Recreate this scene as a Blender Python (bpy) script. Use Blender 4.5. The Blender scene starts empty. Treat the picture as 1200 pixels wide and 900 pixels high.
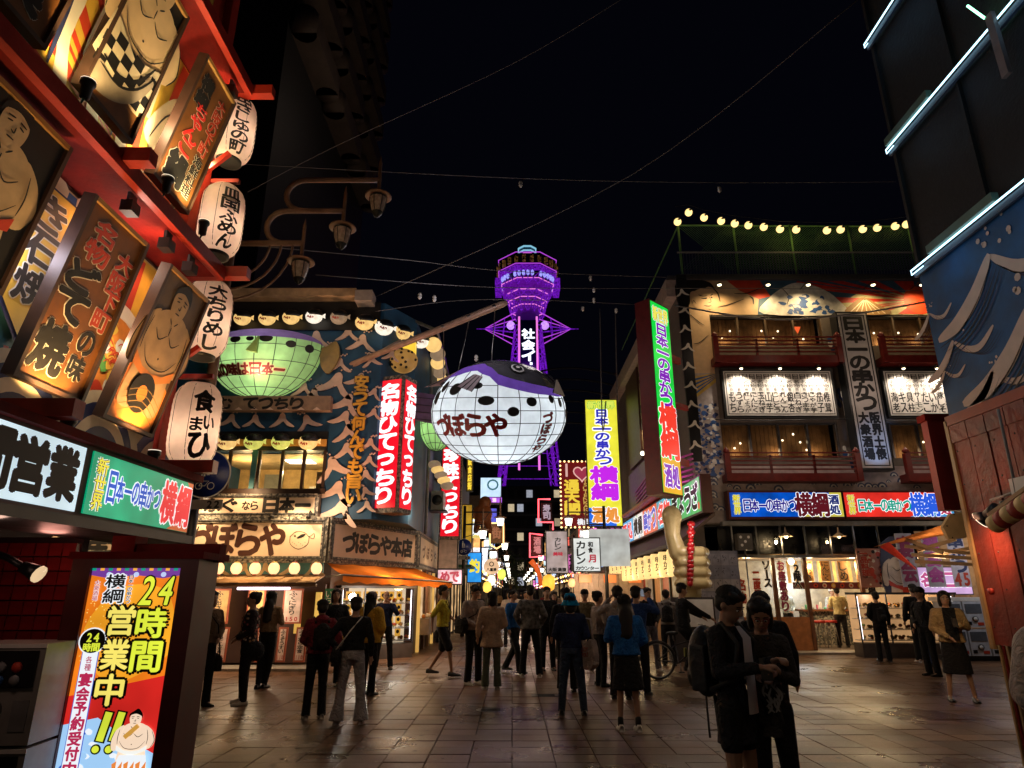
import bpy, bmesh, math, random
from mathutils import Vector, Matrix, Euler
from mathutils.geometry import tessellate_polygon
R = math.radians
PI = math.pi
rnd = random.Random(7)
sc = bpy.context.scene
col = sc.collection

# ------------------------------------------------------------------ camera, night sky, exposure
cam = bpy.data.cameras.new('camera')
camo = bpy.data.objects.new('camera', cam)
col.objects.link(camo)
camo.location = (0, 0, 1.6)
PITCH = math.atan(245 / 765)
camo.rotation_euler = (PI / 2 + PITCH, 0, 0)
cam.sensor_width = 36
cam.lens = 36 * 765 / 1200
cam.clip_start = 0.05
cam.clip_end = 3000
sc.camera = camo
world = bpy.data.worlds.new('World')
sc.world = world
world.use_nodes = True
wn = world.node_tree
bg = wn.nodes['Background']
bg.inputs[0].default_value = (0.0009, 0.0010, 0.0024, 1)
bg.inputs[1].default_value = 1.0
sc.view_settings.view_transform = 'Standard'
sc.view_settings.look = 'None'
sc.view_settings.exposure = 0
sc.view_settings.gamma = 1
sc.render.resolution_x = 1024
sc.render.resolution_y = 768
cy = sc.cycles
cy.max_bounces = 6
cy.diffuse_bounces = 2
cy.glossy_bounces = 2
cy.transmission_bounces = 4
cy.transparent_max_bounces = 8
cy.sample_clamp_indirect = 2.0
cy.sample_clamp_direct = 0
cy.caustics_reflective = False
cy.caustics_refractive = False
cy.use_denoising = True


# ------------------------------------------------------------------ helpers
def ray(px, py):
    """direction of the sight line through a point of the 1200x900 photograph"""
    c, s = math.cos(PITCH), math.sin(PITCH)
    u, w = (px - 600) / 765, (450 - py) / 765
    return u, c - w * s, s + w * c


def atY(px, py, Y):
    r = ray(px, py)
    return Vector((r[0] * Y / r[1], Y, 1.6 + r[2] * Y / r[1]))


def atX(px, py, X):
    r = ray(px, py)
    return Vector((X, r[1] * X / r[0], 1.6 + r[2] * X / r[0]))


def ground(px, py):
    r = ray(px, py)
    t = -1.6 / r[2]
    return Vector((r[0] * t, r[1] * t, 0))


def tag(o, label=None, cat=None, group=None, kind=None):
    if label: o['label'] = label
    if cat: o['category'] = cat
    if group: o['group'] = group
    if kind: o['kind'] = kind
    return o


def thing(name, label, cat, loc=(0, 0, 0), rz=0, group=None, rx=0):
    o = bpy.data.objects.new(name, None)
    col.objects.link(o)
    o.location = loc
    o.rotation_euler = (rx, 0, rz)
    o.empty_display_size = .1
    return tag(o, label, cat, group)


def link(name, me, parent=None, loc=None, rot=None, scale=None):
    o = bpy.data.objects.new(name, me)
    col.objects.link(o)
    if parent is not None: o.parent = parent
    if loc is not None: o.location = loc
    if rot is not None: o.rotation_euler = rot
    if scale is not None: o.scale = scale
    return o


def kids(o):
    return [c for c in bpy.data.objects if c.parent == o]


def copy_tree(o, parent=None, loc=None, rz=None, label=None, ch=None):
    c = o.copy()
    col.objects.link(c)
    c.parent = parent
    if loc is not None: c.location = loc
    if rz is not None: c.rotation_euler.z = rz
    if label: c['label'] = label
    for k in (o.children if ch is None else ch):
        copy_tree(k, c)
    return c


def sp(pts, closed=True, k=4):
    """smooth curve through points"""
    n = len(pts)
    out = []
    for i in range(n if closed else n - 1):
        p = [pts[(i + j) % n] if closed else pts[min(max(i + j, 0), n - 1)] for j in (-1, 0, 1, 2)]
        for s in range(k):
            t = s / k
            out.append(tuple(.5 * (2 * p[1][a] + (p[2][a] - p[0][a]) * t + (2 * p[0][a] - 5 * p[1][a] + 4 * p[2][a] - p[3][a]) * t * t
                                   + (3 * p[1][a] - p[0][a] - 3 * p[2][a] + p[3][a]) * t ** 3) for a in range(len(p[0]))))
    if not closed: out.append(tuple(pts[-1]))
    return out


class MB:
    def __init__(s):
        s.v, s.f, s.mi, s.mats, s.sm = [], [], [], [], []

    def m(s, mat):
        if mat not in s.mats: s.mats.append(mat)
        return s.mats.index(mat)

    def add(s, vs, fs, mat, smooth=False):
        b = len(s.v)
        s.v += [tuple(q) for q in vs]
        k = s.m(mat)
        for f in fs:
            s.f.append([i + b for i in f]); s.mi.append(k); s.sm.append(smooth)

    def box(s, x0, x1, y0, y1, z0, z1, mat):
        s.add([(x, y, z) for z in (z0, z1) for y in (y0, y1) for x in (x0, x1)],
              [(0, 2, 3, 1), (4, 5, 7, 6), (0, 1, 5, 4), (2, 6, 7, 3), (0, 4, 6, 2), (1, 3, 7, 5)], mat)
        return s

    def bar(s, p, q, w, h, mat):
        p, q = Vector(p), Vector(q)
        d = (q - p).normalized()
        a = d.cross(Vector((0, 0, 1)))
        if a.length < 1e-3: a = Vector((1, 0, 0))
        a.normalize()
        b = a.cross(d)
        vs = [c + a * i * w / 2 + b * j * h / 2 for c in (p, q) for i, j in ((-1, -1), (1, -1), (1, 1), (-1, 1))]
        s.add(vs, [(3, 2, 1, 0), (4, 5, 6, 7), (0, 1, 5, 4), (1, 2, 6, 5), (2, 3, 7, 6), (3, 0, 4, 7)], mat)
        return s

    def tube(s, pts, r, mat, n=8, cap=True):
        pts = [Vector(q) for q in pts]
        rs = r if isinstance(r, (list, tuple)) else [r] * len(pts)
        vs, fs, pa = [], [], None
        for i, p in enumerate(pts):
            d = (pts[min(i + 1, len(pts) - 1)] - pts[max(i - 1, 0)]).normalized()
            if pa is None:
                pa = d.cross(Vector((0, 0, 1)))
                if pa.length < 1e-3: pa = Vector((1, 0, 0))
            pa = (pa - d * pa.dot(d)).normalized()
            b = d.cross(pa)
            vs += [p + (pa * math.cos(2 * PI * k / n) + b * math.sin(2 * PI * k / n)) * rs[i] for k in range(n)]
        for i in range(len(pts) - 1):
            for k in range(n):
                a, c = i * n + k, i * n + (k + 1) % n
                fs.append((a, c, c + n, a + n))
        if cap: fs += [tuple(range(n - 1, -1, -1)), tuple(range(len(pts) * n - n, len(pts) * n))]
        s.add(vs, fs, mat, True)
        return s

    def lathe(s, prof, mat, c=(0, 0, 0), n=16, sx=1, sy=1):
        vs, fs = [], []
        for r, z in prof:
            vs += [(c[0] + r * sx * math.cos(2 * PI * k / n), c[1] + r * sy * math.sin(2 * PI * k / n), c[2] + z) for k in range(n)]
        for i in range(len(prof) - 1):
            for k in range(n):
                a, b = i * n + k, i * n + (k + 1) % n
                fs.append((a, b, b + n, a + n))
        s.add(vs, fs, mat, True)
        return s

    def ell(s, c, rx, ry, rz, mat, n=12, m=8):
        s.lathe([(max(math.cos(t), 1e-3), math.sin(t)) for t in [-PI / 2 + PI * i / m for i in range(m + 1)]], mat, (0, 0, 0), n)
        k = n * (m + 1)
        for i in range(len(s.v) - k, len(s.v)):
            x, y, z = s.v[i]
            s.v[i] = (c[0] + x * rx, c[1] + y * ry, c[2] + z * rz)
        return s

    def poly(s, pts, y, mat, thick=0, ax='xz'):
        """flat outline (x,z) at depth y; thick>0 makes a solid slab behind it"""
        tri = tessellate_polygon([[Vector((p[0], p[1], 0)) for p in pts]])
        f3 = lambda p, d: (p[0], d, p[1]) if ax == 'xz' else ((p[0], p[1], d) if ax == 'xy' else (d, p[0], p[1]))
        n = len(pts)
        vs = [f3(p, y) for p in pts]
        fs = [tuple(t) for t in tri]
        if thick:
            vs += [f3(p, y + thick) for p in pts]
            fs += [(t[2] + n, t[1] + n, t[0] + n) for t in tri] + [(i, (i + 1) % n, (i + 1) % n + n, i + n) for i in range(n)]
        s.add(vs, fs, mat)
        return s

    def stroke(s, pts, y, w, mat, taper=True, k=4):
        q = sp(pts, False, k) if k > 1 else pts
        L, n = [], len(q)
        vs = []
        for i, p in enumerate(q):
            a, b = q[max(i - 1, 0)], q[min(i + 1, n - 1)]
            dx, dz = b[0] - a[0], b[1] - a[1]
            l = math.hypot(dx, dz) or 1
            ww = w / 2 * (1 if not taper else max(.12, math.sin(PI * (i + .6) / (n + .2)) ** .6))
            vs += [(p[0] - dz / l * ww, y, p[1] + dx / l * ww), (p[0] + dz / l * ww, y, p[1] - dx / l * ww)]
        s.add(vs, [(2 * i, 2 * i + 1, 2 * i + 3, 2 * i + 2) for i in range(n - 1)], mat)
        return s

    def disc(s, x, z, r, y, mat, rz=None, n=16):
        rz = rz or r
        s.add([(x + r * math.cos(2 * PI * i / n), y, z + rz * math.sin(2 * PI * i / n)) for i in range(n)], [tuple(range(n))], mat)
        return s

    def mesh(s, name):
        me = bpy.data.meshes.new(name)
        me.from_pydata(s.v, [], s.f)
        for q in s.mats: me.materials.append(q)
        me.polygons.foreach_set('material_index', s.mi)
        me.polygons.foreach_set('use_smooth', s.sm)
        me.update()
        return me

    def build(s, name, parent=None, loc=None, rot=None, **k):
        return link(name, s.mesh(name), parent, loc, rot, **k)


def box(name, parent, x0, x1, y0, y1, z0, z1, mat):
    return MB().box(x0, x1, y0, y1, z0, z1, mat).build(name, parent)


# ---- writing: glyph outlines of the built-in font, as thin printed layers
_gl = {}
_cu = bpy.data.curves.new('glyph', 'FONT')
_cu.resolution_u = 3
_go = bpy.data.objects.new('glyph', _cu)


def glyph(ch):
    if ch not in _gl:
        _cu.body = ch
        me = _go.to_mesh()
        v = [(q.co.x, q.co.y) for q in me.vertices]
        f = [tuple(p.vertices) for p in me.polygons]
        _go.to_mesh_clear()
        if v:
            xs, zs = [a for a, _ in v], [b for _, b in v]
            bb = (min(xs), max(xs), min(zs), max(zs))
        else:
            bb = (0, .5, 0, .5)
        _gl[ch] = (v, f, bb)
    return _gl[ch]


def write(mb, s, x0, x1, z0, z1, y, layers, vert=False, fit=.9, shear=0, q=1, place=None):
    """fit string s into the rectangle; layers = [(material, growth)] from back to front; growth is a share of the letter size"""
    n = len(s)
    for i, ch in enumerate(s):
        if ch == ' ': continue
        v, f, bb = glyph(ch)
        if not v: continue
        if vert:
            h = (z1 - z0) / n
            cx, cz, cw, chh = (x0 + x1) / 2, z1 - h * (i + .5), (x1 - x0), h
        else:
            w = (x1 - x0) / n
            cx, cz, cw, chh = x0 + w * (i + .5), (z0 + z1) / 2, w, (z1 - z0)
        gw, gh = bb[1] - bb[0], bb[3] - bb[2]
        rot = vert and ch in 'ー'
        if rot: gw, gh = gh, gw
        small = ch in 'っゃゅょッャュョ゛'
        ew, eh = max(gw, .62 if gh > .5 else gw), max(gh, .62 if gw > .5 else gh)
        if small: ew = eh = .8
        sx, sz = cw * fit / ew, chh * fit / eh
        sx = min(sx, sz * 1.7); sz = min(sz, sx * 1.9)
        mx, mz = (bb[0] + bb[1]) / 2, (bb[2] + bb[3]) / 2
        for li, (mat, g) in enumerate(layers):
            g = g + .014 if q else g
            sz_ = min(cw, chh)
            if g <= 0: offs = [(0, 0)]
            elif g < .03: offs = [(-1, 0), (1, 0), (0, -1), (0, 1)]
            else: offs = [(math.cos(PI * a / 4), math.sin(PI * a / 4)) for a in range(8)]
            if q == 0 and g > 0: offs = [(-.8, -.7), (.8, .7), (.8, -.7), (-.8, .7)]
            for oi, (ox, oz) in enumerate(offs):
                yy = y - li * .003 - oi * .00015
                vs = []
                for a, b in v:
                    a, b = a - mx, b - mz
                    if rot: a, b = b, -a
                    X, Z = cx + a * sx + b * sz * shear + ox * g * sz_, cz + b * sz + oz * g * sz_
                    vs.append((X, yy, Z) if place is None else place(X, Z, (y - yy)))
                mb.add(vs, f, mat)
    return mb


# ------------------------------------------------------------------ materials
_m = {}


def M(c, rough=.6, metal=0, noise=.25, scale=6, bump=0, spec=.5, name=None):
    key = (tuple(c), rough, metal, noise, scale, bump, spec)
    if key in _m: return _m[key]
    m = bpy.data.materials.new(name or 'paint')
    m.use_nodes = True
    nt = m.node_tree
    b = nt.nodes['Principled BSDF']
    b.inputs['Base Color'].default_value = (*c, 1)
    b.inputs['Roughness'].default_value = rough
    b.inputs['Metallic'].default_value = metal
    b.inputs['Specular IOR Level'].default_value = spec
    if noise or bump:
        tc = nt.nodes.new('ShaderNodeTexCoord')
        no = nt.nodes.new('ShaderNodeTexNoise')
        no.inputs['Scale'].default_value = scale
        no.inputs['Detail'].default_value = 6
        nt.links.new(tc.outputs['Object'], no.inputs['Vector'])
        if noise:
            rp = nt.nodes.new('ShaderNodeMapRange')
            rp.inputs[1].default_value, rp.inputs[2].default_value = .3, .7
            rp.inputs[3].default_value, rp.inputs[4].default_value = 1 - noise, 1 + noise * .6
            nt.links.new(no.outputs['Fac'], rp.inputs[0])
            mx = nt.nodes.new('ShaderNodeVectorMath'); mx.operation = 'SCALE'
            mx.inputs[0].default_value = c
            nt.links.new(rp.outputs[0], mx.inputs['Scale'])
            nt.links.new(mx.outputs[0], b.inputs['Base Color'])
            rr = nt.nodes.new('ShaderNodeMapRange')
            rr.inputs[3].default_value, rr.inputs[4].default_value = max(.05, rough - .12), min(1, rough + .12)
            nt.links.new(no.outputs['Fac'], rr.inputs[0])
            nt.links.new(rr.outputs[0], b.inputs['Roughness'])
        if bump:
            bp = nt.nodes.new('ShaderNodeBump')
            bp.inputs['Strength'].default_value = bump
            bp.inputs['Distance'].default_value = .02
            n2 = nt.nodes.new('ShaderNodeTexNoise')
            n2.inputs['Scale'].default_value = scale * (5 if name != 'cloth' else 1.6)
            if name == 'cloth': bp.inputs['Distance'].default_value = .05; n2.inputs['Distortion'].default_value = 1.2
            nt.links.new(tc.outputs['Object'], n2.inputs['Vector'])
            nt.links.new(n2.outputs['Fac'], bp.inputs['Height'])
            nt.links.new(bp.outputs[0], b.inputs['Normal'])
    _m[key] = m
    return m


def G(c, s=1.0, noise=.12, gloss=True):
    """something that gives off light: a backlit sheet, a tube, a bulb"""
    key = ('g', tuple(c), s, noise)
    if key in _m: return _m[key]
    m = bpy.data.materials.new('lit')
    m.use_nodes = True
    nt = m.node_tree
    b = nt.nodes['Principled BSDF']
    b.inputs['Base Color'].default_value = tuple(min(1, .35 * q) for q in c) + (1,)
    b.inputs['Roughness'].default_value = .35
    b.inputs['Emission Color'].default_value = (*c, 1)
    b.inputs['Emission Strength'].default_value = s
    if noise:
        tc = nt.nodes.new('ShaderNodeTexCoord')
        no = nt.nodes.new('ShaderNodeTexNoise')
        no.inputs['Scale'].default_value = 2.2
        no.inputs['Detail'].default_value = 2
        rp = nt.nodes.new('ShaderNodeMapRange')
        rp.inputs[1].default_value, rp.inputs[2].default_value = .3, .7
        rp.inputs[3].default_value, rp.inputs[4].default_value = s * (1 - noise * 1.6), s * (1 + noise)
        nt.links.new(tc.outputs['Object'], no.inputs['Vector'])
        nt.links.new(no.outputs['Fac'], rp.inputs[0])
        nt.links.new(rp.outputs[0], b.inputs['Emission Strength'])
    _m[key] = m
    return m


def paper(c, t=.75, grain=30):
    """thin lantern skin: light from the lamp inside comes through"""
    key = ('p', tuple(c), t)
    if key in _m: return _m[key]
    m = bpy.data.materials.new('lantern_skin')
    m.use_nodes = True
    nt = m.node_tree
    nt.nodes.clear()
    out = nt.nodes.new('ShaderNodeOutputMaterial')
    d, tr, mx = nt.nodes.new('ShaderNodeBsdfDiffuse'), nt.nodes.new('ShaderNodeBsdfTranslucent'), nt.nodes.new('ShaderNodeMixShader')
    tc, no, sc_ = nt.nodes.new('ShaderNodeTexCoord'), nt.nodes.new('ShaderNodeTexNoise'), nt.nodes.new('ShaderNodeVectorMath')
    rp = nt.nodes.new('ShaderNodeMapRange')
    no.inputs['Scale'].default_value = 5
    no.inputs['Detail'].default_value = 8
    rp.inputs[3].default_value, rp.inputs[4].default_value = .7, 1.2
    sc_.operation = 'SCALE'
    sc_.inputs[0].default_value = c
    nt.links.new(tc.outputs['Object'], no.inputs['Vector'])
    nt.links.new(no.outputs['Fac'], rp.inputs[0])
    nt.links.new(rp.outputs[0], sc_.inputs['Scale'])
    for n_ in (d, tr): nt.links.new(sc_.outputs[0], n_.inputs['Color'])
    mx.inputs[0].default_value = t
    nt.links.new(d.outputs[0], mx.inputs[1]); nt.links.new(tr.outputs[0], mx.inputs[2])
    nt.links.new(mx.outputs[0], out.inputs[0])
    _m[key] = m
    return m


def glass(name='window_glass', tint=(.9, .9, .9), refl=.9):
    key = ('gl', tint, refl)
    if key in _m: return _m[key]
    m = bpy.data.materials.new(name)
    m.use_nodes = True
    nt = m.node_tree
    nt.nodes.clear()
    out = nt.nodes.new('ShaderNodeOutputMaterial')
    g, tr, mx, fr = nt.nodes.new('ShaderNodeBsdfGlossy'), nt.nodes.new('ShaderNodeBsdfTransparent'), nt.nodes.new('ShaderNodeMixShader'), nt.nodes.new('ShaderNodeFresnel')
    g.inputs['Roughness'].default_value = .04
    g.inputs['Color'].default_value = (refl, refl, refl, 1)
    tr.inputs['Color'].default_value = (*tint, 1)
    fr.inputs[0].default_value = 1.5
    nt.links.new(fr.outputs[0], mx.inputs[0]); nt.links.new(tr.outputs[0], mx.inputs[1]); nt.links.new(g.outputs[0], mx.inputs[2])
    nt.links.new(mx.outputs[0], out.inputs[0])
    _m[key] = m
    return m


BLK = M((.012, .012, .013), .45, name='black_paint')
INK = M((.008, .007, .007), .6, noise=0, name='ink')
DRED = M((.15, .008, .006), .8, noise=.3, bump=.2, spec=.15, name='dark_red_wood')
RED = M((.36, .022, .01), .45, noise=.25, bump=.15, name='red_lacquer')
CREAM = M((.75, .62, .42), .6, noise=.15, name='cream_print')
WHITE = M((.78, .76, .72), .55, noise=.12, name='white_paint')
STEEL = M((.35, .35, .36), .35, 1, name='steel')
GREY = M((.22, .22, .22), .6, name='grey_paint')
DGREY = M((.05, .05, .055), .6, name='dark_grey')
BROWN = M((.14, .07, .03), .6, noise=.4, bump=.3, name='brown_wood')
WOOD = M((.5, .32, .17), .55, noise=.35, scale=4, bump=.2, name='pale_wood')
GOLD = M((.6, .38, .08), .4, .3, name='gold_paint')
SKINC = M((.45, .25, .16), .5, noise=.1, name='skin')
BRONZE = M((.2, .12, .08), .45, .5, name='bronze_paint')


def lamp(kind, loc, power, c=(1, .8, .55), r=.04, tgt=None, ang=70, blend=.5, parent=None):
    l = bpy.data.lights.new('lamp_or_fill_light', kind)
    l.energy = power * (1 if parent is not None else {'SPOT': 3.2, 'POINT': 2.4}[kind])
    l.color = c
    l.shadow_soft_size = r
    o = bpy.data.objects.new('lamp_or_fill_light', l)
    col.objects.link(o)
    o.location = loc
    if kind == 'SPOT':
        l.spot_size = R(ang); l.spot_blend = blend
        o.rotation_euler = (Vector(tgt) - Vector(loc)).to_track_quat('-Z', 'Y').to_euler()
    if parent is not None: o.parent = parent
    return o

# ------------------------------------------------------------------ ground
def paving_mat(name, c, rough=.42):
    m = bpy.data.materials.new(name)
    m.use_nodes = True
    nt = m.node_tree
    b = nt.nodes['Principled BSDF']
    b.inputs['Specular IOR Level'].default_value = .32
    tc = nt.nodes.new('ShaderNodeTexCoord')
    gm = nt.nodes.new('ShaderNodeNewGeometry')
    n1 = nt.nodes.new('ShaderNodeTexNoise'); n1.inputs['Scale'].default_value = .55; n1.inputs['Detail'].default_value = 5
    n2 = nt.nodes.new('ShaderNodeTexNoise'); n2.inputs['Scale'].default_value = 46; n2.inputs['Detail'].default_value = 4
    for n_ in (n1, n2): nt.links.new(gm.outputs['Position'], n_.inputs['Vector'])
    oi = nt.nodes.new('ShaderNodeObjectInfo')
    a = nt.nodes.new('ShaderNodeMapRange'); a.inputs[1].default_value = .3; a.inputs[2].default_value = .7; a.inputs[3].default_value = .6; a.inputs[4].default_value = 1.35
    b2 = nt.nodes.new('ShaderNodeMapRange'); b2.inputs[1].default_value = .3; b2.inputs[2].default_value = .7; b2.inputs[3].default_value = .7; b2.inputs[4].default_value = 1.3
    c2 = nt.nodes.new('ShaderNodeMapRange'); c2.inputs[3].default_value = .6; c2.inputs[4].default_value = 1.3
    nt.links.new(n1.outputs['Fac'], a.inputs[0]); nt.links.new(n2.outputs['Fac'], b2.inputs[0]); nt.links.new(oi.outputs['Random'], c2.inputs[0])
    m1 = nt.nodes.new('ShaderNodeMath'); m1.operation = 'MULTIPLY'
    m2 = nt.nodes.new('ShaderNodeMath'); m2.operation = 'MULTIPLY'
    nt.links.new(a.outputs[0], m1.inputs[0]); nt.links.new(b2.outputs[0], m1.inputs[1]); nt.links.new(m1.outputs[0], m2.inputs[0]); nt.links.new(c2.outputs[0], m2.inputs[1])
    s = nt.nodes.new('ShaderNodeVectorMath'); s.operation = 'SCALE'; s.inputs[0].default_value = c
    nt.links.new(m2.outputs[0], s.inputs['Scale']); nt.links.new(s.outputs[0], b.inputs['Base Color'])
    r_ = nt.nodes.new('ShaderNodeMapRange'); r_.inputs[1].default_value = .35; r_.inputs[2].default_value = .65; r_.inputs[3].default_value = rough - .12; r_.inputs[4].default_value = rough + .2
    nt.links.new(n1.outputs['Fac'], r_.inputs[0]); nt.links.new(r_.outputs[0], b.inputs['Roughness'])
    bp = nt.nodes.new('ShaderNodeBump'); bp.inputs['Strength'].default_value = .5; bp.inputs['Distance'].default_value = .006
    n3 = nt.nodes.new('ShaderNodeTexNoise'); n3.inputs['Scale'].default_value = 120; n3.inputs['Detail'].default_value = 3
    nt.links.new(gm.outputs['Position'], n3.inputs['Vector']); nt.links.new(n3.outputs['Fac'], bp.inputs['Height']); nt.links.new(bp.outputs[0], b.inputs['Normal'])
    return m


PAVE = paving_mat('stone_paving', (.105, .056, .03), .32)
JOINT = M((.022, .015, .01), .8, name='joint_mortar')
gr = MB().add([(-600, -200, -.02), (600, -200, -.02), (600, 1500, -.02), (-600, 1500, -.02)], [(0, 1, 2, 3)], JOINT) or MB()
gmb = MB(); gmb.add([(-600, -200, -.02), (600, -200, -.02), (600, 1500, -.02), (-600, 1500, -.02)], [(0, 1, 2, 3)], JOINT)
GROUND = tag(gmb.build('ground'), 'dark joint bed under the stone paving of the plaza', kind='structure')
TW = .43
TD = .33


def paver_mesh(w, d, x=0, y=0):
    mb = MB()
    g, e = .003, .008
    x0, x1, y0, y1 = x - w / 2 + g, x + w / 2 - g, y - d / 2 + g, y + d / 2 - g
    vs = [(x0, y0, -.02), (x1, y0, -.02), (x1, y1, -.02), (x0, y1, -.02), (x0 + e * .4, y0 + e * .4, 0), (x1 - e * .4, y0 + e * .4, 0), (x1 - e * .4, y1 - e * .4, 0), (x0 + e * .4, y1 - e * .4, 0)]
    mb.add(vs, [(4, 5, 6, 7), (0, 1, 5, 4), (1, 2, 6, 5), (2, 3, 7, 6), (3, 0, 4, 7)], PAVE)
    return mb


pm = [paver_mesh(TW, TD).mesh('paver'), paver_mesh(TW * 2, TD).mesh('paver')]
rest = MB()
cnt = 0
rows = []
y = 6.0
while y < 46:
    rows.append(y); y += TD
for ri, y in enumerate(rows):
    half = max(5.0, y * .86)
    if y > 20: half = 9 if y < 26 else 7
    x = -math.ceil(half / TW) * TW + (TW / 2 if ri % 2 else 0) * 0
    while x < half + TW:
        wide = rnd.random() < .04
        w = TW * (2 if wide else 1)
        vis = y > 6.75 and abs(x + w / 2) < y * .80
        dz = rnd.uniform(-.0035, .0025)
        if vis and cnt < 300:
            o = link('paver', pm[1 if wide else 0], GROUND, (x + w / 2, y + TD / 2, dz + 0), (rnd.uniform(-.004, .004), rnd.uniform(-.004, .004), 0))
            cnt += 1
        else:
            q = paver_mesh(w, TD, x + w / 2, y + TD / 2)
            rest.add([(a, b, c + dz) for a, b, c in q.v], q.f, PAVE)
        x += w
rest.mi = [0] * len(rest.f); rest.mats = [PAVE]
tag(rest.build('pavers', GROUND), kind='stuff')
far = MB()
for (x0, x1, y0, y1) in ((-600, 600, -200, 6.0), (-600, 600, 46.2, 1500), (-600, -41, 6, 46.2), (41, 600, 6, 46.2), (-41, -9.2, 20, 46.2), (9.2, 41, 20, 46.2)):
    far.add([(x0, y0, -.001), (x1, y0, -.001), (x1, y1, -.001), (x0, y1, -.001)], [(0, 1, 2, 3)], M((.05, .048, .045), .7, name='asphalt'))
tag(far.build('road'), 'dark asphalt of the surrounding roads', kind='structure')
gum = MB()
for k in range(420):
    x_, y_ = rnd.uniform(-6, 9), 6.8 + 14 * rnd.random() ** 1.5
    r_ = rnd.uniform(.012, .035)
    gum.add([(x_ + r_ * math.cos(a) * rnd.uniform(.7, 1.2), y_ + r_ * math.sin(a) * rnd.uniform(.7, 1.2), .0035) for a in [2 * PI * i / 7 for i in range(7)]], [tuple(range(7))], [M((.04, .03, .025), .5), M((.03, .025, .02), .7), M((.22, .19, .16), .7)][k % 3 if k % 5 else 2])
tag(gum.build('paving_spots', GROUND), kind='stuff')
# cast covers set in the paving
for (px, py, w, d, lb) in ((575, 832, .42, .42, 'round dark manhole cover in paving beside beige trench coat'), (640, 815, .42, .3, 'dark rectangular drain cover in paving near blue bucket hat')):
    p = ground(px, py)
    t = thing('drain_cover', lb, 'drain cover', p)
    mb = MB()
    if w == d: mb.lathe([(0.001, .004), (.2, .004), (.21, .001), (.21, -.01)], BLK, n=24)
    else: mb.box(-.24, .24, -.13, .13, -.01, .004, BLK)
    mb.build('cover_plate', t)
    mb = MB()
    for k in range(6): mb.box(-.14, .14, -.1 + k * .036, -.09 + k * .036, .004, .008, DGREY)
    mb.build('grip_rib', t)
# kerb ledge in front of the left restaurant and the right shop, grey slabs
stp = thing('shop_step', 'pale stone step along the blowfish restaurant front', 'step', (-6.1, 15.4, 0))
SLAB = M((.3, .27, .23), .6, noise=.3, bump=.3, name='slab')
for k in range(8):
    box('slab', stp, -2.0 + k * .5, -1.506 + k * .5, -.2, .6, 0, .05 + rnd.uniform(0, .003), SLAB)
stp = thing('shop_step', 'pale stone step along the skewer restaurant doors', 'step', (9.5, 19.3, 0))
for k in range(12):
    box('slab', stp, -3.6 + k * .6, -3.006 + k * .6, -.2, .6, 0, .06 + rnd.uniform(0, .003), SLAB)


# ------------------------------------------------------------------ drawn figures for posters and murals
FLESH = M((.72, .5, .28), .6, noise=.1, name='printed_flesh')
NAVY = M((.02, .03, .11), .6, name='navy_print')
BLUEP = M((.03, .12, .34), .55, name='blue_print')
TEAL = M((.06, .22, .25), .6, name='teal_print')
YEL = M((.72, .46, .06), .55, noise=.15, name='yellow_print')
REDP = M((.55, .05, .02), .5, noise=.15, name='red_print')
ORG = M((.75, .25, .04), .5, name='orange_print')
PWHITE = M((.75, .7, .6), .55, noise=.1, name='white_print')
PURP = M((.14, .06, .3), .5, name='purple_print')


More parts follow.
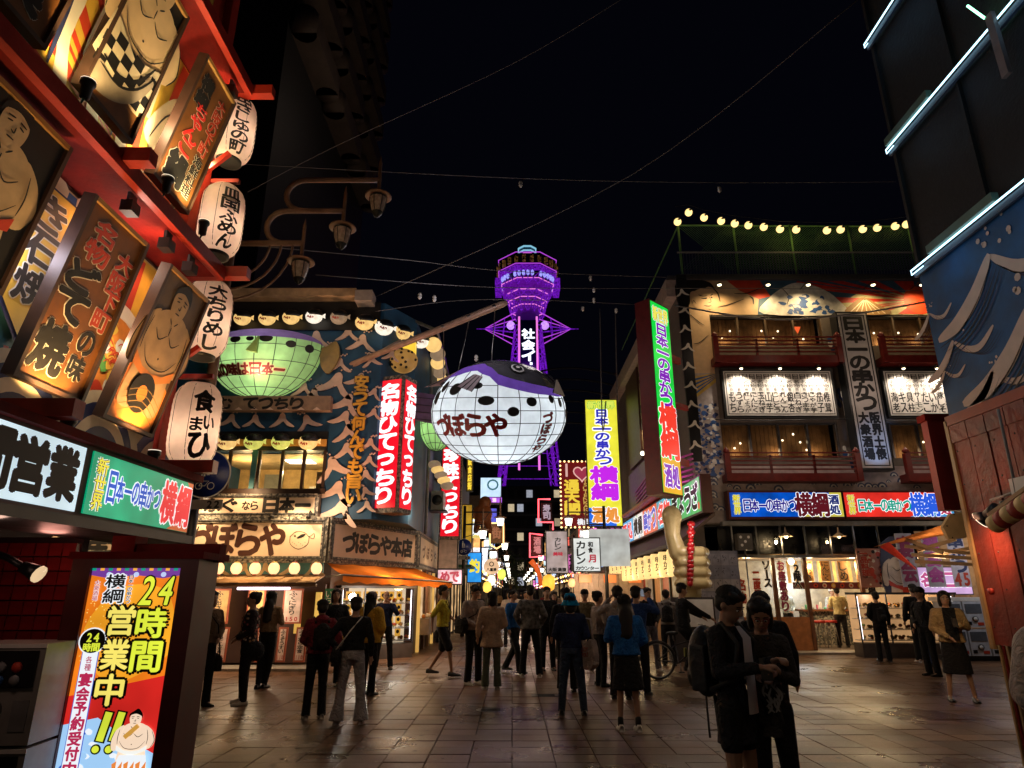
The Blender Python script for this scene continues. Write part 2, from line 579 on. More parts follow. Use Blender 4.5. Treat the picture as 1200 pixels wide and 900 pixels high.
def sumo(mb, cx, cz, s, y, flesh=FLESH, ink=INK, belt=REDP, pose=0, drum=False, apron=False):
    """a generic stout wrestler; s = height of the figure"""
    P = lambda pts: [(cx + a * s, cz + b * s) for a, b in pts]
    e = .002
    # legs and belt
    mb.poly(sp(P([(-.26, -.5), (-.25, -.2), (-.2, -.05), (.2, -.05), (.26, -.2), (.28, -.5), (.08, -.5), (.02, -.26), (-.06, -.5)])), y - e, flesh)
    mb.poly(sp(P([(-.3, -.12), (-.28, .12), (-.2, .26), (-.08, .32), (.1, .32), (.22, .26), (.3, .1), (.31, -.12), (.2, -.22), (-.18, -.22)])), y - 2 * e, flesh)
    # arms
    mb.poly(sp(P([(-.2, .28), (-.34, .18), (-.4, -.02), (-.38, -.18), (-.3, -.2), (-.28, -.04), (-.24, .1)])), y - 3 * e, flesh)
    mb.poly(sp(P([(.2, .28), (.35, .18), (.42, .0), (.36, -.14), (.26, -.16), (.3, -.02), (.24, .12)])), y - 3 * e, flesh)
    mb.poly(sp(P([(-.11, .44), (-.1, .33), (-.04, .27), (.05, .27), (.1, .33), (.11, .44), (.06, .5), (-.06, .5)])), y - 4 * e, flesh)
    mb.poly(sp(P([(-.13, .42), (-.12, .5), (-.04, .56), (.02, .6), (.07, .57), (.12, .5), (.13, .42), (.1, .46), (.0, .5), (-.1, .47)])), y - 5 * e, ink)
    bel = P([(-.29, -.1), (-.15, -.19), (0, -.21), (.15, -.19), (.29, -.1), (.28, -.2), (.06, -.28), (.06, -.4), (-.06, -.4), (-.06, -.28), (-.28, -.2)])
    mb.poly(bel, y - 6 * e, belt)
    W = s * .012
    for q in ([(-.18, .13), (-.1, .06), (-.01, .12)], [(.02, .12), (.1, .06), (.19, .12)], [(-.24, -.02), (-.14, -.14), (0, -.17), (.14, -.14), (.25, -.02)], [(0, .12), (.0, .2)],
              [(-.26, .2), (-.28, .05), (-.27, -.08)], [(.26, .2), (.29, .05), (.28, -.08)], [(-.34, .18), (-.4, -.02), (-.38, -.18)], [(.35, .18), (.42, 0), (.36, -.14)], [(-.06, .26), (-.02, .22)],
              [(.06, .26), (.02, .22)], [(-.07, .41), (-.03, .42)], [(.03, .42), (.07, .41)], [(-.02, .37), (.01, .36), (.01, .4)], [(-.03, .32), (.03, .32)], [(-.08, .44), (-.02, .45)], [(.02, .45), (.08, .44)]):
        mb.stroke(P(q), y - 7 * e, W, ink)
    mb.disc(*P([(.0, -.08)])[0], s * .01, y - 7 * e, ink)
    if drum:
        c = P([(-.02, -.38)])[0]
        mb.disc(c[0], c[1], s * .16, y - 8 * e, ink, n=24); mb.disc(c[0], c[1], s * .065, y - 9 * e, ORG, n=24)
    if apron:
        ap = P([(-.3, -.1), (0, -.24), (.3, -.1), (.34, -.46), (0, -.56), (-.34, -.46)])
        mb.poly(ap, y - 8 * e, CREAM)
        for i in range(6):
            for j in range(4):
                if (i + j) % 2: mb.poly(P([(-.3 + i * .1, -.2 - j * .08), (-.2 + i * .1, -.2 - j * .08), (-.2 + i * .1, -.28 - j * .08), (-.3 + i * .1, -.28 - j * .08)]), y - 9 * e, ink)
    return mb


def swirl(mb, cx, cz, r, y, a, b, n=4):
    """concentric wave arcs"""
    for k in range(n):
        rr = r * (1 - k / n)
        mb.poly([(cx + rr * math.cos(PI * i / 16), cz + rr * math.sin(PI * i / 16)) for i in range(17)], y - k * .002, a if k % 2 == 0 else b)


def crest(mb, x, z, s, y, mat, flip=1, thick=0):
    """a curling wave tip with two arms"""
    pts = [(-.64, -.26), (-.34, -.08), (-.14, .1), (-.02, .32), (.12, .38), (.22, .26), (.24, .04), (.4, -.18), (.64, -.42), (.5, -.45), (.26, -.3), (.1, -.06), (-.08, -.16), (-.36, -.28)]
    q = [(x + flip * a * s, z + b * s) for a, b in sp(pts, True, 2)]
    if flip < 0: q = q[::-1]
    mb.poly(q, y, mat, thick)


# ------------------------------------------------------------------ LEFT NEAR BUILDING (wall in the plane X = -3.6, ends at Y = 6.5)
XL = -3.6
LB = thing('restaurant_building', 'near left restaurant building with red ledges and painted panels', 'building', (XL, 6.5, 0), R(90))
# local: x = world Y - 6.5, front (-y) faces the street, z up
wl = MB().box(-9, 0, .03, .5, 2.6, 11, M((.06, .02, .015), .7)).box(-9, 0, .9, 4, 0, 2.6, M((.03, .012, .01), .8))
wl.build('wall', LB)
# murals on the wall between the ledges
mu = MB()
mu.poly([(-8.5, 2.62), (-.05, 2.62), (-.05, 4.72), (-8.5, 4.72)], -.0, M((.55, .42, .24), .6, name='mural_ground'))
mu.poly([(-8.5, 2.66), (-1.55, 2.66), (-1.55, 4.7), (-8.5, 4.7)], -.004, TEAL)
mu.poly([(-8.5, 3.9), (-1.55, 3.6), (-1.55, 4.7), (-8.5, 4.7)], -.006, BLUEP)
for k in range(7):
    x = -3.75 + k * .32
    mu.poly(sp([(x, 4.7), (x + .08, 4.2), (x + .0, 3.9), (x + .1, 3.5), (x + .16, 3.9), (x + .12, 4.3), (x + .22, 4.7)], True, 3), -.009, CREAM)
for k in range(9):   # petals
    a = 2 * PI * k / 5
    if k < 5: mu.poly([(-2.1 + .09 * math.cos(a + t) * q, 3.2 + .09 * math.sin(a + t) * q) for t, q in ((0, .2), (-.35, 1), (0, 1.3), (.35, 1))], -.011, M((.7, .25, .2), .6))
mu.poly([(-1.55, 2.66), (-.05, 2.66), (-.05, 4.7), (-1.55, 4.7)], -.004, YEL)
for k in range(9):
    a0, a1 = PI * k / 9, PI * (k + .5) / 9
    mu.poly([(-1.0, 3.3), (-1.0 + 1.9 * math.cos(a0), 3.3 + 1.9 * math.sin(a0)), (-1.0 + 1.9 * math.cos(a1), 3.3 + 1.9 * math.sin(a1))][::1] if False else
            [(-1.0, 3.3), (min(-.06, -1.0 + 1.4 * math.cos(a0)), min(4.69, 3.3 + 1.4 * math.sin(a0))), (min(-.06, -1.0 + 1.4 * math.cos(a1)), min(4.69, 3.3 + 1.4 * math.sin(a1)))], -.007, REDP)
mu.disc(-1.0, 3.6, .55, -.010, PWHITE, n=28); mu.disc(-1.0, 3.55, .45, -.013, ORG, n=28)
for k in range(26):   # food heaped in the bowl
    a, q = rnd.uniform(0, 2 * PI), rnd.uniform(0, .38)
    x, z = -1.0 + q * math.cos(a), 3.55 + q * math.sin(a)
    c = rnd.choice([PWHITE, YEL, REDP, ORG, M((.1, .3, .06), .6)])
    mu.poly(sp([(x + .09 * math.cos(t) * rnd.uniform(.6, 1.1), z + .09 * math.sin(t) * rnd.uniform(.6, 1.1)) for t in [i * 1.05 for i in range(6)]], True, 2), -.016 - k * .0006, c)
    mu.stroke([(x - .06, z), (x, z + .04), (x + .07, z - .01)], -.034 - k * .0002, .012, REDP)
for k in range(9):
    swirl(mu, -8.0 + k * 1.0, 2.66, .62, -.042 - (k % 2) * .012, CREAM, NAVY, 6)
for i in range(3):   # upper mural
    pass
mu.poly([(-8.5, 5.16), (-.05, 5.16), (-.05, 7.12), (-8.5, 7.12)], -.0, YEL)
for k in range(14):
    a0, a1 = PI * k / 14, PI * (k + .5) / 14
    cl = lambda a: (max(-8.4, min(-.06, -1.2 + 4 * math.cos(a))), min(7.1, 5.2 + 4 * math.sin(a)))
    mu.poly([(-1.2, 5.2), cl(a0), cl(a1)], -.004, REDP)
for k in range(5):   # pale legs and a fish
    x = -3.4 + k * .42
    mu.poly(sp([(x, 5.9), (x + .1, 6.5), (x + .24, 6.95), (x + .34, 6.5), (x + .26, 5.9), (x + .34, 5.45), (x + .2, 5.3), (x + .14, 5.8)], True, 3), -.008, PWHITE)
    mu.stroke([(x + .1, 5.5), (x + .16, 6.1), (x + .2, 6.6)], -.011, .05, NAVY)
mu.poly(sp([(-1.4, 5.35), (-1.1, 5.62), (-.75, 5.75), (-.45, 5.62), (-.3, 5.4), (-.5, 5.24), (-.95, 5.2)], True, 4), -.010, REDP)
mu.disc(-.5, 5.52, .05, -.013, PWHITE); mu.disc(-.5, 5.52, .02, -.016, INK)
mu.poly(sp([(-1.2, 5.9), (-.9, 6.5), (-.6, 6.7), (-.35, 6.3), (-.4, 5.95), (-.8, 5.8)], True, 4), -.010, CREAM)
for q in ([(-1.1, 5.9), (-.9, 6.3), (-.6, 6.6)], [(-.9, 5.85), (-.7, 6.1), (-.5, 6.3)]): mu.stroke(q, -.013, .02, INK)
mu.poly([(-8.5, 7.6), (-.05, 7.6), (-.05, 9.8), (-8.5, 9.8)], -.0, YEL)
for k in range(12): mu.poly([(-6 + k * .5, 7.62), (-5.8 + k * .5, 7.62), (-5.4 + k * .5, 9.7), (-5.75 + k * .5, 9.7)], -.004, REDP if k % 2 else BLUEP)
mu.build('mural', LB)
yb = MB()   # hanging yellow banner painted on the wall
yb.poly([(-2.95, 4.6), (-2.45, 4.6), (-2.45, 3.6), (-2.7, 3.35), (-2.95, 3.6)], -.03, YEL)
yb.poly([(-2.99, 4.62), (-2.41, 4.62), (-2.41, 3.58), (-2.7, 3.29), (-2.99, 3.58)], -.026, NAVY)
write(yb, 'き石焼', -2.9, -2.5, 3.6, 4.55, -.034, [(PWHITE, .05), (INK, .02)], vert=True)
yb.v = [(x_ + .6, y_, z_) for x_, y_, z_ in yb.v]
yb.build('banner_print', LB)
for z, xf in ((4.78, .5), (7.16, .5), (2.6, .0)):
    if z < 3: continue
    MB().box(-9, -.28, -xf, .03, z, z + .05, DRED).build('soffit', LB)
    MB().box(-9, -.28, -xf - .07, -xf, z - .04, z + .1, RED).build('ledge_beam', LB)
    MB().box(-9, -.28, -.1, .03, z + .05, z + .36, DRED).build('ledge_board', LB)
for z in (4.86, 7.24, 2.74, 9.4):
    for x in ((-2.15, -.2) if z > 3 else (-2.4, -.35)):
        MB().box(x - .055, x + .055, -.78 if z < 9 else -.5, .02, z - .06, z + .06, RED).build('bracket_arm', LB)
MB().box(-.16, -.0, -.1, .06, 2.6, 10.5, RED).build('corner_post', LB)
MB().bar((-.25, -.05, 6.0), (-.25, -.4, 6.35), .05, .05, RED).bar((-.25, -.05, 3.7), (-.25, -.4, 4.0), .05, .05, RED).build('brace', LB)
MB().tube([(-.3, -.42, 4.9 - .01), (-.3, -.42, 4.86)], .01, BLK).build('hook', LB)


# light box over the door: white panel then green panel
SBX = thing('light_box_sign', 'long backlit white and green shop sign over near left entrance', 'sign', (-3.0, 6.15, 2.1), R(90))
MB().box(-8, -1.59, .0, .55, .0, .5, M((.05, .01, .008), .6)).box(-1.59, 0, .0, .55, 0, .5, M((.05, .01, .008), .6)).build('sign_case', SBX)
MB().box(-8, .06, -.06, .6, .5, .56, DRED).build('sign_cap', SBX)
MB().box(-8, .04, -.04, .6, -.07, 0, BLK).build('sign_base', SBX)
MB().box(-7.95, -1.64, -.012, 0, .03, .47, G((.62, .78, .85), 1.0)).build('white_panel', SBX)
MB().box(-1.55, -.03, -.012, 0, .03, .47, G((.0, .42, .2), .8, noise=.3)).build('green_panel', SBX)
w = MB()
write(w, '24時間営業', -3.55, -1.68, .07, .44, -.014, [(G((.3, .1, .45), .5), .03), (INK, .045)])
w.build('lettering', SBX)
w = MB()
w.poly([(-.03, .03), (-.4, .03), (-.03, .2)], -.0135, G((.7, .12, .02), .8)).poly([(-.03, .47), (-.14, .47), (-.03, .36)], -.0135, G((.7, .12, .02), .8))
write(w, '新世界', -1.5, -1.36, .06, .44, -.015, [(G((.9, .9, .8), 1), .12), (INK, .06), (G((.95, .8, .05), 1), .02)], vert=True, q=0)
write(w, '日本一の串かつ', -1.33, -.58, .12, .38, -.015, [(G((.9, .95, 1), 1), .13), (G((.0, .08, .5), 1), .03)])
write(w, '横綱', -.57, -.05, .06, .44, -.017, [(G((1, .95, .95), 1), .09), (G((.85, .02, .03), 1), .035)])
w.build('lettering', SBX)

# leaning framed panels with uplights
FR = M((.06, .03, .02), .5, name='dark_frame')


def panel_sign(label, y0, z0, w, h, tilt, bgm, draw):
    t = thing('wall_panel_sign', label, 'sign', (XL + .12, y0, z0), R(90), 'leaning picture panels on the near left wall', rx=tilt)
    MB().box(0, w, .0, .06, 0, h, FR).build('backing', t)
    f = MB()
    for a in ((0, .035, 0, h), (w - .035, w, 0, h)): f.box(a[0], a[1], -.04, .0, a[2], a[3], FR)
    f.box(.035, w - .035, -.04, 0, 0, .035, FR).box(.035, w - .035, -.04, 0, h - .035, h, M((.35, .18, .05), .5))
    f.build('frame', t)
    MB().box(.035, w - .035, -.01, 0, .035, h - .035, bgm).build('picture_sheet', t)
    mb = MB()
    draw(mb, w, h)
    mb.build('artwork', t)
    return t


SIGNBG = M((.17, .06, .012), .5, noise=.3, name='gold_brown_sheet')


def d1(mb, w, h):
    L = lambda m: [(PWHITE, .07), (m, .03)]
    write(mb, '名物', .12, .44, h - .46, h - .1, -.014, L(REDP), vert=True)
    write(mb, 'どて', .07, .44, .52, 1.0, -.014, [(PWHITE, .085), (INK, .05)], vert=True)
    write(mb, '焼', .06, .42, .1, .5, -.014, [(PWHITE, .06), (INK, .04)])
    write(mb, '大阪下町', .5, .72, .58, h - .2, -.014, L(REDP), vert=True)
    write(mb, 'の味', .46, .66, .14, .56, -.014, [(PWHITE, .05), (INK, .03)], vert=True)


def d2(mb, w, h):
    mb.poly([(.04, .04), (w - .04, .04), (w - .04, .45), (w / 2, .7), (.04, .5)], -.012, ORG)
    sumo(mb, w / 2, h * .52, h * .78, -.014, drum=True, belt=ORG, flesh=M((.5, .34, .2), .6))
    for k in range(4): mb.stroke([(.1, .1 + k * .06), (w / 2, .2 + k * .06), (w - .1, .08 + k * .06)], -.05, .01, M((.3, .18, .05), .6))


def d3(mb, w, h):
    mb.poly([(.04, h * .3), (w - .04, h * .3), (w - .04, h - .04), (.04, h - .04)], -.012, INK)
    sumo(mb, w * .5, h * .62, h * .85, -.014, apron=True, belt=INK)
    mb.poly(sp([(.05, .1), (.3, .12), (.55, .3), (.68, .6), (.6, .62), (.5, .42), (.3, .28), (.05, .32)]), -.036, M((.35, .28, .2), .6))
    mb.stroke([(.06, .38), (.3, .36), (.5, .5), (.62, .75)], -.039, .04, INK)
    mb.stroke([(.06, .3), (.32, .29), (.53, .44), (.66, .68)], -.039, .025, INK)


def d4(mb, w, h):
    write(mb, '横綱', .1, .34, h - .5, h - .12, -.014, [(PWHITE, .05), (INK, .05)], vert=True)
    write(mb, 'ちゃんこ', .12, .45, .45, h - .42, -.014, [(PWHITE, .05), (M((.75, .02, .02), .4), .035)], vert=True)
    write(mb, '鍋', .1, .46, .1, .45, -.014, [(PWHITE, .06), (INK, .04)])
    write(mb, '大阪の下町', .46, .64, .62, h - .15, -.014, [(PWHITE, .05), (REDP, .03)], vert=True)
    write(mb, '海鮮料理', .46, .64, .12, .6, -.014, [(PWHITE, .05), (INK, .02)], vert=True)


def d5(mb, w, h):
    write(mb, '大相撲', .1, .6, .1, h - .1, -.014, [(PWHITE, .05), (INK, .04)], vert=True)


def d6(mb, w, h):
    mb.poly([(.04, .04), (w - .04, .04), (w - .04, h - .04), (.04, h - .04)], -.012, INK)
    sumo(mb, w * .42, h * .5, h * .86, -.014, belt=REDP, flesh=M((.62, .45, .28), .6))


SG = [panel_sign('brown leaning panel lettered dote-yaki beside the wrestler panels', 4.27, 3.04, .77, 1.48, .2, SIGNBG, d1),
      panel_sign('leaning picture panel of a wrestler holding a black drum ring', 5.31, 3.02, .8, 1.48, .24, M((.12, .08, .06), .6), d2),
      panel_sign('leaning picture panel of a wrestler in a chequered apron', 4.24, 5.48, .74, 1.5, .2, SIGNBG, d3),
      panel_sign('brown leaning panel with red hot-pot lettering, nearest the top lantern', 5.35, 5.44, .72, 1.48, .22, SIGNBG, d4),
      panel_sign('highest leaning panel at top left with white outlined lettering', 3.1, 5.42, .74, 1.5, .2, SIGNBG, d5),
      panel_sign('leaning picture panel of a wrestler with red belt at left edge', 3.22, 3.52, .8, 1.2, .2, M((.02, .03, .06), .6), d6)]


def uplight(p, tgt, lb, pw=9, c=(1, .62, .25), ang=95):
    t = thing('spotlight', lb, 'spotlight', p, 0, 'black spotlights on the near left wall')
    MB().lathe([(.02, -.13), (.035, -.12), (.04, -.02), (.055, .0), (.055, .03), (.03, .03)], BLK, n=12).build('lamp_body', t)
    MB().lathe([(.05, .031), (.055, .036), (.03, .036), (.03, .031)], G((1, .85, .65), 1.2), n=12).build('lamp_rim', t)
    MB().tube([(0, 0, -.12), (-.03, 0, -.2), (-.12, 0, -.24), (-.3, 0, -.2)], .008, BLK, 5).build('cable', t)
    lamp('SPOT', Vector(p) + Vector((0, 0, .05)), pw * 1.15, c, .03, tgt, ang, .6)


uplight((-3.22, 4.6, 2.78), (-3.45, 4.62, 3.6), 'small black uplight below the dote-yaki panel', 30, (1, .6, .22))
uplight((-3.2, 5.75, 2.78), (-3.4, 5.72, 3.6), 'small black uplight below the drum wrestler panel', 20, (1, .55, .2))
uplight((-3.2, 5.2, 5.25), (-3.4, 5.25, 6.1), 'small black uplight between the two upper panels', 30, (1, .75, .4))
uplight((-3.2, 4.0, 5.25), (-3.4, 4.2, 6.1), 'small black uplight at the foot of the highest panel', 22, (1, .7, .3))
uplight((-3.2, 5.95, 5.25), (-3.35, 5.9, 6.0), 'small black uplight beside the hot-pot panel', 18, (1, .75, .35))
uplight((-3.2, 3.5, 2.78), (-3.4, 3.7, 3.8), 'small black uplight at the left edge above the white sign', 10, (1, .65, .3))
for k, (x, z) in enumerate(((4.7, 4.7), (5.3, 4.7), (5.75, 4.7), (6.0, 7.05), (4.4, 7.05))):
    p = Vector((-3.16, x, z))
    t = thing('spotlight', ['black box spotlight hung under the middle ledge, leftmost', 'black box spotlight hung under the middle ledge, middle one', 'black box spotlight hung under the middle ledge, nearest the corner', 'black box spotlight hung under the upper ledge near the corner', 'black box spotlight hung under the upper ledge, left one'][k], 'spotlight', p, 0, 'black spotlights on the near left wall')
    MB().box(-.05, .05, -.06, .06, -.12, -.02, BLK).build('lamp_body', t)
    MB().box(-.012, .012, -.05, .05, -.02, .06, DGREY).build('lamp_bracket', t)
    MB().box(-.055, -.05, -.05, .05, -.11, -.03, G((1, .8, .5), .8)).build('lens', t)
    lamp('SPOT', p + Vector((-.07, 0, -.1)), 2.5, (1, .45, .2), .03, p + Vector((-.4, .1, .6)) if k % 2 else p + Vector((-.4, 0, -.5)), 120, .8)
lamp('POINT', (-3.42, 5.15, 4.5), 4, (1, .75, .6), .1)
lamp('POINT', (-3.42, 6.2, 6.2), 9, (1, .72, .35), .08)
lamp('POINT', (-3.45, 5.18, 3.7), 6, (1, .8, .55), .06)
lamp('POINT', (-3.45, 4.1, 4.0), 4, (.9, .85, 1), .1)
lamp('POINT', (-3.45, 5.15, 6.0), 7, (1, .75, .4), .06)


# ---- tall white paper lanterns at the corner
def big_lantern(text):
    t = thing('paper_lantern', 'x', 'lantern', (0, 0, 0), 0, 'tall white paper lanterns at the near left corner')
    H, W = .86, .245
    pr = []
    N = 26
    for i in range(N + 1):
        u = i / N
        r = W * (1 - abs(2 * u - 1) ** 5 * .42)
        pr.append((r - (.004 if i % 2 else 0), -H * u))
    MB().lathe(pr, paper((.85, .66, .55), .7), n=28).build('lantern_skin', t)
    MB().lathe([(.001, .03), (.1, .03), (.13, .0), (.142, -.012), (.142, -.03), (.13, -.03)], BLK, n=20).build('cap_ring', t)
    MB().lathe([(.142, -H + .01), (.142, -H - .03), (.12, -H - .03), (.001, -H - .03)], BLK, n=20).build('base_ring', t)
    wi = MB()
    for k in range(8):
        a = 2 * PI * k / 8 + .2
        wi.tube([((r + .003) * math.cos(a), (r + .003) * math.sin(a), z) for r, z in pr[1:-1:2]], .0028, INK, 4)
    wi.build('wire', t)
    tx = MB()

    def pl(x, z, d):
        a = -PI / 2 + .75 + x / W
        u = -z / H
        r = W * (1 - abs(2 * min(max(u, 0), 1) - 1) ** 5 * .42) + .006 + d
        return (r * math.cos(a), r * math.sin(a), z)
    for (s, x0, x1, z0, z1, fl) in text:
        write(tx, s, x0, x1, z0, z1, 0, [(INK, .03)], vert=True, place=pl)
    tx.build('lettering', t)
    l = lamp('POINT', (0, 0, -H * .62), 4.6, (1, .76, .56), .03, parent=t)
    return t


LT = [('食いまひ', None)]
TX = {0: [('食', -.12, .1, -.35, -.1, 0), ('い', 0, .12, -.52, -.38, 0), ('ま', -.12, .0, -.55, -.4, 0), ('ひ', -.12, .12, -.82, -.55, 0)],
      1: [('大ちりめし', -.1, .12, -.84, -.1, 0)], 2: [('皿国ふめん', -.1, .12, -.84, -.1, 0)], 3: [('出さしゆの町', -.1, .12, -.84, -.06, 0)], 4: [('大阪めし', -.1, .12, -.8, -.06, 0)]}
LL = ['white paper lantern above the sign box, lowest of the corner column', 'white paper lantern second from the bottom of the corner column', 'white paper lantern in the middle of the corner column',
      'white paper lantern under the upper red arm, second from the top', 'white paper lantern at the very top of the corner column']
for i, z in enumerate((3.7, 4.88, 6.08, 7.3)):
    t = big_lantern(TX[i])
    t.location = (-3.33 if i else -3.3, 6.6 - i * .03, z)
    t['label'] = LL[i]
    br = thing('lantern_bracket', ['red arm bracket holding the lowest corner lantern', 'red arm bracket over the second corner lantern', 'red arm bracket over the middle corner lantern', 'red arm bracket over the fourth corner lantern', 'red arm bracket over the top corner lantern'][i], 'bracket', (-3.6, 6.6 - i * .03, z + .09), 0, 'red brackets of the corner lanterns')
    MB().box(0, .42, -.025, .025, -.02, .03, RED).build('arm', br)
    MB().bar((.02, 0, -.25), (.25, 0, -.02), .03, .03, RED).build('brace', br)

# ---- ground floor of the near left building: red posts, tiled wall, capsule machines, lit poster box
PB = thing('entrance_post', 'dark red timber post under the green sign', 'post', (-3.05, 5.35, 0))
MB().box(-.09, .09, -.09, .09, 0, 2.03, DRED).build('post_shaft', PB)
MB().box(-.1, .75, -.06, .06, 1.83, 1.97, DRED).build('cross_beam', PB)
rw = thing('tiled_wall', 'dark red tiled wall beside the entrance under the white sign', 'wall', (-3.72, 5.6, 0))
MB().box(-2.0, .1, .06, .14, .0, 2.05, M((.02, .004, .004), .8)).build('wall_core', rw)
tm = MB().box(-.052, .052, 0, .06, -.052, .052, M((.2, .012, .012), .35, noise=.4, name='red_tile')).mesh('tile')
for i in range(18):
    for j in range(16):
        link('tile', tm, rw, (-1.92 + i * .115, rnd.uniform(-.003, .003), .22 + j * .115))
fr = thing('door_frame', 'thin steel door frame right of the red tiled wall', 'frame', (-3.56, 5.5, 0))
MB().tube([(0, 0, 0), (0, 0, 1.75)], .016, STEEL, 6).tube([(0, 0, 1.5), (.35, 0, 1.5)], .012, STEEL, 6).build('frame_tube', fr)
MB().box(.02, .5, .05, .07, 0, 1.48, M((.02, .02, .015), .3)).build('door_panel', fr)
gl = thing('gooseneck_lamp', 'black clip-on spotlight with bright rim below the white sign', 'spotlight', (-3.5, 4.85, 1.78))
MB().tube([(-.3, 0, .12), (-.12, 0, .06), (0, 0, 0)], .025, BLK, 8).tube([(0, 0, 0), (.12, 0, -.05)], [.04, .06], BLK, 12).build('lamp_body', gl)
MB().tube([(.12, 0, -.05), (.13, 0, -.055)], [.062, .062], G((1, .7, .4), .8), 12).build('lamp_rim', gl)


def capsule_machine(lb, loc, rz, w=.5, tall=False):
    t = thing('capsule_machine', lb, 'vending machine', loc, rz)
    gm = M((.3, .29, .27), .4, name='machine_plastic')
    for lv in range(2):
        z = lv * .62
        MB().box(0, w, 0, .45, z, z + .6, gm).build('cabinet', t)
        MB().box(.04, w - .04, -.02, 0, z + .34, z + .56, M((.02, .02, .022), .08)).build('capsule_window', t)
        cp = MB()
        for i in range(4):
            for j in range(2): cp.ell((.1 + i * .1, -.025, z + .38 + j * .08), .035, .02, .035, [REDP, WHITE, BLUEP, GREY][(i + j) % 4], 8, 5)
        cp.build('capsule', t)
        MB().tube([(w / 2, 0, z + .2), (w / 2, -.03, z + .2)], [.075, .07], STEEL, 18).build('dial', t)
        MB().box(w / 2 - .06, w / 2 + .06, -.05, -.03, z + .19, z + .21, BLK).build('dial_grip', t)
        MB().box(.05, .16, -.006, 0, z + .12, z + .2, WHITE).build('price_card', t)
        MB().ell((.12, -.005, z + .1), .06, .03, .045, BLK, 12, 6).build('chute', t)
        MB().box(w - .14, w - .04, -.006, 0, z + .08, z + .26, GREY).build('coin_plate', t)
        MB().box(-.004, w + .004, -.008, .0, z + .575, z + .6, WHITE).build('top_strip', t)
    return t


capsule_machine('grey capsule toy machine at lower left corner beside the lit poster', (-3.62, 4.6, .06), R(4), .55)
capsule_machine('grey capsule toy machine cut by the left frame edge', (-4.2, 4.56, .06), R(4), .55)

lamp('POINT', (-3.2, 4.0, 2.0), 2.2, (1, .6, .45), .15)  # two points added so the red tiles and machines show, no fixture
lamp('POINT', (-3.5, 5.1, 1.95), 1.2, (1, .4, .3), .1)
# lit poster box
BP = thing('poster_light_box', 'tall lit orange poster box advertising round the clock opening', 'sign', (-2.76, 5.0, .12), 0)
pw, ph = .33, 1.66
BD = M((.1, .008, .006), .5, noise=.3, name='dark_red_case')
MB().box(-.42, .42, .02, .4, -.12, 1.74, BD).build('case', BP)
fb = MB().box(-.47, -pw, -.03, .02, -.1, 1.72, BD).box(pw, .46, -.03, .02, -.1, 1.72, BD).box(-pw, pw, -.03, .02, 1.655, 1.72, BD).box(-pw, pw, -.03, .02, -.1, -.0, BD)
fb.build('frame', BP)
MB().box(-.5, .49, -.04, .42, 1.72, 1.77, DRED).build('case_lid', BP)
E_ = lambda c, s=1.0: G(c, s, 0)
sh = MB()
sh.box(-pw, pw, .0, .015, 0, 1.655, G((.85, .2, .01), 1.0, .2))
sh.build('lit_sheet', BP)
a = MB()
a.poly([(-pw, 0), (pw, 0), (pw, .85), (-pw, .7)], -.002, G((.65, .02, .015), 1, .2))
a.poly(sp([(-pw + .02, 1.2), (-.1, 1.5), (.2, 1.5), (pw - .01, 1.3), (pw - .01, 1.0), (0, .8), (-.2, .9)]), -.001, G((.95, .38, .02), 1, .2))
BLs, WHs = E_((.35, .6, .9)), E_((.85, .9, .95))
a.poly([(-pw, -.24), (pw, -.24), (pw, .3), (.1, .42), (-.1, .55), (-pw, .5)], -.004, BLs)
for k in range(60):
    x, z = rnd.uniform(-pw + .03, pw - .03), rnd.uniform(-.2, .5)
    if z > .32 and x > 0: continue
    a.poly(sp([(x + .03 * rnd.uniform(.5, 1.3) * math.cos(t), z + .022 * rnd.uniform(.4, 1.3) * math.sin(t)) for t in [i * 1.05 for i in range(6)]], True, 2), -.005 - k * .00005, rnd.choice([WHs, E_((.03, .12, .5)), BLs, WHs]))
sumo(a, .17, .4, .36, -.009, flesh=E_((.9, .68, .5)), ink=INK, belt=E_((.9, .9, .85)), apron=False)
a.poly([(.1, .3), (.28, .3), (.3, .2), (.2, .14), (.06, .2)], -.026, WHs)
for k in range(6): a.poly([(.06 + k * .04, .24 - (k % 2) * .03), (.09 + k * .04, .26), (.09 + k * .04, .2), (.07 + k * .04, .17)], -.028, E_((.8, .25, .05)))
a.bar((.12, -.03, .42), (.2, -.03, .5), .012, .03, E_((.6, .3, .05)))
# purple curtain strip at top
a.poly([(-pw, 1.6), (-pw, 1.655), (pw, 1.655), (pw, 1.6), (.2, 1.575), (0, 1.6), (-.2, 1.575)], -.003, E_((.16, .04, .3)))
for k in range(11): a.poly([(-pw + k * .06, 1.635), (-pw + .03 + k * .06, 1.635), (-pw + .03 + k * .06, 1.655), (-pw + k * .06, 1.655)], -.005, [E_((.0, .3, .2)), E_((.9, .4, .05))][k % 2])
for k in range(3): a.disc(-.2 + k * .2, 1.605, .02, -.005, E_((.5, .6, .9)))
for k in range(70):   # gold flecks
    x, z = -pw + .02 + rnd.random() ** 1.6 * .3, rnd.uniform(.95, 1.4)
    a.disc(x, z, rnd.uniform(.002, .005), -.004, E_((1, .75, .2)), n=5)
YG = G((.75, .85, .05), 1.0, .15)
OUT = [(INK, .1), (YG, .014)]
write(a, '24', .04, .31, 1.36, 1.6, -.010, OUT, shear=.12)
write(a, '時間', .05, .29, .86, 1.36, -.010, OUT, vert=True, fit=.86)
write(a, '営業中', -.16, .06, .62, 1.38, -.010, [(INK, .1), (G((.95, .8, .15), 1, .15), .014)], vert=True, fit=.86)
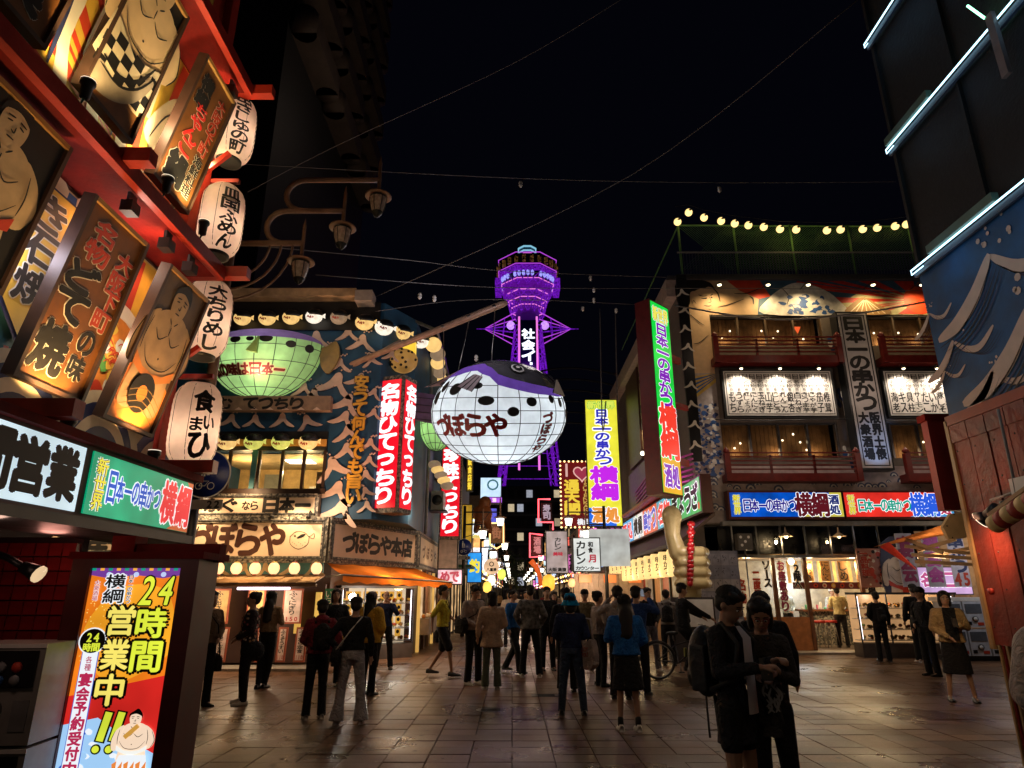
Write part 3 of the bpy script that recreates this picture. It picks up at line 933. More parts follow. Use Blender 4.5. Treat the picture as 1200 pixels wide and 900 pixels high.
a.stroke([(-.02, .6), (-.06, .38)], -.011, .075, INK, False, 1).stroke([(.07, .6), (.03, .38)], -.011, .075, INK, False, 1)
a.stroke([(-.022, .59), (-.058, .39)], -.014, .05, YG, False, 1).stroke([(.068, .59), (.032, .39)], -.014, .05, YG, False, 1)
for x in (-.075, .015): a.disc(x, .335, .036, -.011, INK); a.disc(x, .335, .025, -.014, YG)
write(a, '横綱', -.22, -.06, 1.38, 1.61, -.010, [(WHs, .09), (INK, .012)], vert=True)
write(a, '日本一の串かつ', -.045, -.01, 1.38, 1.6, -.010, [(WHs, .1), (INK, .02)], vert=True, q=0)
write(a, '大衆酒場', -.29, -.25, 1.4, 1.56, -.010, [(WHs, .1), (E_((.5, .1, .1)), .02)], vert=True, q=0)
a.poly([(-.29, .12), (-.17, .12), (-.17, 1.02), (-.29, 1.02)], -.007, E_((.05, .1, .5))).poly([(-.284, .126), (-.176, .126), (-.176, 1.02), (-.284, 1.02)], -.009, WHs)
a.disc(-.23, 1.1, .1, -.0095, WHs, n=24).disc(-.23, 1.1, .09, -.0105, INK, n=24)
write(a, '24', -.28, -.18, 1.09, 1.16, -.012, [(YG, .03)])
write(a, '時間', -.29, -.17, 1.02, 1.085, -.012, [(YG, .02)])
write(a, '各種', -.255, -.205, .88, .99, -.011, [(E_((.4, .02, .08)), .0)], vert=True)
write(a, '宴会予約受付中', -.278, -.182, .15, .87, -.011, [(E_((.45, .02, .08)), .03)], vert=True)
write(a, '横綱', .12, .27, .0, .17, -.05, [(WHs, .1), (INK, .05)], vert=True)
a.v = [(x_, y_, 1.655 - (1.655 - z_) * .9) for x_, y_, z_ in a.v]
a.build('printed_artwork', BP)


def wbuild(mb, name, parent):
    """link a mesh drawn in world coordinates under an unrotated thing"""
    return mb.build(name, parent, loc=tuple(-q for q in parent.location))


# ------------------------------------------------------------------ BLOWFISH RESTAURANT, facade in the plane Y = 16
def mosaic():
    m = bpy.data.materials.new('granite_mosaic')
    m.use_nodes = True
    nt = m.node_tree
    b = nt.nodes['Principled BSDF']
    tc, vo, cr = nt.nodes.new('ShaderNodeTexCoord'), nt.nodes.new('ShaderNodeTexVoronoi'), nt.nodes.new('ShaderNodeValToRGB')
    vo.inputs['Scale'].default_value = 22
    cr.color_ramp.elements[0].color = (.03, .03, .028, 1)
    cr.color_ramp.elements[1].color = (.4, .37, .3, 1)
    cr.color_ramp.elements[0].position = .3
    nt.links.new(tc.outputs['Object'], vo.inputs['Vector']); nt.links.new(vo.outputs['Color'], cr.inputs[0]); nt.links.new(cr.outputs[0], b.inputs['Base Color'])
    return m


MOS = mosaic()
ZWALL = M((.012, .075, .16), .6, noise=.35, scale=2.5, name='sea_blue_wall')
WAVE = M((.7, .52, .42), .6, noise=.15, name='wave_board')
SIGNB = M((.8, .62, .45), .5, noise=.12, scale=2, name='sign_board_cream')
ZB = thing('restaurant_building', 'blowfish restaurant building with sea blue wave wall', 'building', (-6.5, 16.9, 0))
mb = MB()


def prism(mb, fp, z0, z1, mat):
    n = len(fp)
    vs = [(x, y, z0) for x, y in fp] + [(x, y, z1) for x, y in fp]
    mb.add(vs, [tuple(range(n))[::-1], tuple(range(n, 2 * n))] + [(i, (i + 1) % n, (i + 1) % n + n, i + n) for i in range(n)], mat)


# walls around window hole (X -7.7..-4.6, Z 4.0..4.95)
prism(mb, [(-13, 16), (-7.75, 16), (-7.75, 27), (-13, 27)], 3.3, 9.0, ZWALL)
prism(mb, [(-7.75, 16), (-4.6, 16), (-4.6, 27), (-7.75, 27)], 4.97, 9.0, ZWALL)
prism(mb, [(-7.75, 16), (-4.6, 16), (-4.6, 27), (-7.75, 27)], 3.3, 4.0, ZWALL)
prism(mb, [(-4.6, 16), (-3.4, 16), (-2.7, 17.2), (-2.7, 27), (-4.6, 27)], 3.3, 9.0, ZWALL)
mb.box(-7.75, -4.6, 18.5, 18.6, 4.0, 4.97, M((.75, .5, .2), .7))
wbuild(mb, 'wall', ZB)
mb = MB()
prism(mb, [(-13, 16.9), (-4.5, 16.9), (-4.35, 17.6), (-2.75, 19.4), (-2.75, 27), (-13, 27)], 0, 3.3, M((.06, .03, .02), .6))
wbuild(mb, 'ground_floor_wall', ZB)
mb = MB()
mb.box(-8.0, -4.1, 15.6, 16.0, 9.03, 9.25, WOOD).box(-4.1, -3.65, 15.5, 16, 8.85, 9.15, M((.45, .36, .3), .6))
wbuild(mb, 'eave_beam', ZB)
mb = MB().bar((-4.1, 15.6, 9.0), (-2.2, 17.8, 8.95), .06, .08, STEEL).bar((-2.2, 17.8, 8.95), (-2.3, 26, 8.95), .06, .08, STEEL)
wbuild(mb, 'eave_rail', ZB)
wbuild(MB().box(-8.0, -3.5, 15.93, 15.998, 8.2, 9.0, BLK), 'fascia_board', ZB)
cr = [(372, 398, 30, -1), (407, 392, 25, 1), (423, 402, 30, 1), (390, 413, 22, -1), (397, 428, 25, 1), (392, 450, 40, 1), (355, 457, 24, 1), (367, 463, 24, 1), (405, 473, 34, 1),
      (458, 417, 18, 1), (437, 423, 20, -1), (420, 446, 27, 1), (437, 461, 18, 1), (402, 491, 28, 1), (437, 485, 18, 1), (407, 508, 30, 1), (433, 521, 20, 1), (405, 529, 27, 1), (432, 541, 18, 1),
      (393, 548, 36, -1), (430, 558, 20, -1), (393, 576, 34, 1), (430, 577, 18, -1), (398, 598, 38, 1), (431, 594, 18, -1), (270, 493, 22, 1), (300, 494, 22, -1), (330, 493, 24, 1), (362, 495, 26, -1),
      (250, 600, 1, 1)]
for px, py, wd, fl in cr[:-1]:
    p = atY(px, py, 16)
    c = MB()
    crest(c, 0, 0, wd / 46 * .95, 0, WAVE, fl, .035)
    for k in range(4): c.ell((fl * (.1 + .07 * k) * wd / 34, .01, (.42 + .05 * (k % 2)) * wd / 44), .026, .015, .026, WAVE, 6, 4)
    c.build('wave_board', ZB, loc=(p.x + 6.5, 15.955 - 16.9 - .0, p.z), rot=(0, rnd.uniform(-.22, .22), 0))
c = MB()
write(c, '安うて何んでも旨い', -4.04, -3.68, 3.66, 6.95, 15.93, [(M((.12, .06, .01), .6), .06), (M((.8, .45, .05), .45, name='gold_lettering'), .03)], vert=True, fit=.95)
wbuild(c, 'lettering', ZB)
# tiled signboard strip and window front
wbuild(MB().box(-8.2, -4.55, 15.72, 15.95, 5.95, 6.32, M((.33, .22, .15), .6, noise=.3)), 'roof_board', ZB)
c = MB()
write(c, 'てつちり', -6.75, -5.2, 5.97, 6.28, 15.715, [(INK, .04)])
write(c, 'まむ', -7.75, -7.0, 5.97, 6.28, 15.715, [(INK, .04)])
for k in range(9): c.poly([(-8.1 + k * .39, 5.955), (-7.9 + k * .39, 5.955), (-8.0 + k * .39, 6.03)], 15.714, WAVE)
wbuild(c, 'board_lettering', ZB)
wbuild(MB().box(-8.2, -4.6, 15.9, 15.98, 4.97, 5.45, BLK), 'lintel', ZB)
wbuild(MB().box(-8.2, -4.6, 15.86, 15.92, 5.07, 5.24, M((.6, .3, .06), .5)), 'lintel_strip', ZB)
DW = M((.04, .02, .012), .5)
xs = [-7.75, -6.98, -6.25, -6.05, -5.58, -5.1, -4.6]
for k, x in enumerate((-7.72, -6.98, -6.25, -5.68, -5.15, -4.63)):
    wbuild(MB().box(x - .035, x + .035, 15.94, 16.02, 4.0, 4.97, DW), 'window_post', ZB)
wbuild(MB().box(-7.8, -4.55, 15.88, 16.03, 3.9, 4.02, DW), 'window_sill', ZB)
wbuild(MB().box(-6.42, -6.3, 15.9, 15.96, 3.95, 5.0, TEAL), 'blue_pillar', ZB)
for a, b in ((-7.7, -7.0), (-6.95, -6.28), (-6.2, -5.7), (-5.64, -5.18), (-5.1, -4.66)):
    wbuild(MB().box(a, b, 15.975, 15.985, 4.03, 4.95, glass()), 'pane', ZB)
ROOMC = M((.7, .5, .25), .7, noise=.15)
rm = MB().box(-7.75, -4.6, 16.3, 18.5, 4.955, 4.965, ROOMC).box(-7.0, -6.5, 18.4, 18.5, 4.3, 4.8, M((.25, .25, .2), .6)).box(-4.9, -4.61, 16.3, 18.4, 4.01, 4.5, ROOMC)
wbuild(rm, 'room_lining', ZB)
wbuild(MB().box(-6.0, -5.3, 17.0, 17.5, 4.93, 4.95, G((1, .95, .8), 4)), 'ceiling_panel', ZB)
c = MB()
for k in range(8):
    x = -5.55 + k * .11
    write(c, rnd.choice(['ふぐ', '刺身', 'てつ', '寿し']), x, x + .08, 4.12, 4.32, 18.0, [(INK, .0)], vert=True, q=0)
c.box(-5.6, -4.65, 18.02, 18.04, 4.05, 4.4, PWHITE)
wbuild(c, 'menu_strip', ZB)
lamp('POINT', (-5.4, 17.0, 4.6), 26, (1, .7, .3), .12)
lamp('POINT', (-7.0, 17.0, 4.6), 18, (1, .65, .28), .12)
for z, x0, x1 in ((3.33, -8.0, -4.62),):
    pass


def board(label, x0, x1, z0, z1, y, frame, draw, name='signboard', cat='sign', rz=0, depth=.16):
    """a framed board; local origin at lower left"""
    t = thing(name, label, cat, (x0, y, z0), rz)
    w, h = x1 - x0, z1 - z0
    MB().box(0, w, 0, depth, 0, h, M((.2, .15, .1), .6)).build('backing', t)
    f = frame
    fb = MB()
    for q in ((-.0, w, 0, f), (0, w, h - f, h), (0, f, f, h - f), (w - f, w, f, h - f)): fb.box(q[0], q[1], -.05, .0, q[2], q[3], MOS)
    g = f * .55
    for q in ((g, w - g, g, g + .02), (g, w - g, h - g - .02, h - g), (g, g + .02, g, h - g), (w - g - .02, w - g, g, h - g)): fb.box(q[0], q[1], -.07, -.05, q[2], q[3], DGREY)
    fb.build('mosaic_frame', t)
    MB().box(f, w - f, -.02, 0, f, h - f, SIGNB).build('board_face', t)
    c = MB()
    draw(c, w, h)
    c.build('lettering', t)
    return t


def fishy(c, x, z, s, y):
    c.stroke([(x - s, z + .3 * s), (x - .9 * s, z - .5 * s), (x, z - s), (x + .9 * s, z - .5 * s), (x + s, z + .3 * s)], y, s * .06, INK, False)
    c.stroke([(x - s, z + .3 * s), (x - .4 * s, z + .8 * s), (x + .5 * s, z + .7 * s), (x + s, z + .3 * s), (x + 1.5 * s, z + .6 * s), (x + 1.5 * s, z + .1 * s), (x + s, z + .2 * s)], y, s * .06, INK, False)
    c.poly(sp([(x - .3 * s, z + .1 * s), (x + .1 * s, z + .5 * s), (x + .6 * s, z + .55 * s), (x + .3 * s, z + .2 * s)]), y, INK)
    c.disc(x - .5 * s, z + .35 * s, s * .1, y, INK, n=8)
    for k in range(7): c.disc(x - .7 * s + k * .22 * s, z - .3 * s - (k % 3) * .15 * s, s * .04, y, INK, n=6)


board('narrow cream board lettered fugu nara nihon-ichi above the main board', -7.9, -4.62, 3.33, 3.87, 15.75, .09,
      lambda c, w, h: (write(c, 'ふぐ', .55, 1.35, .1, h - .1, -.024, [(INK, .035)]), write(c, 'なら', 1.45, 1.85, .15, h - .17, -.024, [(INK, .025)]), write(c, '日本一', 1.95, 3.1, .08, h - .08, -.024, [(INK, .045)])))
board('large cream board with zuboraya brush lettering and a blowfish drawing', -8.05, -4.3, 2.27, 3.31, 15.6, .14,
      lambda c, w, h: (write(c, 'づぼらや', .5, 2.75, .16, h - .16, -.024, [(M((.06, .02, .012), .5), .045)], fit=.97), c.stroke([(.42, .2), (.6, .8)], -.025, .05, INK), c.stroke([(.52, .2), (.72, .82)], -.025, .05, INK), fishy(c, 3.1, .52, .22, -.024)))
board('cream board lettered fugu ryori senmon behind the green sign', -12.2, -8.1, 2.45, 3.25, 15.6, .1,
      lambda c, w, h: write(c, 'ふぐ料理専門', .4, 4.0, .12, h - .12, -.024, [(INK, .045)], fit=.97))
v = Vector((-2.72 + 4.28, 19.2 - 15.62, 0))
board('cream zuboraya main shop board on the slanted corner above the orange awning', -4.28, -4.28 + v.length, 2.27, 3.31, 15.62, .14,
      lambda c, w, h: write(c, 'づぼらや本店', .5, w - .3, .28, h - .28, -.024, [(INK, .045)], fit=.97), rz=math.atan2(v.y, v.x))
board('dim cream board facing the street round the corner of the blowfish restaurant', -2.70, 2.4, 2.3, 3.3, 19.25, .12,
      lambda c, w, h: write(c, 'づぼらや', .7, w - .4, .3, h - .3, -.024, [(M((.2, .1, .06), .5), .03)]), rz=PI / 2)
# lamps washing the boards
for k, x in enumerate((-7.3, -5.1)):
    lamp('SPOT', (x, 15.15, 3.75), 55, (1, .66, .34), .05, (x, 15.6, 2.7), 110, .9)
lamp('SPOT', (-6.4, 15.2, 4.1), 24, (1, .62, .32), .05, (-6.4, 15.75, 3.5), 130, .9)
lamp('SPOT', (-10, 15.1, 3.7), 45, (1, .66, .34), .05, (-10, 15.6, 2.8), 120, .9)
lamp('SPOT', (-4.6, 15.0, 3.9), 42, (1, .68, .42), .05, (-3.9, 16.2, 2.7), 95, .9)
lamp('SPOT', (-2.5, 17.2, 4.0), 55, (1, .68, .42), .05, (-3.2, 18.1, 2.6), 110, .9)
lamp('SPOT', (-4.4, 14.9, 3.2), 55, (1, .55, .3), .08, (-4.3, 16, 6.6), 100, 1)
lamp('SPOT', (-6.5, 14.9, 6.5), 38, (1, .6, .38), .08, (-5.4, 16, 8.2), 110, 1)
for k, x in enumerate((-5.6, -4.75, -3.9)):
    t = thing('board_lamp', ['small black lamp on the narrow fugu board', 'small black lamp at the right end of the narrow board', 'small black lamp above the slanted corner board'][k], 'spotlight', (x, 15.5, 3.34), 0, 'small lamps over the cream boards')
    MB().tube([(0, .25, .05), (0, .05, .1), (0, -.02, .02)], .018, BLK, 6).tube([(0, -.02, .02), (0, -.05, -.08)], [.03, .06], BLK, 10).build('lamp_body', t)

# eaves under the boards: wave strip, shingle roof, fluorescent tubes, posts
wbuild(MB().box(-8.2, -4.4, 15.75, 15.85, 2.02, 2.3, TEAL), 'wave_strip', ZB)
c = MB()
for k in range(7): crest(c, -7.9 + k * .55, 2.12, .42, 15.745, M((.6, .45, .25), .6), 1 if k % 2 else -1)
wbuild(c, 'strip_waves', ZB)
shm = MB().add([(0, 0, 0), (.21, 0, 0), (.27, .62, .16), (.06, .62, .16), (0, .0, -.025), (.21, 0, -.025), (.27, .62, .13), (.06, .62, .13)], [(0, 1, 2, 3), (7, 6, 5, 4), (0, 4, 5, 1), (0, 3, 7, 4), (1, 5, 6, 2)], WOOD)
b = MB(); b.add([(0, 0, 0), (.21, 0, 0), (.25, .62, .16), (.04, .62, .16), (0, .0, -.025), (.21, 0, -.025), (.25, .62, .13), (.04, .62, .13)], [(0, 1, 2, 3), (7, 6, 5, 4), (0, 4, 5, 1), (0, 3, 7, 4), (1, 5, 6, 2)], WOOD)
shm = b.mesh('shingle')
for k in range(18): link('shingle', shm, ZB, (-8.25 + k * .215 + 6.5, 15.2 - 16.9, 1.84 + (k % 2) * .008))
wbuild(MB().box(-8.3, -4.4, 15.3, 15.4, 1.74, 1.8, BROWN), 'eave_rafter', ZB)
for a, b in ((-7.65, -6.95), (-6.3, -5.1)):
    wbuild(MB().tube([(a, 15.7, 1.7), (b, 15.7, 1.7)], .028, G((1, .75, .95), 5), 8), 'fluorescent_tube', ZB)
    lamp('POINT', ((a + b) / 2, 15.5, 1.6), 22, (1, .75, .45), .2)
for x in (-7.65, -6.85, -5.05, -4.6):
    wbuild(MB().box(x - .06, x + .06, 16.3, 16.42, .7, 1.62, G((.85, .5, .1), .75)), 'lit_post', ZB)
wbuild(MB().box(-8.2, -4.5, 16.5, 16.6, 0.05, 1.8, M((.05, .02, .015), .6)), 'shop_front', ZB)
c = MB()
c.box(-4.42, -4.22, 16.2, 16.24, .7, 1.7, M((.02, .2, .1), .6))
write(c, 'いらっしゃい', -4.4, -4.24, .75, 1.65, 16.19, [(PWHITE, .0)], vert=True)
wbuild(c, 'green_curtain', ZB)


def menu_board(lb, px0, px1, py0, py1, Y, text, price, face, lean=0, name='menu_board'):
    p, q = atY(px0, py1, Y), atY(px1, py0, Y)
    w, h = q.x - p.x, q.z - p.z
    t = thing(name, lb, 'menu board', (p.x, Y, p.z), 0, rx=lean)
    MB().box(0, w, 0, .04, 0, h, M((.35, .08, .04), .6)).build('frame', t)
    MB().box(.04, w - .04, -.006, 0, .04, h - .04, face).build('face', t)
    c = MB()
    write(c, text, w * .22, w * .78, h * (.25 if price else .1), h * .94, -.01, [(INK, .03)], vert=True, q=0)
    if price: write(c, price, w * .15, w * .85, h * .07, h * .2, -.01, [(M((.45, .02, .02), .5), .03)], q=0)
    c.build('lettering', t)
    return t


WOF, PKF = M((.6, .38, .15), .6), M((.72, .55, .5), .6)
menu_board('tan menu board priced 640 under the left fluorescent tube', 240, 271, 690, 731, 16.1, 'ふく出さの', '640', WOF)
menu_board('tan menu board behind the woman in the flowered jacket', 287, 312, 690, 731, 16.1, 'ふく天', '', WOF)
menu_board('pink menu board priced 150 right of the long haired woman', 329, 356, 690, 731, 16.1, 'ふくにぎり', '150', PKF)
for k, (a, b, tx) in enumerate(((229, 248, 'ふく天丼'), (247, 268, 'ふくうどん定食'), (297, 309, 'てっちり'), (322, 337, 'ふくぞうすい'), (343, 360, 'ふくから定食'), (368, 380, '雑炊'))):
    menu_board(['low pink menu stand lettered fugu tendon, leftmost', 'low pink menu stand, second from the left', 'low pink menu stand half hidden by the flowered jacket', 'low pink menu stand behind the long haired woman', 'low pink menu stand right of the long haired woman', 'low pink menu stand beside the maroon hooded figure'][k], a, b, 735, 776, 15.75, tx, '110' if k < 5 else '', PKF, name='menu_stand', lean=-.08)
# row of little round paper lamps
for k, px in enumerate((217, 256, 277, 299, 321, 345, 371)):
    p = atY(px, 666, 15.3)
    t = thing('round_lantern', ['leftmost', 'second', 'third', 'fourth', 'fifth', 'sixth', 'rightmost'][k] + ' of the small round glowing lanterns below the big zuboraya board', 'lantern', p, 0, 'small round lanterns under the zuboraya board')
    MB().ell((0, 0, 0), .125, .125, .14, G((1, .6, .28), 1.5), 14, 8).build('lantern_skin', t)
    MB().lathe([(.001, .15), (.06, .145), (.06, .11)], RED if k % 2 else GOLD, n=10).lathe([(.05, -.12), (.05, -.15), (.001, -.16)], RED, n=10).build('rings', t)
lamp('POINT', (-6, 14.9, 2.15), 10, (1, .55, .22), .3)

# red vertical light boxes
REDL = G((.85, .005, .02), 1.0, .1)


def red_box(lb, corner, z0, z1, wl, wr, rz, texts, one=False):
    t = thing('vertical_light_box', lb, 'sign', (corner[0], corner[1], z0), rz)
    h = z1 - z0
    # local: left face spans x from -wl to 0 in plane y=0 ; right face spans y 0..wr at x=0
    MB().box(-wl - .03, .03, -.02, wr, 0, h, MOS).build('case', t)
    MB().box(-wl + .02, -.04, -.04, -.02, .12, h - .12, REDL).build('red_face', t)
    c = MB()
    n = len(texts)
    write(c, texts, -wl + .04, -.06, .2, h - .2, -.045, [(M((.25, .0, .02), .5), .045), (G((1, .96, .98), 1.25, 0), .04)], vert=True, fit=.88)
    c.build('lettering', t)
    if wr > .2:
        s = link('red_face', MB().box(-.02, .0, .06, wr - .04, .12, h - .12, REDL).mesh('red_face'), t, (.045, 0, 0))
        c = MB()
        write(c, texts, .06, wr - .06, .2, h - .2, -.07, [(M((.25, .0, .02), .5), .045), (G((1, .96, .98), 1.25, 0), .04)], vert=True, fit=.88)
        link('lettering', c.mesh('lettering'), t, rot=(0, 0, PI / 2))
    return t


red_box('tall red double light box with white blowfish lettering on the corner', (-2.78, 15.9, 3), 3.45, 6.95, .74, .62, R(-22), '名物ひてっちり')
red_box('single red light box lettered chinmi tetchiri below the big blowfish lantern', (-1.75, 22.4, 3), 3.3, 7.1, .68, .1, R(-6), 'の珍味てっちり')
lamp('POINT', (-3.1, 14.9, 5.2), 5, (1, .1, .1), .4)

# orange awning over the slanted corner
aw = thing('awning', 'orange cloth awning over the food display of the blowfish restaurant', 'awning', (-4.3, 16.0, 1.95))
b = MB()
P0, P1, P2, P3 = Vector((-4.35, 15.95, 2.27)), Vector((-2.75, 19.3, 2.27)), Vector((-1.62, 18.5, 1.88)), Vector((-3.7, 14.9, 1.98))
N = 8
vs = []
for i in range(N + 1):
    for j in range(4):
        u, v2 = i / N, j / 3
        q = P0.lerp(P1, u).lerp(P3.lerp(P2, u), v2)
        vs.append(q + Vector((0, 0, -.03 * math.sin(PI * v2) - (.02 if i % 2 else 0))))
fs = [(i * 4 + j, i * 4 + j + 1, i * 4 + j + 5, i * 4 + j + 4) for i in range(N) for j in range(3)]
ORAW = paper((.75, .2, .03), .45)
b.add(vs, fs, ORAW, True)
wbuild(b, 'awning_cloth', aw)
b = MB()
for i in range(N):
    a0, a1 = P3.lerp(P2, i / N), P3.lerp(P2, (i + 1) / N)
    b.add([a0, a1, a1 - Vector((0, 0, .13)), (a0 + a1) / 2 - Vector((0, 0, .17)), a0 - Vector((0, 0, .13))], [(0, 1, 2, 3, 4)], ORAW)
wbuild(b, 'valance', aw)
wbuild(MB().tube([P3, P2], .025, STEEL, 6).tube([P3, P0 - Vector((0, 0, .3))], .02, STEEL, 6).tube([P2, P1 - Vector((0, 0, .3))], .02, STEEL, 6), 'awning_frame', aw)
lamp('POINT', (-3.1, 16.6, 1.85), 14, (1, .6, .25), .15)
lamp('POINT', (-2.5, 18.0, 1.8), 12, (1, .65, .3), .15)

# lit food display case
def display_case(lb, loc, rz, w, h, d, rows, gcol, warm, tagk=0):
    t = thing('display_case', lb, 'display case', loc, rz)
    MB().box(0, w, 0, d, 0, .35, M((.1, .08, .07), .4)).build('plinth', t)
    MB().box(-.03, w + .03, -.03, d + .03, h - .06, h, DGREY).build('case_top', t)
    MB().box(.0, w, d - .03, d, .35, h - .06, G(gcol, warm)).build('lit_back', t)
    f = MB()
    for x in (0, w * .3, w - .03): f.box(x, x + .03, -.01, .02, .35, h - .06, DGREY)
    f.build('case_frame', t)
    MB().box(.03, w - .03, .005, .012, .36, h - .07, glass()).build('glass_front', t)
    for x in (.06, w - .08):
        MB().tube([(x, .05, .45), (x, .05, h - .1)], .014, G((1, .9, .95), 4), 6).build('tube_light', t)
    for r in range(rows):
        z = .42 + r * (h - .55) / rows
        MB().box(.03, w - .03, .06, d - .05, z - .015, z, M((.5, .5, .5), .2)).build('shelf', t)
        n = int(w / .2)
        for k in range(n):
            x = .12 + k * (w - .2) / max(1, n - 1)
            c = MB()
            c.lathe([(.001, z + .01), (.06, z + .012), (.085, z + .035), (.08, z + .035)], WHITE, (x, d * .35, 0), 10)
            for q in range(5):
                c.ell((x + rnd.uniform(-.05, .05), d * .3 + rnd.uniform(-.04, .04), z + .06 + rnd.uniform(0, .05)), .05, .045, .035, rnd.choice([M((.7, .3, .06), .5), M((.7, .12, .05), .5), M((.3, .4, .06), .5), CREAM, YEL]), 6, 4)
            c.build('food_plate', t)
        if tagk:
            c = MB()
            for k in range(int(w / .25)):
                x = .1 + k * .25
                c.box(x, x + .17, d - .06, d - .05, z + .08, z + .3, G((.9, .45, .05), .8))
                c.disc(x + .08, z + .2, .05, d - .065, INK, n=8)
            c.build('picture_card', t)
    return t


DCa = display_case('lit glass food display case under the orange awning', (-4.25, 17.1, 0), math.atan2(1.5, 1.75), 2.15, 1.78, .5, 4, (.9, .72, .5), .9, 1)
lamp('POINT', (-3.5, 17.1, 1.5), 18, (1, .9, .75), .1)
lamp('POINT', (-2.9, 17.8, .9), 5, (1, .9, .75), .1)

# street side of the ground floor: lit posts, goods and a menu rack
for k in range(6):
    y_ = 19.9 + k * 1.15
    wbuild(MB().box(-2.74, -2.66, y_, y_ + .14, 0, 2.25, [G((.9, .5, .12), .7), BROWN, M((.5, .3, .15), .5)][k % 3]), 'lit_post', ZB)
    wbuild(MB().box(-2.74, -2.7, y_ + .25, y_ + 1.0, .9, 2.1, [G((1, .7, .4), .6, .8), M((.4, .15, .05), .5), G((.9, .55, .2), .35, .8)][k % 3]), 'shop_window', ZB)
    wbuild(MB().box(-2.73, -2.4, y_ + .2, y_ + 1.05, .45, .9, M((.3, .24, .2), .5)), 'goods_shelf', ZB)
    c = MB()
    for q in range(8): c.ell((-2.56 + rnd.uniform(-.1, .1), y_ + .25 + q * .1, .95), .06, .05, .06, rnd.choice([REDP, CREAM, YEL, WHITE, ORG]), 6, 4)
    wbuild(c, 'goods', ZB)
lamp('POINT', (-2.2, 21.2, 2.0), 9, (1, .7, .4), .2)

# ---- little blowfish lanterns
LY = [G((.95, .6, .2), .95, .2), G((.95, .85, .7), 1.1, .2), G((.45, .3, .18), .5, .2), G((.75, .75, .15), .8, .2)]
fm = {}


def blow_mesh(k):
    if k in fm: return fm[k]
    out = []
    b = MB(); b.ell((0, 0, 0), 1, .85, .85, LY[k], 18, 10); out.append(('body', b.mesh('body')))
    b = MB(); b.lathe([(.001, .97), (.5, .87), (.8, .64), (.97, .3), (.96, .12), (.9, .1)], BLK, (.1, 0.05, 0), 16, 1, .95); out.append(('back_cap', b.mesh('back_cap')))
    b = MB(); b.poly([(.9, .1), (1.35, .35), (1.3, 0), (1.35, -.25), (.9, -.05)], -.05, LY[k], .1); out.append(('tail', b.mesh('tail')))
    b = MB()
    for (az, el, r) in [(-60, 22, .1), (-35, 30, .1), (-10, 26, .05), (5, 26, .05), (20, 26, .05), (35, 24, .05), (50, 22, .05)]:
        a, e_ = R(az), R(el); c = Vector((math.sin(a) * math.cos(e_), -.87 * math.cos(a) * math.cos(e_), .87 * math.sin(e_)))
        b.ell(c, r, .05, r, INK, 8, 4)
    for q in ([(-.55, -.2), (-.45, .0), (-.35, -.25)], [(-.3, -.3), (-.15, -.05), (-.1, -.35)], [(.0, -.1), (.15, -.15), (.1, -.3)]): b.stroke(q, -.84, .12, REDP, False, 2)
    out.append(('markings', b.mesh('markings')))
    fm[k] = out
    return out


def blow(lb, p, r, k, grp, rz=0):
    t = thing('blowfish_lantern', lb, 'lantern', p, rz, grp, rx=R(12))
    for n, m in blow_mesh(k): link(n, m, t, scale=(r, r, r))
    return t


ords = ['first', 'second', 'third', 'fourth', 'fifth', 'sixth', 'seventh', 'eighth', 'ninth', 'tenth', 'eleventh', 'twelfth']
for k, (px, py) in enumerate(((284, 373), (313, 373), (341, 372), (368, 371), (397, 372), (427, 378), (450, 384), (471, 390), (493, 400))):
    y = 15.7 if k < 7 else 16.6 + (k - 7) * .8
    blow(ords[k] + ' small blowfish lantern from the left in the row under the blowfish restaurant eaves', atY(px, py, y), .22 if k < 5 else .24, [0, 0, 0, 1, 2, 0, 1, 0, 1][k], 'blowfish lanterns under the eaves', 0 if k < 6 else R(20))
for k, px in enumerate((266, 297, 329, 361)):
    blow(ords[k] + ' small blowfish lantern from the left above the yellow lit windows', atY(px, 518, 15.7), .23, [0, 3, 3, 0][k], 'blowfish lanterns over the windows')
for k in range(7):
    y = 17.6 + k * 1.25
    p = atY([508, 513, 513, 515, 517, 519, 521][k], [404, 415, 425, 436, 445, 453, 460][k], y)
    t = thing('round_lantern', ords[k] + ' golden lantern down the street side column of the blowfish restaurant', 'lantern', p, 0, 'golden lanterns on the street side')
    MB().ell((0, 0, 0), .24, .24, .22, [LY[0], LY[2]][k % 2], 12, 8).build('lantern_skin', t)
    MB().lathe([(.12, .21), (.12, .27), (.001, .27)], BLK, n=8).build('cap', t)
yl = thing('box_lantern', 'yellow box lantern on the corner roof of the blowfish restaurant', 'lantern', atY(480, 408, 16.6))
MB().box(-.17, .17, -.12, .12, -.17, .17, G((.95, .6, .05), 1)).build('lit_box', yl)
MB().box(-.19, .19, -.14, .14, .17, .2, BLK).build('box_lid', yl)
ob = thing('spotted_ball_lantern', 'dim orange spotted round lantern above the red double light box', 'lantern', atY(473, 423, 16.4))
MB().ell((0, 0, 0), .38, .3, .34, G((.5, .25, .06), .5, .3), 18, 10).build('lantern_skin', ob)
b = MB()
for k in range(14):
    a, e_ = rnd.uniform(-1.2, 1.2), rnd.uniform(-.8, .9)
    b.ell((.38 * math.sin(a) * math.cos(e_), -.3 * math.cos(a) * math.cos(e_), .34 * math.sin(e_)), .04, .03, .04, INK, 6, 4)
b.build('spots', ob)


# ---- large blowfish bodies
def interp(tb, a):
    for (a0, b0), (a1, b1) in zip(tb, tb[1:]):
        if a <= a1:
            t = (a - a0) / (a1 - a0); t = t * t * (3 - 2 * t)
            return b0 + (b1 - b0) * t
    return tb[-1][1]


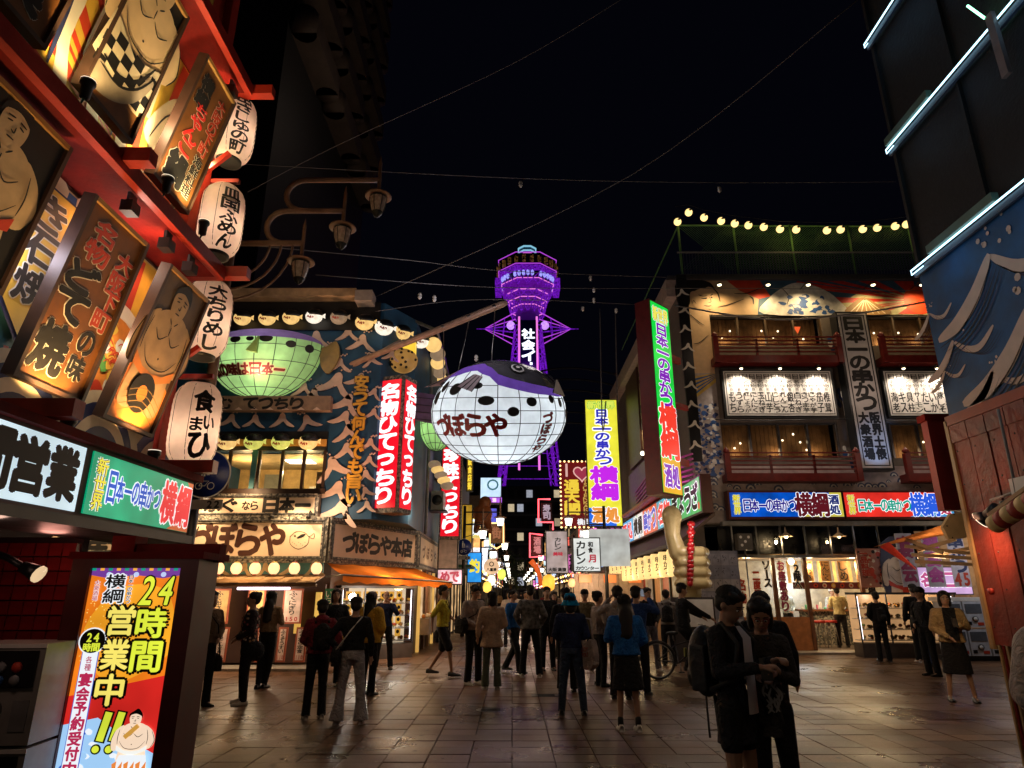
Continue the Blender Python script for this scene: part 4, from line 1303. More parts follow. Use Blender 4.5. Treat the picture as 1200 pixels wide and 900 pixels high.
def fugu_body(t, a, b, c, ct, B, T, skin, band, back, wires=True, daz=18, del_=13):
    def P(az, el, k=1.0):
        az, el = R(az), R(el)
        z = (c if el < 0 else ct) * math.sin(el)
        return (k * a * math.sin(az) * math.cos(el), -k * b * math.cos(az) * math.cos(el), k * z)
    NA = 40
    azs = [-180 + 360 * i / NA for i in range(NA)]

    def shell(name, lo, hi, n, mat):
        vs, fs = [], []
        for j in range(n + 1):
            for az in azs: vs.append(P(az, lo(az) + (hi(az) - lo(az)) * j / n))
        for j in range(n):
            for i in range(NA):
                fs.append((j * NA + i, j * NA + (i + 1) % NA, (j + 1) * NA + (i + 1) % NA, (j + 1) * NA + i))
        m = MB(); m.add(vs, fs, mat, False)
        return m.build(name, t)
    Bf = lambda az: interp(B, az)
    Tf = lambda az: interp(B, az) + interp(T, az)
    shell('belly', lambda z: -89.9, Bf, 11, skin)
    shell('side_band', Bf, Tf, 4, band)
    shell('back', Tf, lambda z: 89.9, 10, back)
    if wires:
        w = MB()
        for i in range(int(360 / daz)):
            az = -180 + i * daz
            w.tube([P(az, -88 + (Bf(az) + 88) * j / 16, 1.004) for j in range(17)], .009, INK, 4)
        el = -75
        while el < 40:
            run = []
            for i in range(NA + 1):
                az = -180 + 360 * i / NA
                if Bf(max(-180, min(180, az))) > el: run.append(P(az, el, 1.004))
                else:
                    if len(run) > 2: w.tube(run, .008, INK, 4)
                    run = []
            if len(run) > 2: w.tube(run, .008, INK, 4)
            el += del_
        w.build('wire_grid', t)
    return P


BF = thing('blowfish_lantern', 'huge white blowfish lantern with black back hanging over the street', 'lantern', (-.30, 14.5, 5.52), 0, rx=R(15))
Bt = [(-180, 25), (-110, 30), (-60, 42), (-30, 50), (-12, 42), (2, 29), (16, 24), (35, 20), (65, 18), (110, 24), (180, 25)]
Tt = [(-180, 14), (-60, 17), (-30, 15), (0, 14), (20, 12), (60, 9), (110, 12), (180, 14)]
BGP = M((.07, .07, .08), .12, noise=.3, bump=.35, scale=3, name='glossy_black_back')
P = fugu_body(BF, 1.55, 1.35, 1.16, 1.24, Bt, Tt, paper((.78, .82, .84), .72), paper((.16, .07, .42), .35), BGP)


def surf(P, az0, el0, R_=1.45):
    def f(x, z, d):
        k = 1.006 + d / R_
        return P(az0 + math.degrees(x / R_), el0 + math.degrees(z / R_), k)
    return f


c = MB()
DR = M((.3, .01, .015), .5, name='crimson_lettering')
write(c, 'づぼらや', -.86, .86, -.3, .3, 0, [(DR, .05)], fit=.98, shear=-.05, place=surf(P, -27, -12))
write(c, 'づぼらや', -.15, .15, -.62, .62, 0, [(DR, .05)], vert=True, place=surf(P, 44, -22))
c.build('lettering', BF)
c = MB()
def sv(px, py):
    x_, v_ = (px - 585) / 48.5, (487 - py) / 48.5
    e_ = math.asin(max(-.95, min(.95, v_ / 1.2)))
    return math.degrees(math.asin(max(-.97, min(.97, x_ / (1.57 * math.cos(e_)))))), math.degrees(e_)


for px_, py_, r, e2 in ((528, 459, .11, 1.5), (540, 462, .17, 1), (564, 459, .12, .8), (573, 474, .17, .7), (601, 485, .12, 1), (620, 475, .12, 1), (641, 472, .08, 1.4), (651, 475, .08, 1.6), (519, 470, .1, 2.0), (659, 487, .09, 1.6)):
    az, el = sv(px_, py_)

    fn = surf(P, az, el)
    c.add([fn(r * math.cos(2 * PI * k / 18), r * e2 * math.sin(2 * PI * k / 18), .006) for k in range(18)], [tuple(range(18))], INK)
c.build('spot_markings', BF)
for az, el in (sv(605, 441), (92, 42)):
    fn = surf(P, az, el)
    e = MB()
    for r, m_, d in ((.2, INK, .015), (.17, M((.85, .85, .85), .3), .03), (.12, INK, .045), (.05, WHITE, .06)):
        e.add([fn(1.25 * r * math.cos(2 * PI * k / 20), r * math.sin(2 * PI * k / 20), d) for k in range(20)], [tuple(range(20))], m_)
    e.build('eye', BF)
for az, el, q in (sv(648, 464) + (1,), sv(556, 458) + (-1,)):
    fn = surf(P, az, el)
    o1, o2 = .25, .28
    f_ = MB()
    base = [fn(-.26, -.05, .03), fn(.3, -.14, .03)] if q > 0 else [fn(.0, .3, .03), fn(.26, .2, .03)]
    tip = [fn(.0, .26, .12), fn(.06, .25, .12)] if q > 0 else [fn(-.2, -.12, .16), fn(.16, -.26, .16)]
    col_ = WHITE if q > 0 else M((.3, .22, .24), .5)
    f_.add([base[0], base[1], tip[1], tip[0]] + [tuple(x + .02 for x in p_) for p_ in (base[0], base[1], tip[1], tip[0])], [(0, 1, 2, 3), (7, 6, 5, 4), (0, 4, 5, 1), (1, 5, 6, 2), (2, 6, 7, 3), (3, 7, 4, 0)], col_)
    for k in range(4):
        a0, a1 = Vector(base[0]).lerp(Vector(base[1]), k / 3), Vector(tip[0]).lerp(Vector(tip[1]), k / 3)
        f_.tube([a0, a1], .012, INK, 4)
    f_.build('fin', BF)
f_ = MB()
for k in range(5): f_.bar((-1.1 - .14 * k, .2, .72 - .02 * k), (-.98 - .14 * k + .25, .2, 1.02 - .05 * k), .05, .02, M((.45, .28, .25), .5) if k % 2 else DGREY)
f_.poly([(-1.75, .62), (-1.0, .7), (-.75, 1.0), (-.85, 1.06)], .21, M((.4, .25, .24), .5), .02)
f_.build('back_fin', BF)
f_ = MB().add([(0, 0, 0)], [], INK) or MB()
f_ = MB()
f_.poly([(-1.45, .45), (-1.95, .52), (-2.02, -.15), (-1.5, -.25)], .55, M((.1, .05, .12), .4), .08)
for k in range(4): f_.bar((-2.0, .54, .4 - .17 * k), (-1.5, .54, .35 - .17 * k), .02, .015, INK)
f_.build('tail', BF)
for p_ in ((-.75, -.2, .1), (.75, -.2, .1), (0, -.4, -.45), (0, .3, .2)):
    lamp('POINT', p_, 21, (.9, .97, 1), .22, parent=BF)
lamp('POINT', (.7, 12.6, 6.9), 5, (1, .9, .95), .4)  # added pair in mid-air to bring out the blowfish fins and back
lamp('POINT', (-.9, 12.9, 7.3), 16, (1, .9, .95), .4)
lamp('POINT', (-5.2, 13.6, 7.6), 16, (1, .75, .55), .4)
lamp('POINT', (-3.8, 13.6, 4.6), 5, (1, .75, .55), .3)
# boom and chains
bm = thing('boom_pole', 'long slanting steel boom carrying the blowfish lantern', 'pole', (-4.22, 15.98, 7.3))
A, Bp = Vector((-4.3, 16.1, 7.25)), Vector((-.12, 14.5, 8.33))
PINKST = M((.42, .27, .2), .45, .2, name='rusty_boom_paint')
wbuild(MB().tube([A, A.lerp(Bp, .5), A.lerp(Bp, .97), Bp], [.07, .085, .085, .06], PINKST, 10), 'boom_tube', bm)
wbuild(MB().tube([A.lerp(Bp, .35) + Vector((0, -.02, .12)), A.lerp(Bp, .02) + Vector((0, 0, -.1))], .035, PINKST, 8), 'boom_stay', bm)
for k, (u, q) in enumerate(((.93, (-.5, 14.5, 6.5)), (.78, (-1.3, 14.5, 6.35)), (.62, (-1.6, 14.6, 6.2)))):
    s = thing('chain', ['hanging chain from the boom tip to the big blowfish', 'hanging chain from the middle of the boom to the big blowfish back', 'hanging chain nearest the wall holding the big blowfish tail'][k], 'chain', A.lerp(Bp, u), 0, 'chains of the big blowfish')
    wbuild(MB().tube([A.lerp(Bp, u), Vector(q)], .012, STEEL, 5), 'chain_links', s)
    wbuild(MB().lathe([(.09, -.03), (.1, 0), (.09, .03)], STEEL, A.lerp(Bp, u), 10), 'clamp_ring', s)

WF = thing('blowfish_lantern', 'green lit half blowfish lantern on the wave wall with brown lettering', 'lantern', (-6.42, 15.95, 7.72), 0)
P2_ = fugu_body(WF, 1.5, .75, 1.42, .42, [(-180, 2), (180, 2)], [(-180, 62), (180, 62)], paper((.55, .78, .36), .75), paper((.3, .16, .5), .5), BGP, True, 20, 17)
c = MB()
write(c, '私の味は日本一', -1.25, 1.05, -.2, .14, 0, [(M((.75, .6, .4), .5), .09), (M((.16, .02, .02), .5), .035)], place=surf(P2_, -8, -33, 1.35))
for az, el, r in ((-62, -16, .13), (-20, -2, .12), (10, -1, .14), (35, -6, .12), (58, -8, .14), (-5, -2, .08)):
    fn = surf(P2_, az, el)
    c.add([fn(r * 1.2 * math.cos(2 * PI * k / 18), r * .8 * math.sin(2 * PI * k / 18), .006) for k in range(18)], [tuple(range(18))], INK)
c.build('lettering', WF)
MB().poly([(-.15, -.4), (.12, -.02), (.12, -.46)], -.88, M((.2, .35, .1), .5), .1).build('fin', WF)
MB().poly(sp([(1.45, -.1), (1.6, -.02), (1.85, .12), (1.95, -.3), (1.72, -.75), (1.5, -.55)]), -.1, M((.28, .2, .06), .5, name='olive_tail'), .08).build('tail', WF)
for p_ in ((-.5, -.2, -.4), (.45, -.2, -.4), (0, -.1, -.9), (0, -.2, .1)): lamp('POINT', p_, 8, (.85, 1, .7), .15, parent=WF)

W2 = thing('blowfish_lantern', 'green lit blowfish lantern half hidden behind the huge white one', 'lantern', (-2.25, 19.0, 6.6), 0)
P3_ = fugu_body(W2, .55, .6, 1.0, .6, [(-180, 10), (180, 10)], [(-180, 50), (180, 50)], paper((.5, .78, .36), .75), paper((.1, .05, .16), .4), BGP, True, 26, 20)
for p_ in ((0, -.1, -.3), (0, 0, .1)): lamp('POINT', p_, 8, (.85, 1, .7), .12, parent=W2)
cb = thing('corn_lantern', 'bundle of golden lanterns hanging diagonally between the red light boxes', 'lantern', atY(515, 556, 19.5), 0)
for k in range(5):
    MB().ell((-.16 + .1 * k, 0, .3 - .16 * k), .2, .16, .13, LY[0 if k % 2 else 2], 12, 6).build('lantern_skin', cb)

# ------------------------------------------------------------------ TOWER
TWR = thing('observation_tower', 'purple lit observation tower rising at the end of the street', 'tower', (4.45, 172, 0))
TP = G((.22, .012, .68), .6, .5)
TPL = M((.35, .12, .6), .5, noise=.2)
PK = G((.9, .2, .75), 1.1, 0)
PK2 = G((.6, .08, .9), .8, 0)
CY = G((.3, .7, .9), .8, 0)
zt = lambda py: atY(617, py, 172 - 7).z


def ring(rs, py, mat, th=.15, n=8, name='light_line'):
    z = zt(py)
    pts = [(rs * math.cos(2 * PI * (k + .5) / n), rs * math.sin(2 * PI * (k + .5) / n), z) for k in range(n + 1)]
    MB().tube(pts, th, mat, 5, False).build(name, TWR)


def drum(r0, py0, r1, py1, mat, name, n=8):
    b = MB()
    z0, z1 = zt(py0), zt(py1)
    vs = [(r * math.cos(2 * PI * (k + .5) / n), r * math.sin(2 * PI * (k + .5) / n), z) for r, z in ((r0, z0), (r1, z1)) for k in range(n)]
    b.add(vs, [(k, (k + 1) % n, (k + 1) % n + n, k + n) for k in range(n)] + [tuple(range(n - 1, -1, -1)), tuple(range(n, 2 * n))], mat)
    b.build(name, TWR)


GOB = G((.55, .25, .06), .12, .9)
drum(8.8, 311, 8.8, 299, M((.02, .015, .02), .2), 'upper_deck')
b = MB()
for k in range(24):
    a = 2 * PI * (k + .5) / 24
    b.box(8.5 * math.cos(a) - .5, 8.5 * math.cos(a) + .5, 8.5 * math.sin(a) - .5, 8.5 * math.sin(a) + .5, zt(309), zt(302), GOB)
b.build('deck_windows', TWR)
drum(8.9, 299, 3, 291, M((.05, .1, .3), .5), 'roof')
drum(8.8, 318, 8.8, 312, TP, 'parapet')
drum(7.6, 325, 8.2, 318, M((.03, .02, .06), .3), 'lower_deck')
b = MB()
for k in range(40):
    a = 2 * PI * k / 40
    if rnd.random() < .85: b.ell((8.0 * math.cos(a), 8.0 * math.sin(a), zt(321)), .5, .5, .9, G((.35, .35, 1), 1.1, .3), 6, 4)
b.build('deck_windows', TWR)
drum(7.0, 336, 7.7, 326, G((.22, .01, .55), .45, .3), 'under_deck')
drum(3.4, 360, 4.6, 336, TPL, 'neck')
b = MB()
for k in range(16):
    a0, a1 = 2 * PI * k / 16, 2 * PI * (k + 1) / 16
    for (ra, pa_, rb, pb_) in ((4.6, 360, 5.6, 344), (5.6, 344, 6.6, 336), (7.4, 332, 8.2, 320)):
        f3 = lambda r, a, p_: (r * math.cos(a), r * math.sin(a), zt(p_))
        b.tube([f3(ra, a0, pa_), f3(rb, a1, pb_)], .13, TP, 4).tube([f3(ra, a1, pa_), f3(rb, a0, pb_)], .13, TP, 4).tube([f3(ra, a0, pa_), f3(rb, a0, pb_)], .13, TP, 4)
b.build('lattice_bracing', TWR)
drum(2.4, 297, 2.6, 288, TPL, 'roof_house')
drum(2.8, 288, 2.4, 277, M((.1, .3, .4), .4), 'beacon')
for r, py, m_, th in ((9.0, 298, PK2, .14), (8.95, 311, PK2, .14), (8.0, 326, PK, .13), (6.4, 336.5, PK, .13), (5.6, 344, PK, .14), (5.0, 352, PK, .14), (2.9, 288, PK, .2), (2.7, 284, CY, .25), (2.7, 279, CY, .25)): ring(r, py, m_, th)
for s in (-1, 1):
    b = MB().box(s * 8.4 - .9, s * 8.4 + .9, -3, 3, zt(331), zt(318), TP); b.build('side_box', TWR)
    for py0, py1, py2 in ((358, 374, 390),):
        b = MB()
        tip = (s * 12.3, 0, zt(374))
        for yy in (-2.5, 2.5):
            b.tube([(s * 3.4, yy, zt(358)), tip, (s * 4.2, yy, zt(389))], .17, PK2, 5)
            b.tube([(s * 3.8, yy, zt(374)), tip], .2, TP, 5)
            for u in (.35, .65): b.tube([Vector((s * 3.4, yy, zt(358))).lerp(Vector(tip), u), Vector((s * 4.2, yy, zt(389))).lerp(Vector(tip), u)], .1, TP, 4)
        b.tube([(s * 12.3, 0, zt(374)), (s * 14.5, 0, zt(374))], .12, TP, 4)
        b.build('side_wing', TWR)
        MB().ell((s * 4.8, -2, zt(373)), 1.2, 1, 1.3, G((.6, .3, 1), 1.2, .2), 8, 6).build('floodlight', TWR)
zb, zm = 22, zt(375)


def leg(sx, sy):
    b = MB()
    top, mid, bot = Vector((sx * 3.6, sy * 3.6, zm)), Vector((sx * 5.3, sy * 5.3, 55)), Vector((sx * 8.5, sy * 8.5, 24))
    pts = [top, mid, bot, Vector((sx * 14, sy * 10, 0))]
    for dx, dy in ((0, 0), (-1.6 * sx, 0), (0, -1.6 * sy)):
        b.tube([p_ + Vector((dx, dy, 0)) for p_ in pts], .22, TP, 5)
    n = 22
    for k in range(n):
        z0, z1 = zm + (8 - zm) * k / n, zm + (8 - zm) * (k + 1) / n
        def at(z):
            for p_, q_ in zip(pts, pts[1:]):
                if z >= q_.z: return p_.lerp(q_, (p_.z - z) / (p_.z - q_.z))
            return pts[-1]
        p_, q_ = at(z0), at(z1)
        if k % 2: b.tube([p_, q_ + Vector((-1.6 * sx, 0, 0))], .12, TP, 4)
        else: b.tube([p_ + Vector((-1.6 * sx, 0, 0)), q_], .12, TP, 4)
        b.tube([p_, p_ + Vector((-1.6 * sx, 0, 0))], .1, TP, 4)
    b.build('lattice_leg', TWR)


for sx in (-1, 1):
    for sy in (-1, 1): leg(sx, sy)
b = MB()
for k in range(14):
    z = zm - (zm - 26) * k / 14
    w_ = 3.6 + (zm - z) * .055
    b.tube([(-w_, -w_, z), (w_, -w_, z)], .1, TP, 4)
b.build('cross_ties', TWR)
TPD = G((.2, .01, .6), .3, .3)
ar = [(10 * math.cos(PI * k / 16), -8.5, 8 + 15 * math.sin(PI * k / 16)) for k in range(17)]
MB().tube(ar, .5, TPD, 5).tube([(x * 1.12, y_, z * 1.12) for x, y_, z in ar], .3, TPD, 5).build('arch', TWR)
for s in (-1, 1): MB().tube([(s * 2.45, -4.6, zt(367)), (s * 2.6, -6, atY(617, 550, 165).z)], .3, PK, 5).build('neon_tube', TWR)
MB().box(-2.2, 2.2, -5.2, -4.4, 40, zt(372), M((.004, .006, .03), .3)).build('display_panel', TWR)
c = MB()
zz = [atY(617, q_, 167).z for q_ in (386, 398, 412, 424, 436)]
WT = G((.85, .95, 1), 1.6, 0)
write(c, '社', -1.7, 1.7, atY(617, 397, 167).z, atY(617, 386, 167).z, -5.25, [(WT, .04)], fit=1)
write(c, '会', -1.7, 1.7, atY(617, 410, 167).z, atY(617, 399, 167).z, -5.25, [(WT, .04)], fit=1)
write(c, 'イ', -1.7, 1.7, atY(617, 423, 167).z, atY(617, 411.5, 167).z, -5.25, [(WT, .05)], fit=1)
c.box(.4, 1.1, -5.3, -5.25, atY(617, 428, 167).z, atY(617, 425, 167).z, WT)
c.build('display_lettering', TWR)
lamp('POINT', (4.45, 160, 60), 900, (.4, .05, 1), 3)

# ------------------------------------------------------------------ SKEWER RESTAURANT on the right, facade in the plane Y = 19.8
YB = thing('restaurant_building', 'right hand skewer restaurant building with red balconies and wall painting', 'building', (9.7, 20, 0))
PALE = M((.17, .14, .12), .7, noise=.2, name='pale_render')
mb = MB()
x0, x1, yf = 5.5, 15.2, 19.8
holes = [(6.5, 10.15, 9.25, 10.32), (11.65, 15.2, 9.25, 10.32), (6.5, 10.12, 5.55, 6.68), (11.8, 15.2, 5.55, 6.68)]
for (a, b_, z0, z1) in ((5.5, 15.2, 10.32, 11.6), (5.5, 6.5, 3.55, 10.32), (10.15, 11.65, 3.55, 10.32), (6.5, 10.15, 6.68, 9.25), (11.65, 15.2, 6.68, 9.25), (6.5, 10.15, 3.55, 5.55), (11.65, 15.2, 3.55, 5.55)):
    mb.box(a, b_, 19.8, 20.1, z0, z1, PALE)
mb.box(5.5, 5.8, 20.1, 33, 0, 11.6, PALE).box(5.8, 15.2, 32.8, 33, 0, 11.6, PALE).box(5.8, 15.2, 20.1, 33, 11.4, 11.55, DGREY)
mb.box(5.8, 15.2, 20.1, 26, 6.9, 9.1, DGREY).box(5.8, 15.2, 20.1, 26, 3.5, 5.4, DGREY).box(5.8, 15.2, 25.9, 26, 0, 11.4, DGREY)
wbuild(mb, 'wall', YB)
wbuild(MB().box(5.2, 15.2, 19.7, 20.0, 11.6, 11.72, DGREY), 'parapet_cap', YB)
# wall painting
mu = MB()
y = 19.795
MF = M((.62, .42, .24), .6, noise=.1, name='mural_flesh')
mu.poly([(5.52, 8.3), (6.5, 8.3), (6.5, 10.34), (15.2, 10.34), (15.2, 11.58), (5.52, 11.58)], y, MF)
mu.poly([(8.1, 10.34), (15.2, 10.34), (15.2, 11.58), (8.3, 11.58)], y - .004, M((.05, .12, .2), .6))
mu.poly([(10.2, 10.34), (15.2, 10.34), (15.2, 11.2), (11.5, 11.1)], y - .006, M((.55, .5, .25), .6))
for k in range(11):
    a0, a1 = R(90 + k * 17), R(90 + k * 17 + 9)
    cl = lambda a, q=4.2: (max(9.4, min(15.1, 13.45 + q * math.cos(a))), max(10.36, min(11.56, 10.85 + q * math.sin(a) * .5)))
    mu.poly([(13.45, 10.85), cl(a0), cl(a1)], y - .009, M((.6, .04, .02), .5, name='mural_red'))
mu.disc(13.5, 10.85, .5, y - .012, M((.75, .08, .02), .5), n=28)
mu.poly([(7.2, 11.58), (8.3, 11.58), (8.6, 11.0), (8.2, 10.9), (7.6, 11.2)], y - .008, REDP)
mu.poly(sp([(5.52, 11.55), (6.5, 11.56), (6.75, 11.3), (6.55, 11.35), (6.3, 11.2), (5.95, 11.15), (5.9, 10.75), (5.75, 10.55), (5.52, 10.6)]), y - .013, INK)
mu.poly(sp([(6.0, 11.1), (6.3, 11.28), (6.62, 11.25), (6.7, 10.9), (6.66, 10.62), (6.45, 10.5), (6.15, 10.52), (5.98, 10.75)]), y - .016, MF)
for q, wd in (([(6.2, 11.05), (6.35, 11.0), (6.5, 11.02)], .04), ([(6.6, 11.02), (6.68, 11.08)], .04), ([(6.28, 10.93), (6.4, 10.92), (6.48, 10.94)], .05), ([(6.6, 10.96), (6.66, 10.94)], .05), ([(6.56, 10.98), (6.6, 10.8), (6.5, 10.76)], .02),
              ([(6.35, 10.66), (6.5, 10.64), (6.6, 10.67)], .03), ([(6.1, 10.72), (6.02, 10.85), (5.98, 10.72)], .02), ([(5.8, 10.4), (6.1, 10.1), (6.3, 9.95)], .03), ([(6.5, 10.2), (6.6, 10.36)], .02),
              ([(5.9, 9.3), (6.1, 9.35), (6.4, 9.6)], .03), ([(6.8, 10.6), (7.2, 10.7), (7.7, 10.9)], .03), ([(7.4, 11.1), (7.8, 11.1), (8.3, 11.3)], .03), ([(8.0, 10.7), (8.0, 10.9), (7.9, 11.0)], .05),
              ([(6.7, 11.3), (6.85, 11.1), (6.9, 10.8)], .05), ([(9.0, 11.3), (9.2, 11.0), (9.1, 10.7)], .03)):
    mu.stroke(q, y - .019, wd, INK)
WVB, WVW = M((.03, .1, .32), .5, name='mural_blue'), M((.72, .7, .66), .6, name='mural_white')
mu.poly(sp([(8.3, 10.36), (8.5, 10.9), (9.1, 11.35), (9.6, 11.5), (10.3, 11.3), (10.8, 10.9), (10.9, 10.36)]), y - .013, WVW)
for k in range(46):
    a, q = rnd.uniform(0, PI), rnd.uniform(.1, .7)
    mx, mz = 9.7 + q * math.cos(a) * 1.4, 10.4 + q * math.sin(a)
    mu.poly(sp([(mx + .16 * math.cos(t) * rnd.uniform(.3, 1.1), mz + .1 * math.sin(t) * rnd.uniform(.4, 1.2)) for t in [i * .9 for i in range(7)]], True, 2), y - .016 - k * .0002, [WVB, WVW, WVB][k % 3])
mu.poly(sp([(11.0, 10.36), (11.35, 10.8), (11.7, 10.95), (12.1, 10.7), (12.5, 10.36)], True, 3), y - .028, M((.3, .17, .06), .6))
for k in range(7): mu.stroke([(11.1 + k * .2, 10.37), (11.7, 10.9)], y - .031, .025, CREAM, False, 1)
# lower wall painting left and under the windows
mu.poly([(5.52, 3.6), (6.5, 3.6), (6.5, 8.3), (5.52, 8.3)], y - .002, M((.4, .34, .32), .6))
for k in range(9):
    mu.poly([(5.52, 8.15 - k * .1), (6.5, 8.3 - k * .02), (6.5, 8.24 - k * .03), (5.52, 8.05 - k * .1)], y - .004 - k * .0003, [M((.6, .4, .08), .5), BLUEP][k % 2])
for k in range(170):
    mx, mz = rnd.uniform(5.6, 6.45), rnd.uniform(4.9, 7.3)
    s = rnd.uniform(.04, .13)
    mu.poly(sp([(mx + s * math.cos(t) * rnd.uniform(.4, 1), mz + s * .8 * math.sin(t) * rnd.uniform(.4, 1)) for t in [i * 1.05 for i in range(6)]], True, 2), y - .007 - k * .00008, rnd.choice([WVB, WVB, NAVY, WVW]))
for k in range(14):
    swirl(mu, 5.7 + rnd.uniform(0, .6), 3.9 + rnd.uniform(0, 1.0), .14, y - .03, M((.1, .12, .2), .6), WVW, 3)
mu.poly([(6.5, 4.5), (12, 4.5), (15, 4.5), (15, 5.3), (6.5, 5.3)], y - .002, M((.5, .42, .42), .6))
for k in range(40):
    mx = 6.6 + k * .21
    swirl(mu, mx, 4.55 + rnd.uniform(0, .5), rnd.uniform(.08, .16), y - .006 - (k % 3) * .009, M((.08, .1, .2), .6), WVW, 3)
mu.poly([(8.2, 4.48), (8.8, 4.95), (9.3, 4.48)], y - .036, M((.6, .5, .5), .6))
for k in range(60):
    mx, mz = rnd.uniform(10.25, 11.6), rnd.uniform(5.2, 10.1)
    mu.poly(sp([(mx + .1 * math.cos(t) * rnd.uniform(.4, 1), mz + .16 * math.sin(t) * rnd.uniform(.4, 1)) for t in [i * 1.05 for i in range(6)]], True, 2), y - .003 - k * .0001, rnd.choice([WVB, NAVY, WVW]))
wbuild(mu, 'mural', YB)

# side wall: parapet slab, dark windows and painted panels seen edge-on
sd = MB()
sd.box(5.15, 5.5, 19.8, 33, 11.0, 11.62, M((.5, .38, .32), .6))
wbuild(sd, 'side_parapet', YB)
for k, (ya, yb_, za, zb_, c_) in enumerate(((24.4, 26.2, 7.2, 11.0, M((.4, .28, .15), .6)), (26.6, 29.4, 6.9, 10.9, M((.08, .03, .02), .5)), (21.0, 24.0, 5.2, 7.0, M((.45, .4, .3), .6)), (24.5, 30, 5.0, 6.7, GREY))):
    b = MB().box(5.35, 5.495, ya, yb_, za, zb_, c_)
    wbuild(b, 'side_panel', YB)
b = MB()
for k in range(30):
    yy, zz_ = rnd.uniform(24.5, 26.1), rnd.uniform(7.3, 10.9)
    b.box(5.34, 5.348, yy, yy + rnd.uniform(.05, .25), zz_, zz_ + rnd.uniform(.1, .5), INK)
wbuild(b, 'panel_print', YB)
b = MB()
for k in range(6): b.bar((4.9, 22.5, 4.95 + k * .16), (5.45, 29.5, 4.95 + k * .16), .05, .06, M((.35, .05, .2), .5))
b.box(4.9, 5.5, 22.4, 29.6, 4.8, 4.9, RED)
wbuild(b, 'side_balcony', YB)
for yy in (22.5, 26): lamp('SPOT', (5.0, yy, 8.6), 30, (1, .75, .45), .06, (5.5, yy + .3, 6.5), 100, 1)
for k in range(2):
    t = thing('wall_lamp', ['small bright lamp high on the side of the skewer restaurant', 'small lamp lower on the side wall above the side balcony'][k], 'lamp', (5.2, 24 + k * 1.6, 9.3 - k * 2.4))
    MB().ell((0, 0, 0), .09, .09, .09, G((1, .85, .6), 5), 10, 6).build('bulb', t)
    MB().box(0, .2, -.02, .02, .08, .12, BLK).build('lamp_arm', t)

CURT = M((.32, .17, .07), .7, noise=.45, scale=3, name='bamboo_blind')
for hi, (a, b_, z0, z1) in enumerate(holes):
    # blinds behind the glass, in slats
    c = MB()
    n = 26
    for k in range(n): c.box(a + (b_ - a) * k / n + .006, a + (b_ - a) * (k + 1) / n - .006, 20.3, 20.33, z0 - .05, z1 + .05, CURT)
    wbuild(c, 'bamboo_blind', YB)
    wbuild(MB().box(a, b_, 20.1, 20.9, z0 - .06, z0 - .02, M((.05, .03, .02), .6)), 'inner_sill', YB)
    nb = 4
    for k in range(nb):
        xa, xb = a + (b_ - a) * k / nb, a + (b_ - a) * (k + 1) / nb
        wbuild(MB().box(xa + .03, xb - .03, 19.9, 19.91, z0, z1, glass()), 'pane', YB)
    f = MB()
    for k in range(nb + 1): f.box(a + (b_ - a) * k / nb - .03, a + (b_ - a) * k / nb + .03, 19.84, 19.96, z0, z1, [STEEL, M((.1, .06, .03), .5)][hi < 2])
    f.box(a, b_, 19.82, 19.98, z1 - .05, z1, DGREY)
    wbuild(f, 'window_frame', YB)
    for u_ in (.15, .5, .85): lamp('POINT', (a + (b_ - a) * u_, 20.1, z0 + .25), 2.6 if hi < 2 else 1.8, (1, .68, .35), .15)
    bb = MB()
    for k in range(7 if hi % 2 == 0 else 3):
        bb.ell((a + .3 + rnd.random() * min(3.2, b_ - a - .6), 20.15, z0 + rnd.uniform(.25, .85)), .035, .035, .035, G((1, .8, .5), 4), 6, 4)
    wbuild(bb, 'ceiling_bulb', YB)
b = MB().poly([(9.25, 9.95), (9.5, 9.95), (9.375, 9.7)], 19.9 - .012, G((.9, .12, .03), .8, 0))
wbuild(b, 'rescue_triangle', YB)
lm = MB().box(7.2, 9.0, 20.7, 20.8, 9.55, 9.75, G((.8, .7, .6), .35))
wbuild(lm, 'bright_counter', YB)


def balcony(lb, a, b_, z0, z1):
    t = thing('balcony', lb, 'balcony', (a, 19.3, z0), 0, 'red balconies of the skewer restaurant')
    w, h = b_ - a, z1 - z0
    BR = M((.15, .012, .008), .45, noise=.3, name='balcony_red')
    MB().box(-.05, w + .05, 0, .5, 0, .24, BR).build('deck_beam', t)
    for k in range(5): MB().box(0, w, .0, .045, .34 + k * .125, .38 + k * .125, BR).build('rail', t)
    n = max(2, int(w / 1.2))
    for k in range(n + 1):
        x = w * k / n
        if k in (0, n): MB().box(x - .08, x + .08, -.04, .12, .0, h + .05, BR).lathe([(.0, h + .05), (.09, h + .09), (.1, h + .14), (.05, h + .2), (.001, h + .26)], BR, (x, .04, 0), 10).build('newel_post', t)
        else: MB().box(x - .03, x + .03, 0, .06, .24, h, BR).build('rail_post', t)
    return t


balcony('upper left red balcony under the bamboo blind windows', 6.45, 10.35, 8.5, 9.3)
balcony('upper right red balcony beside the dark right building', 11.75, 15.1, 8.5, 9.3)
balcony('lower left red balcony above the blue skewer sign', 6.45, 10.35, 4.76, 5.55)
balcony('lower right red balcony cut by the dark red hanging board', 11.85, 15.1, 4.76, 5.55)


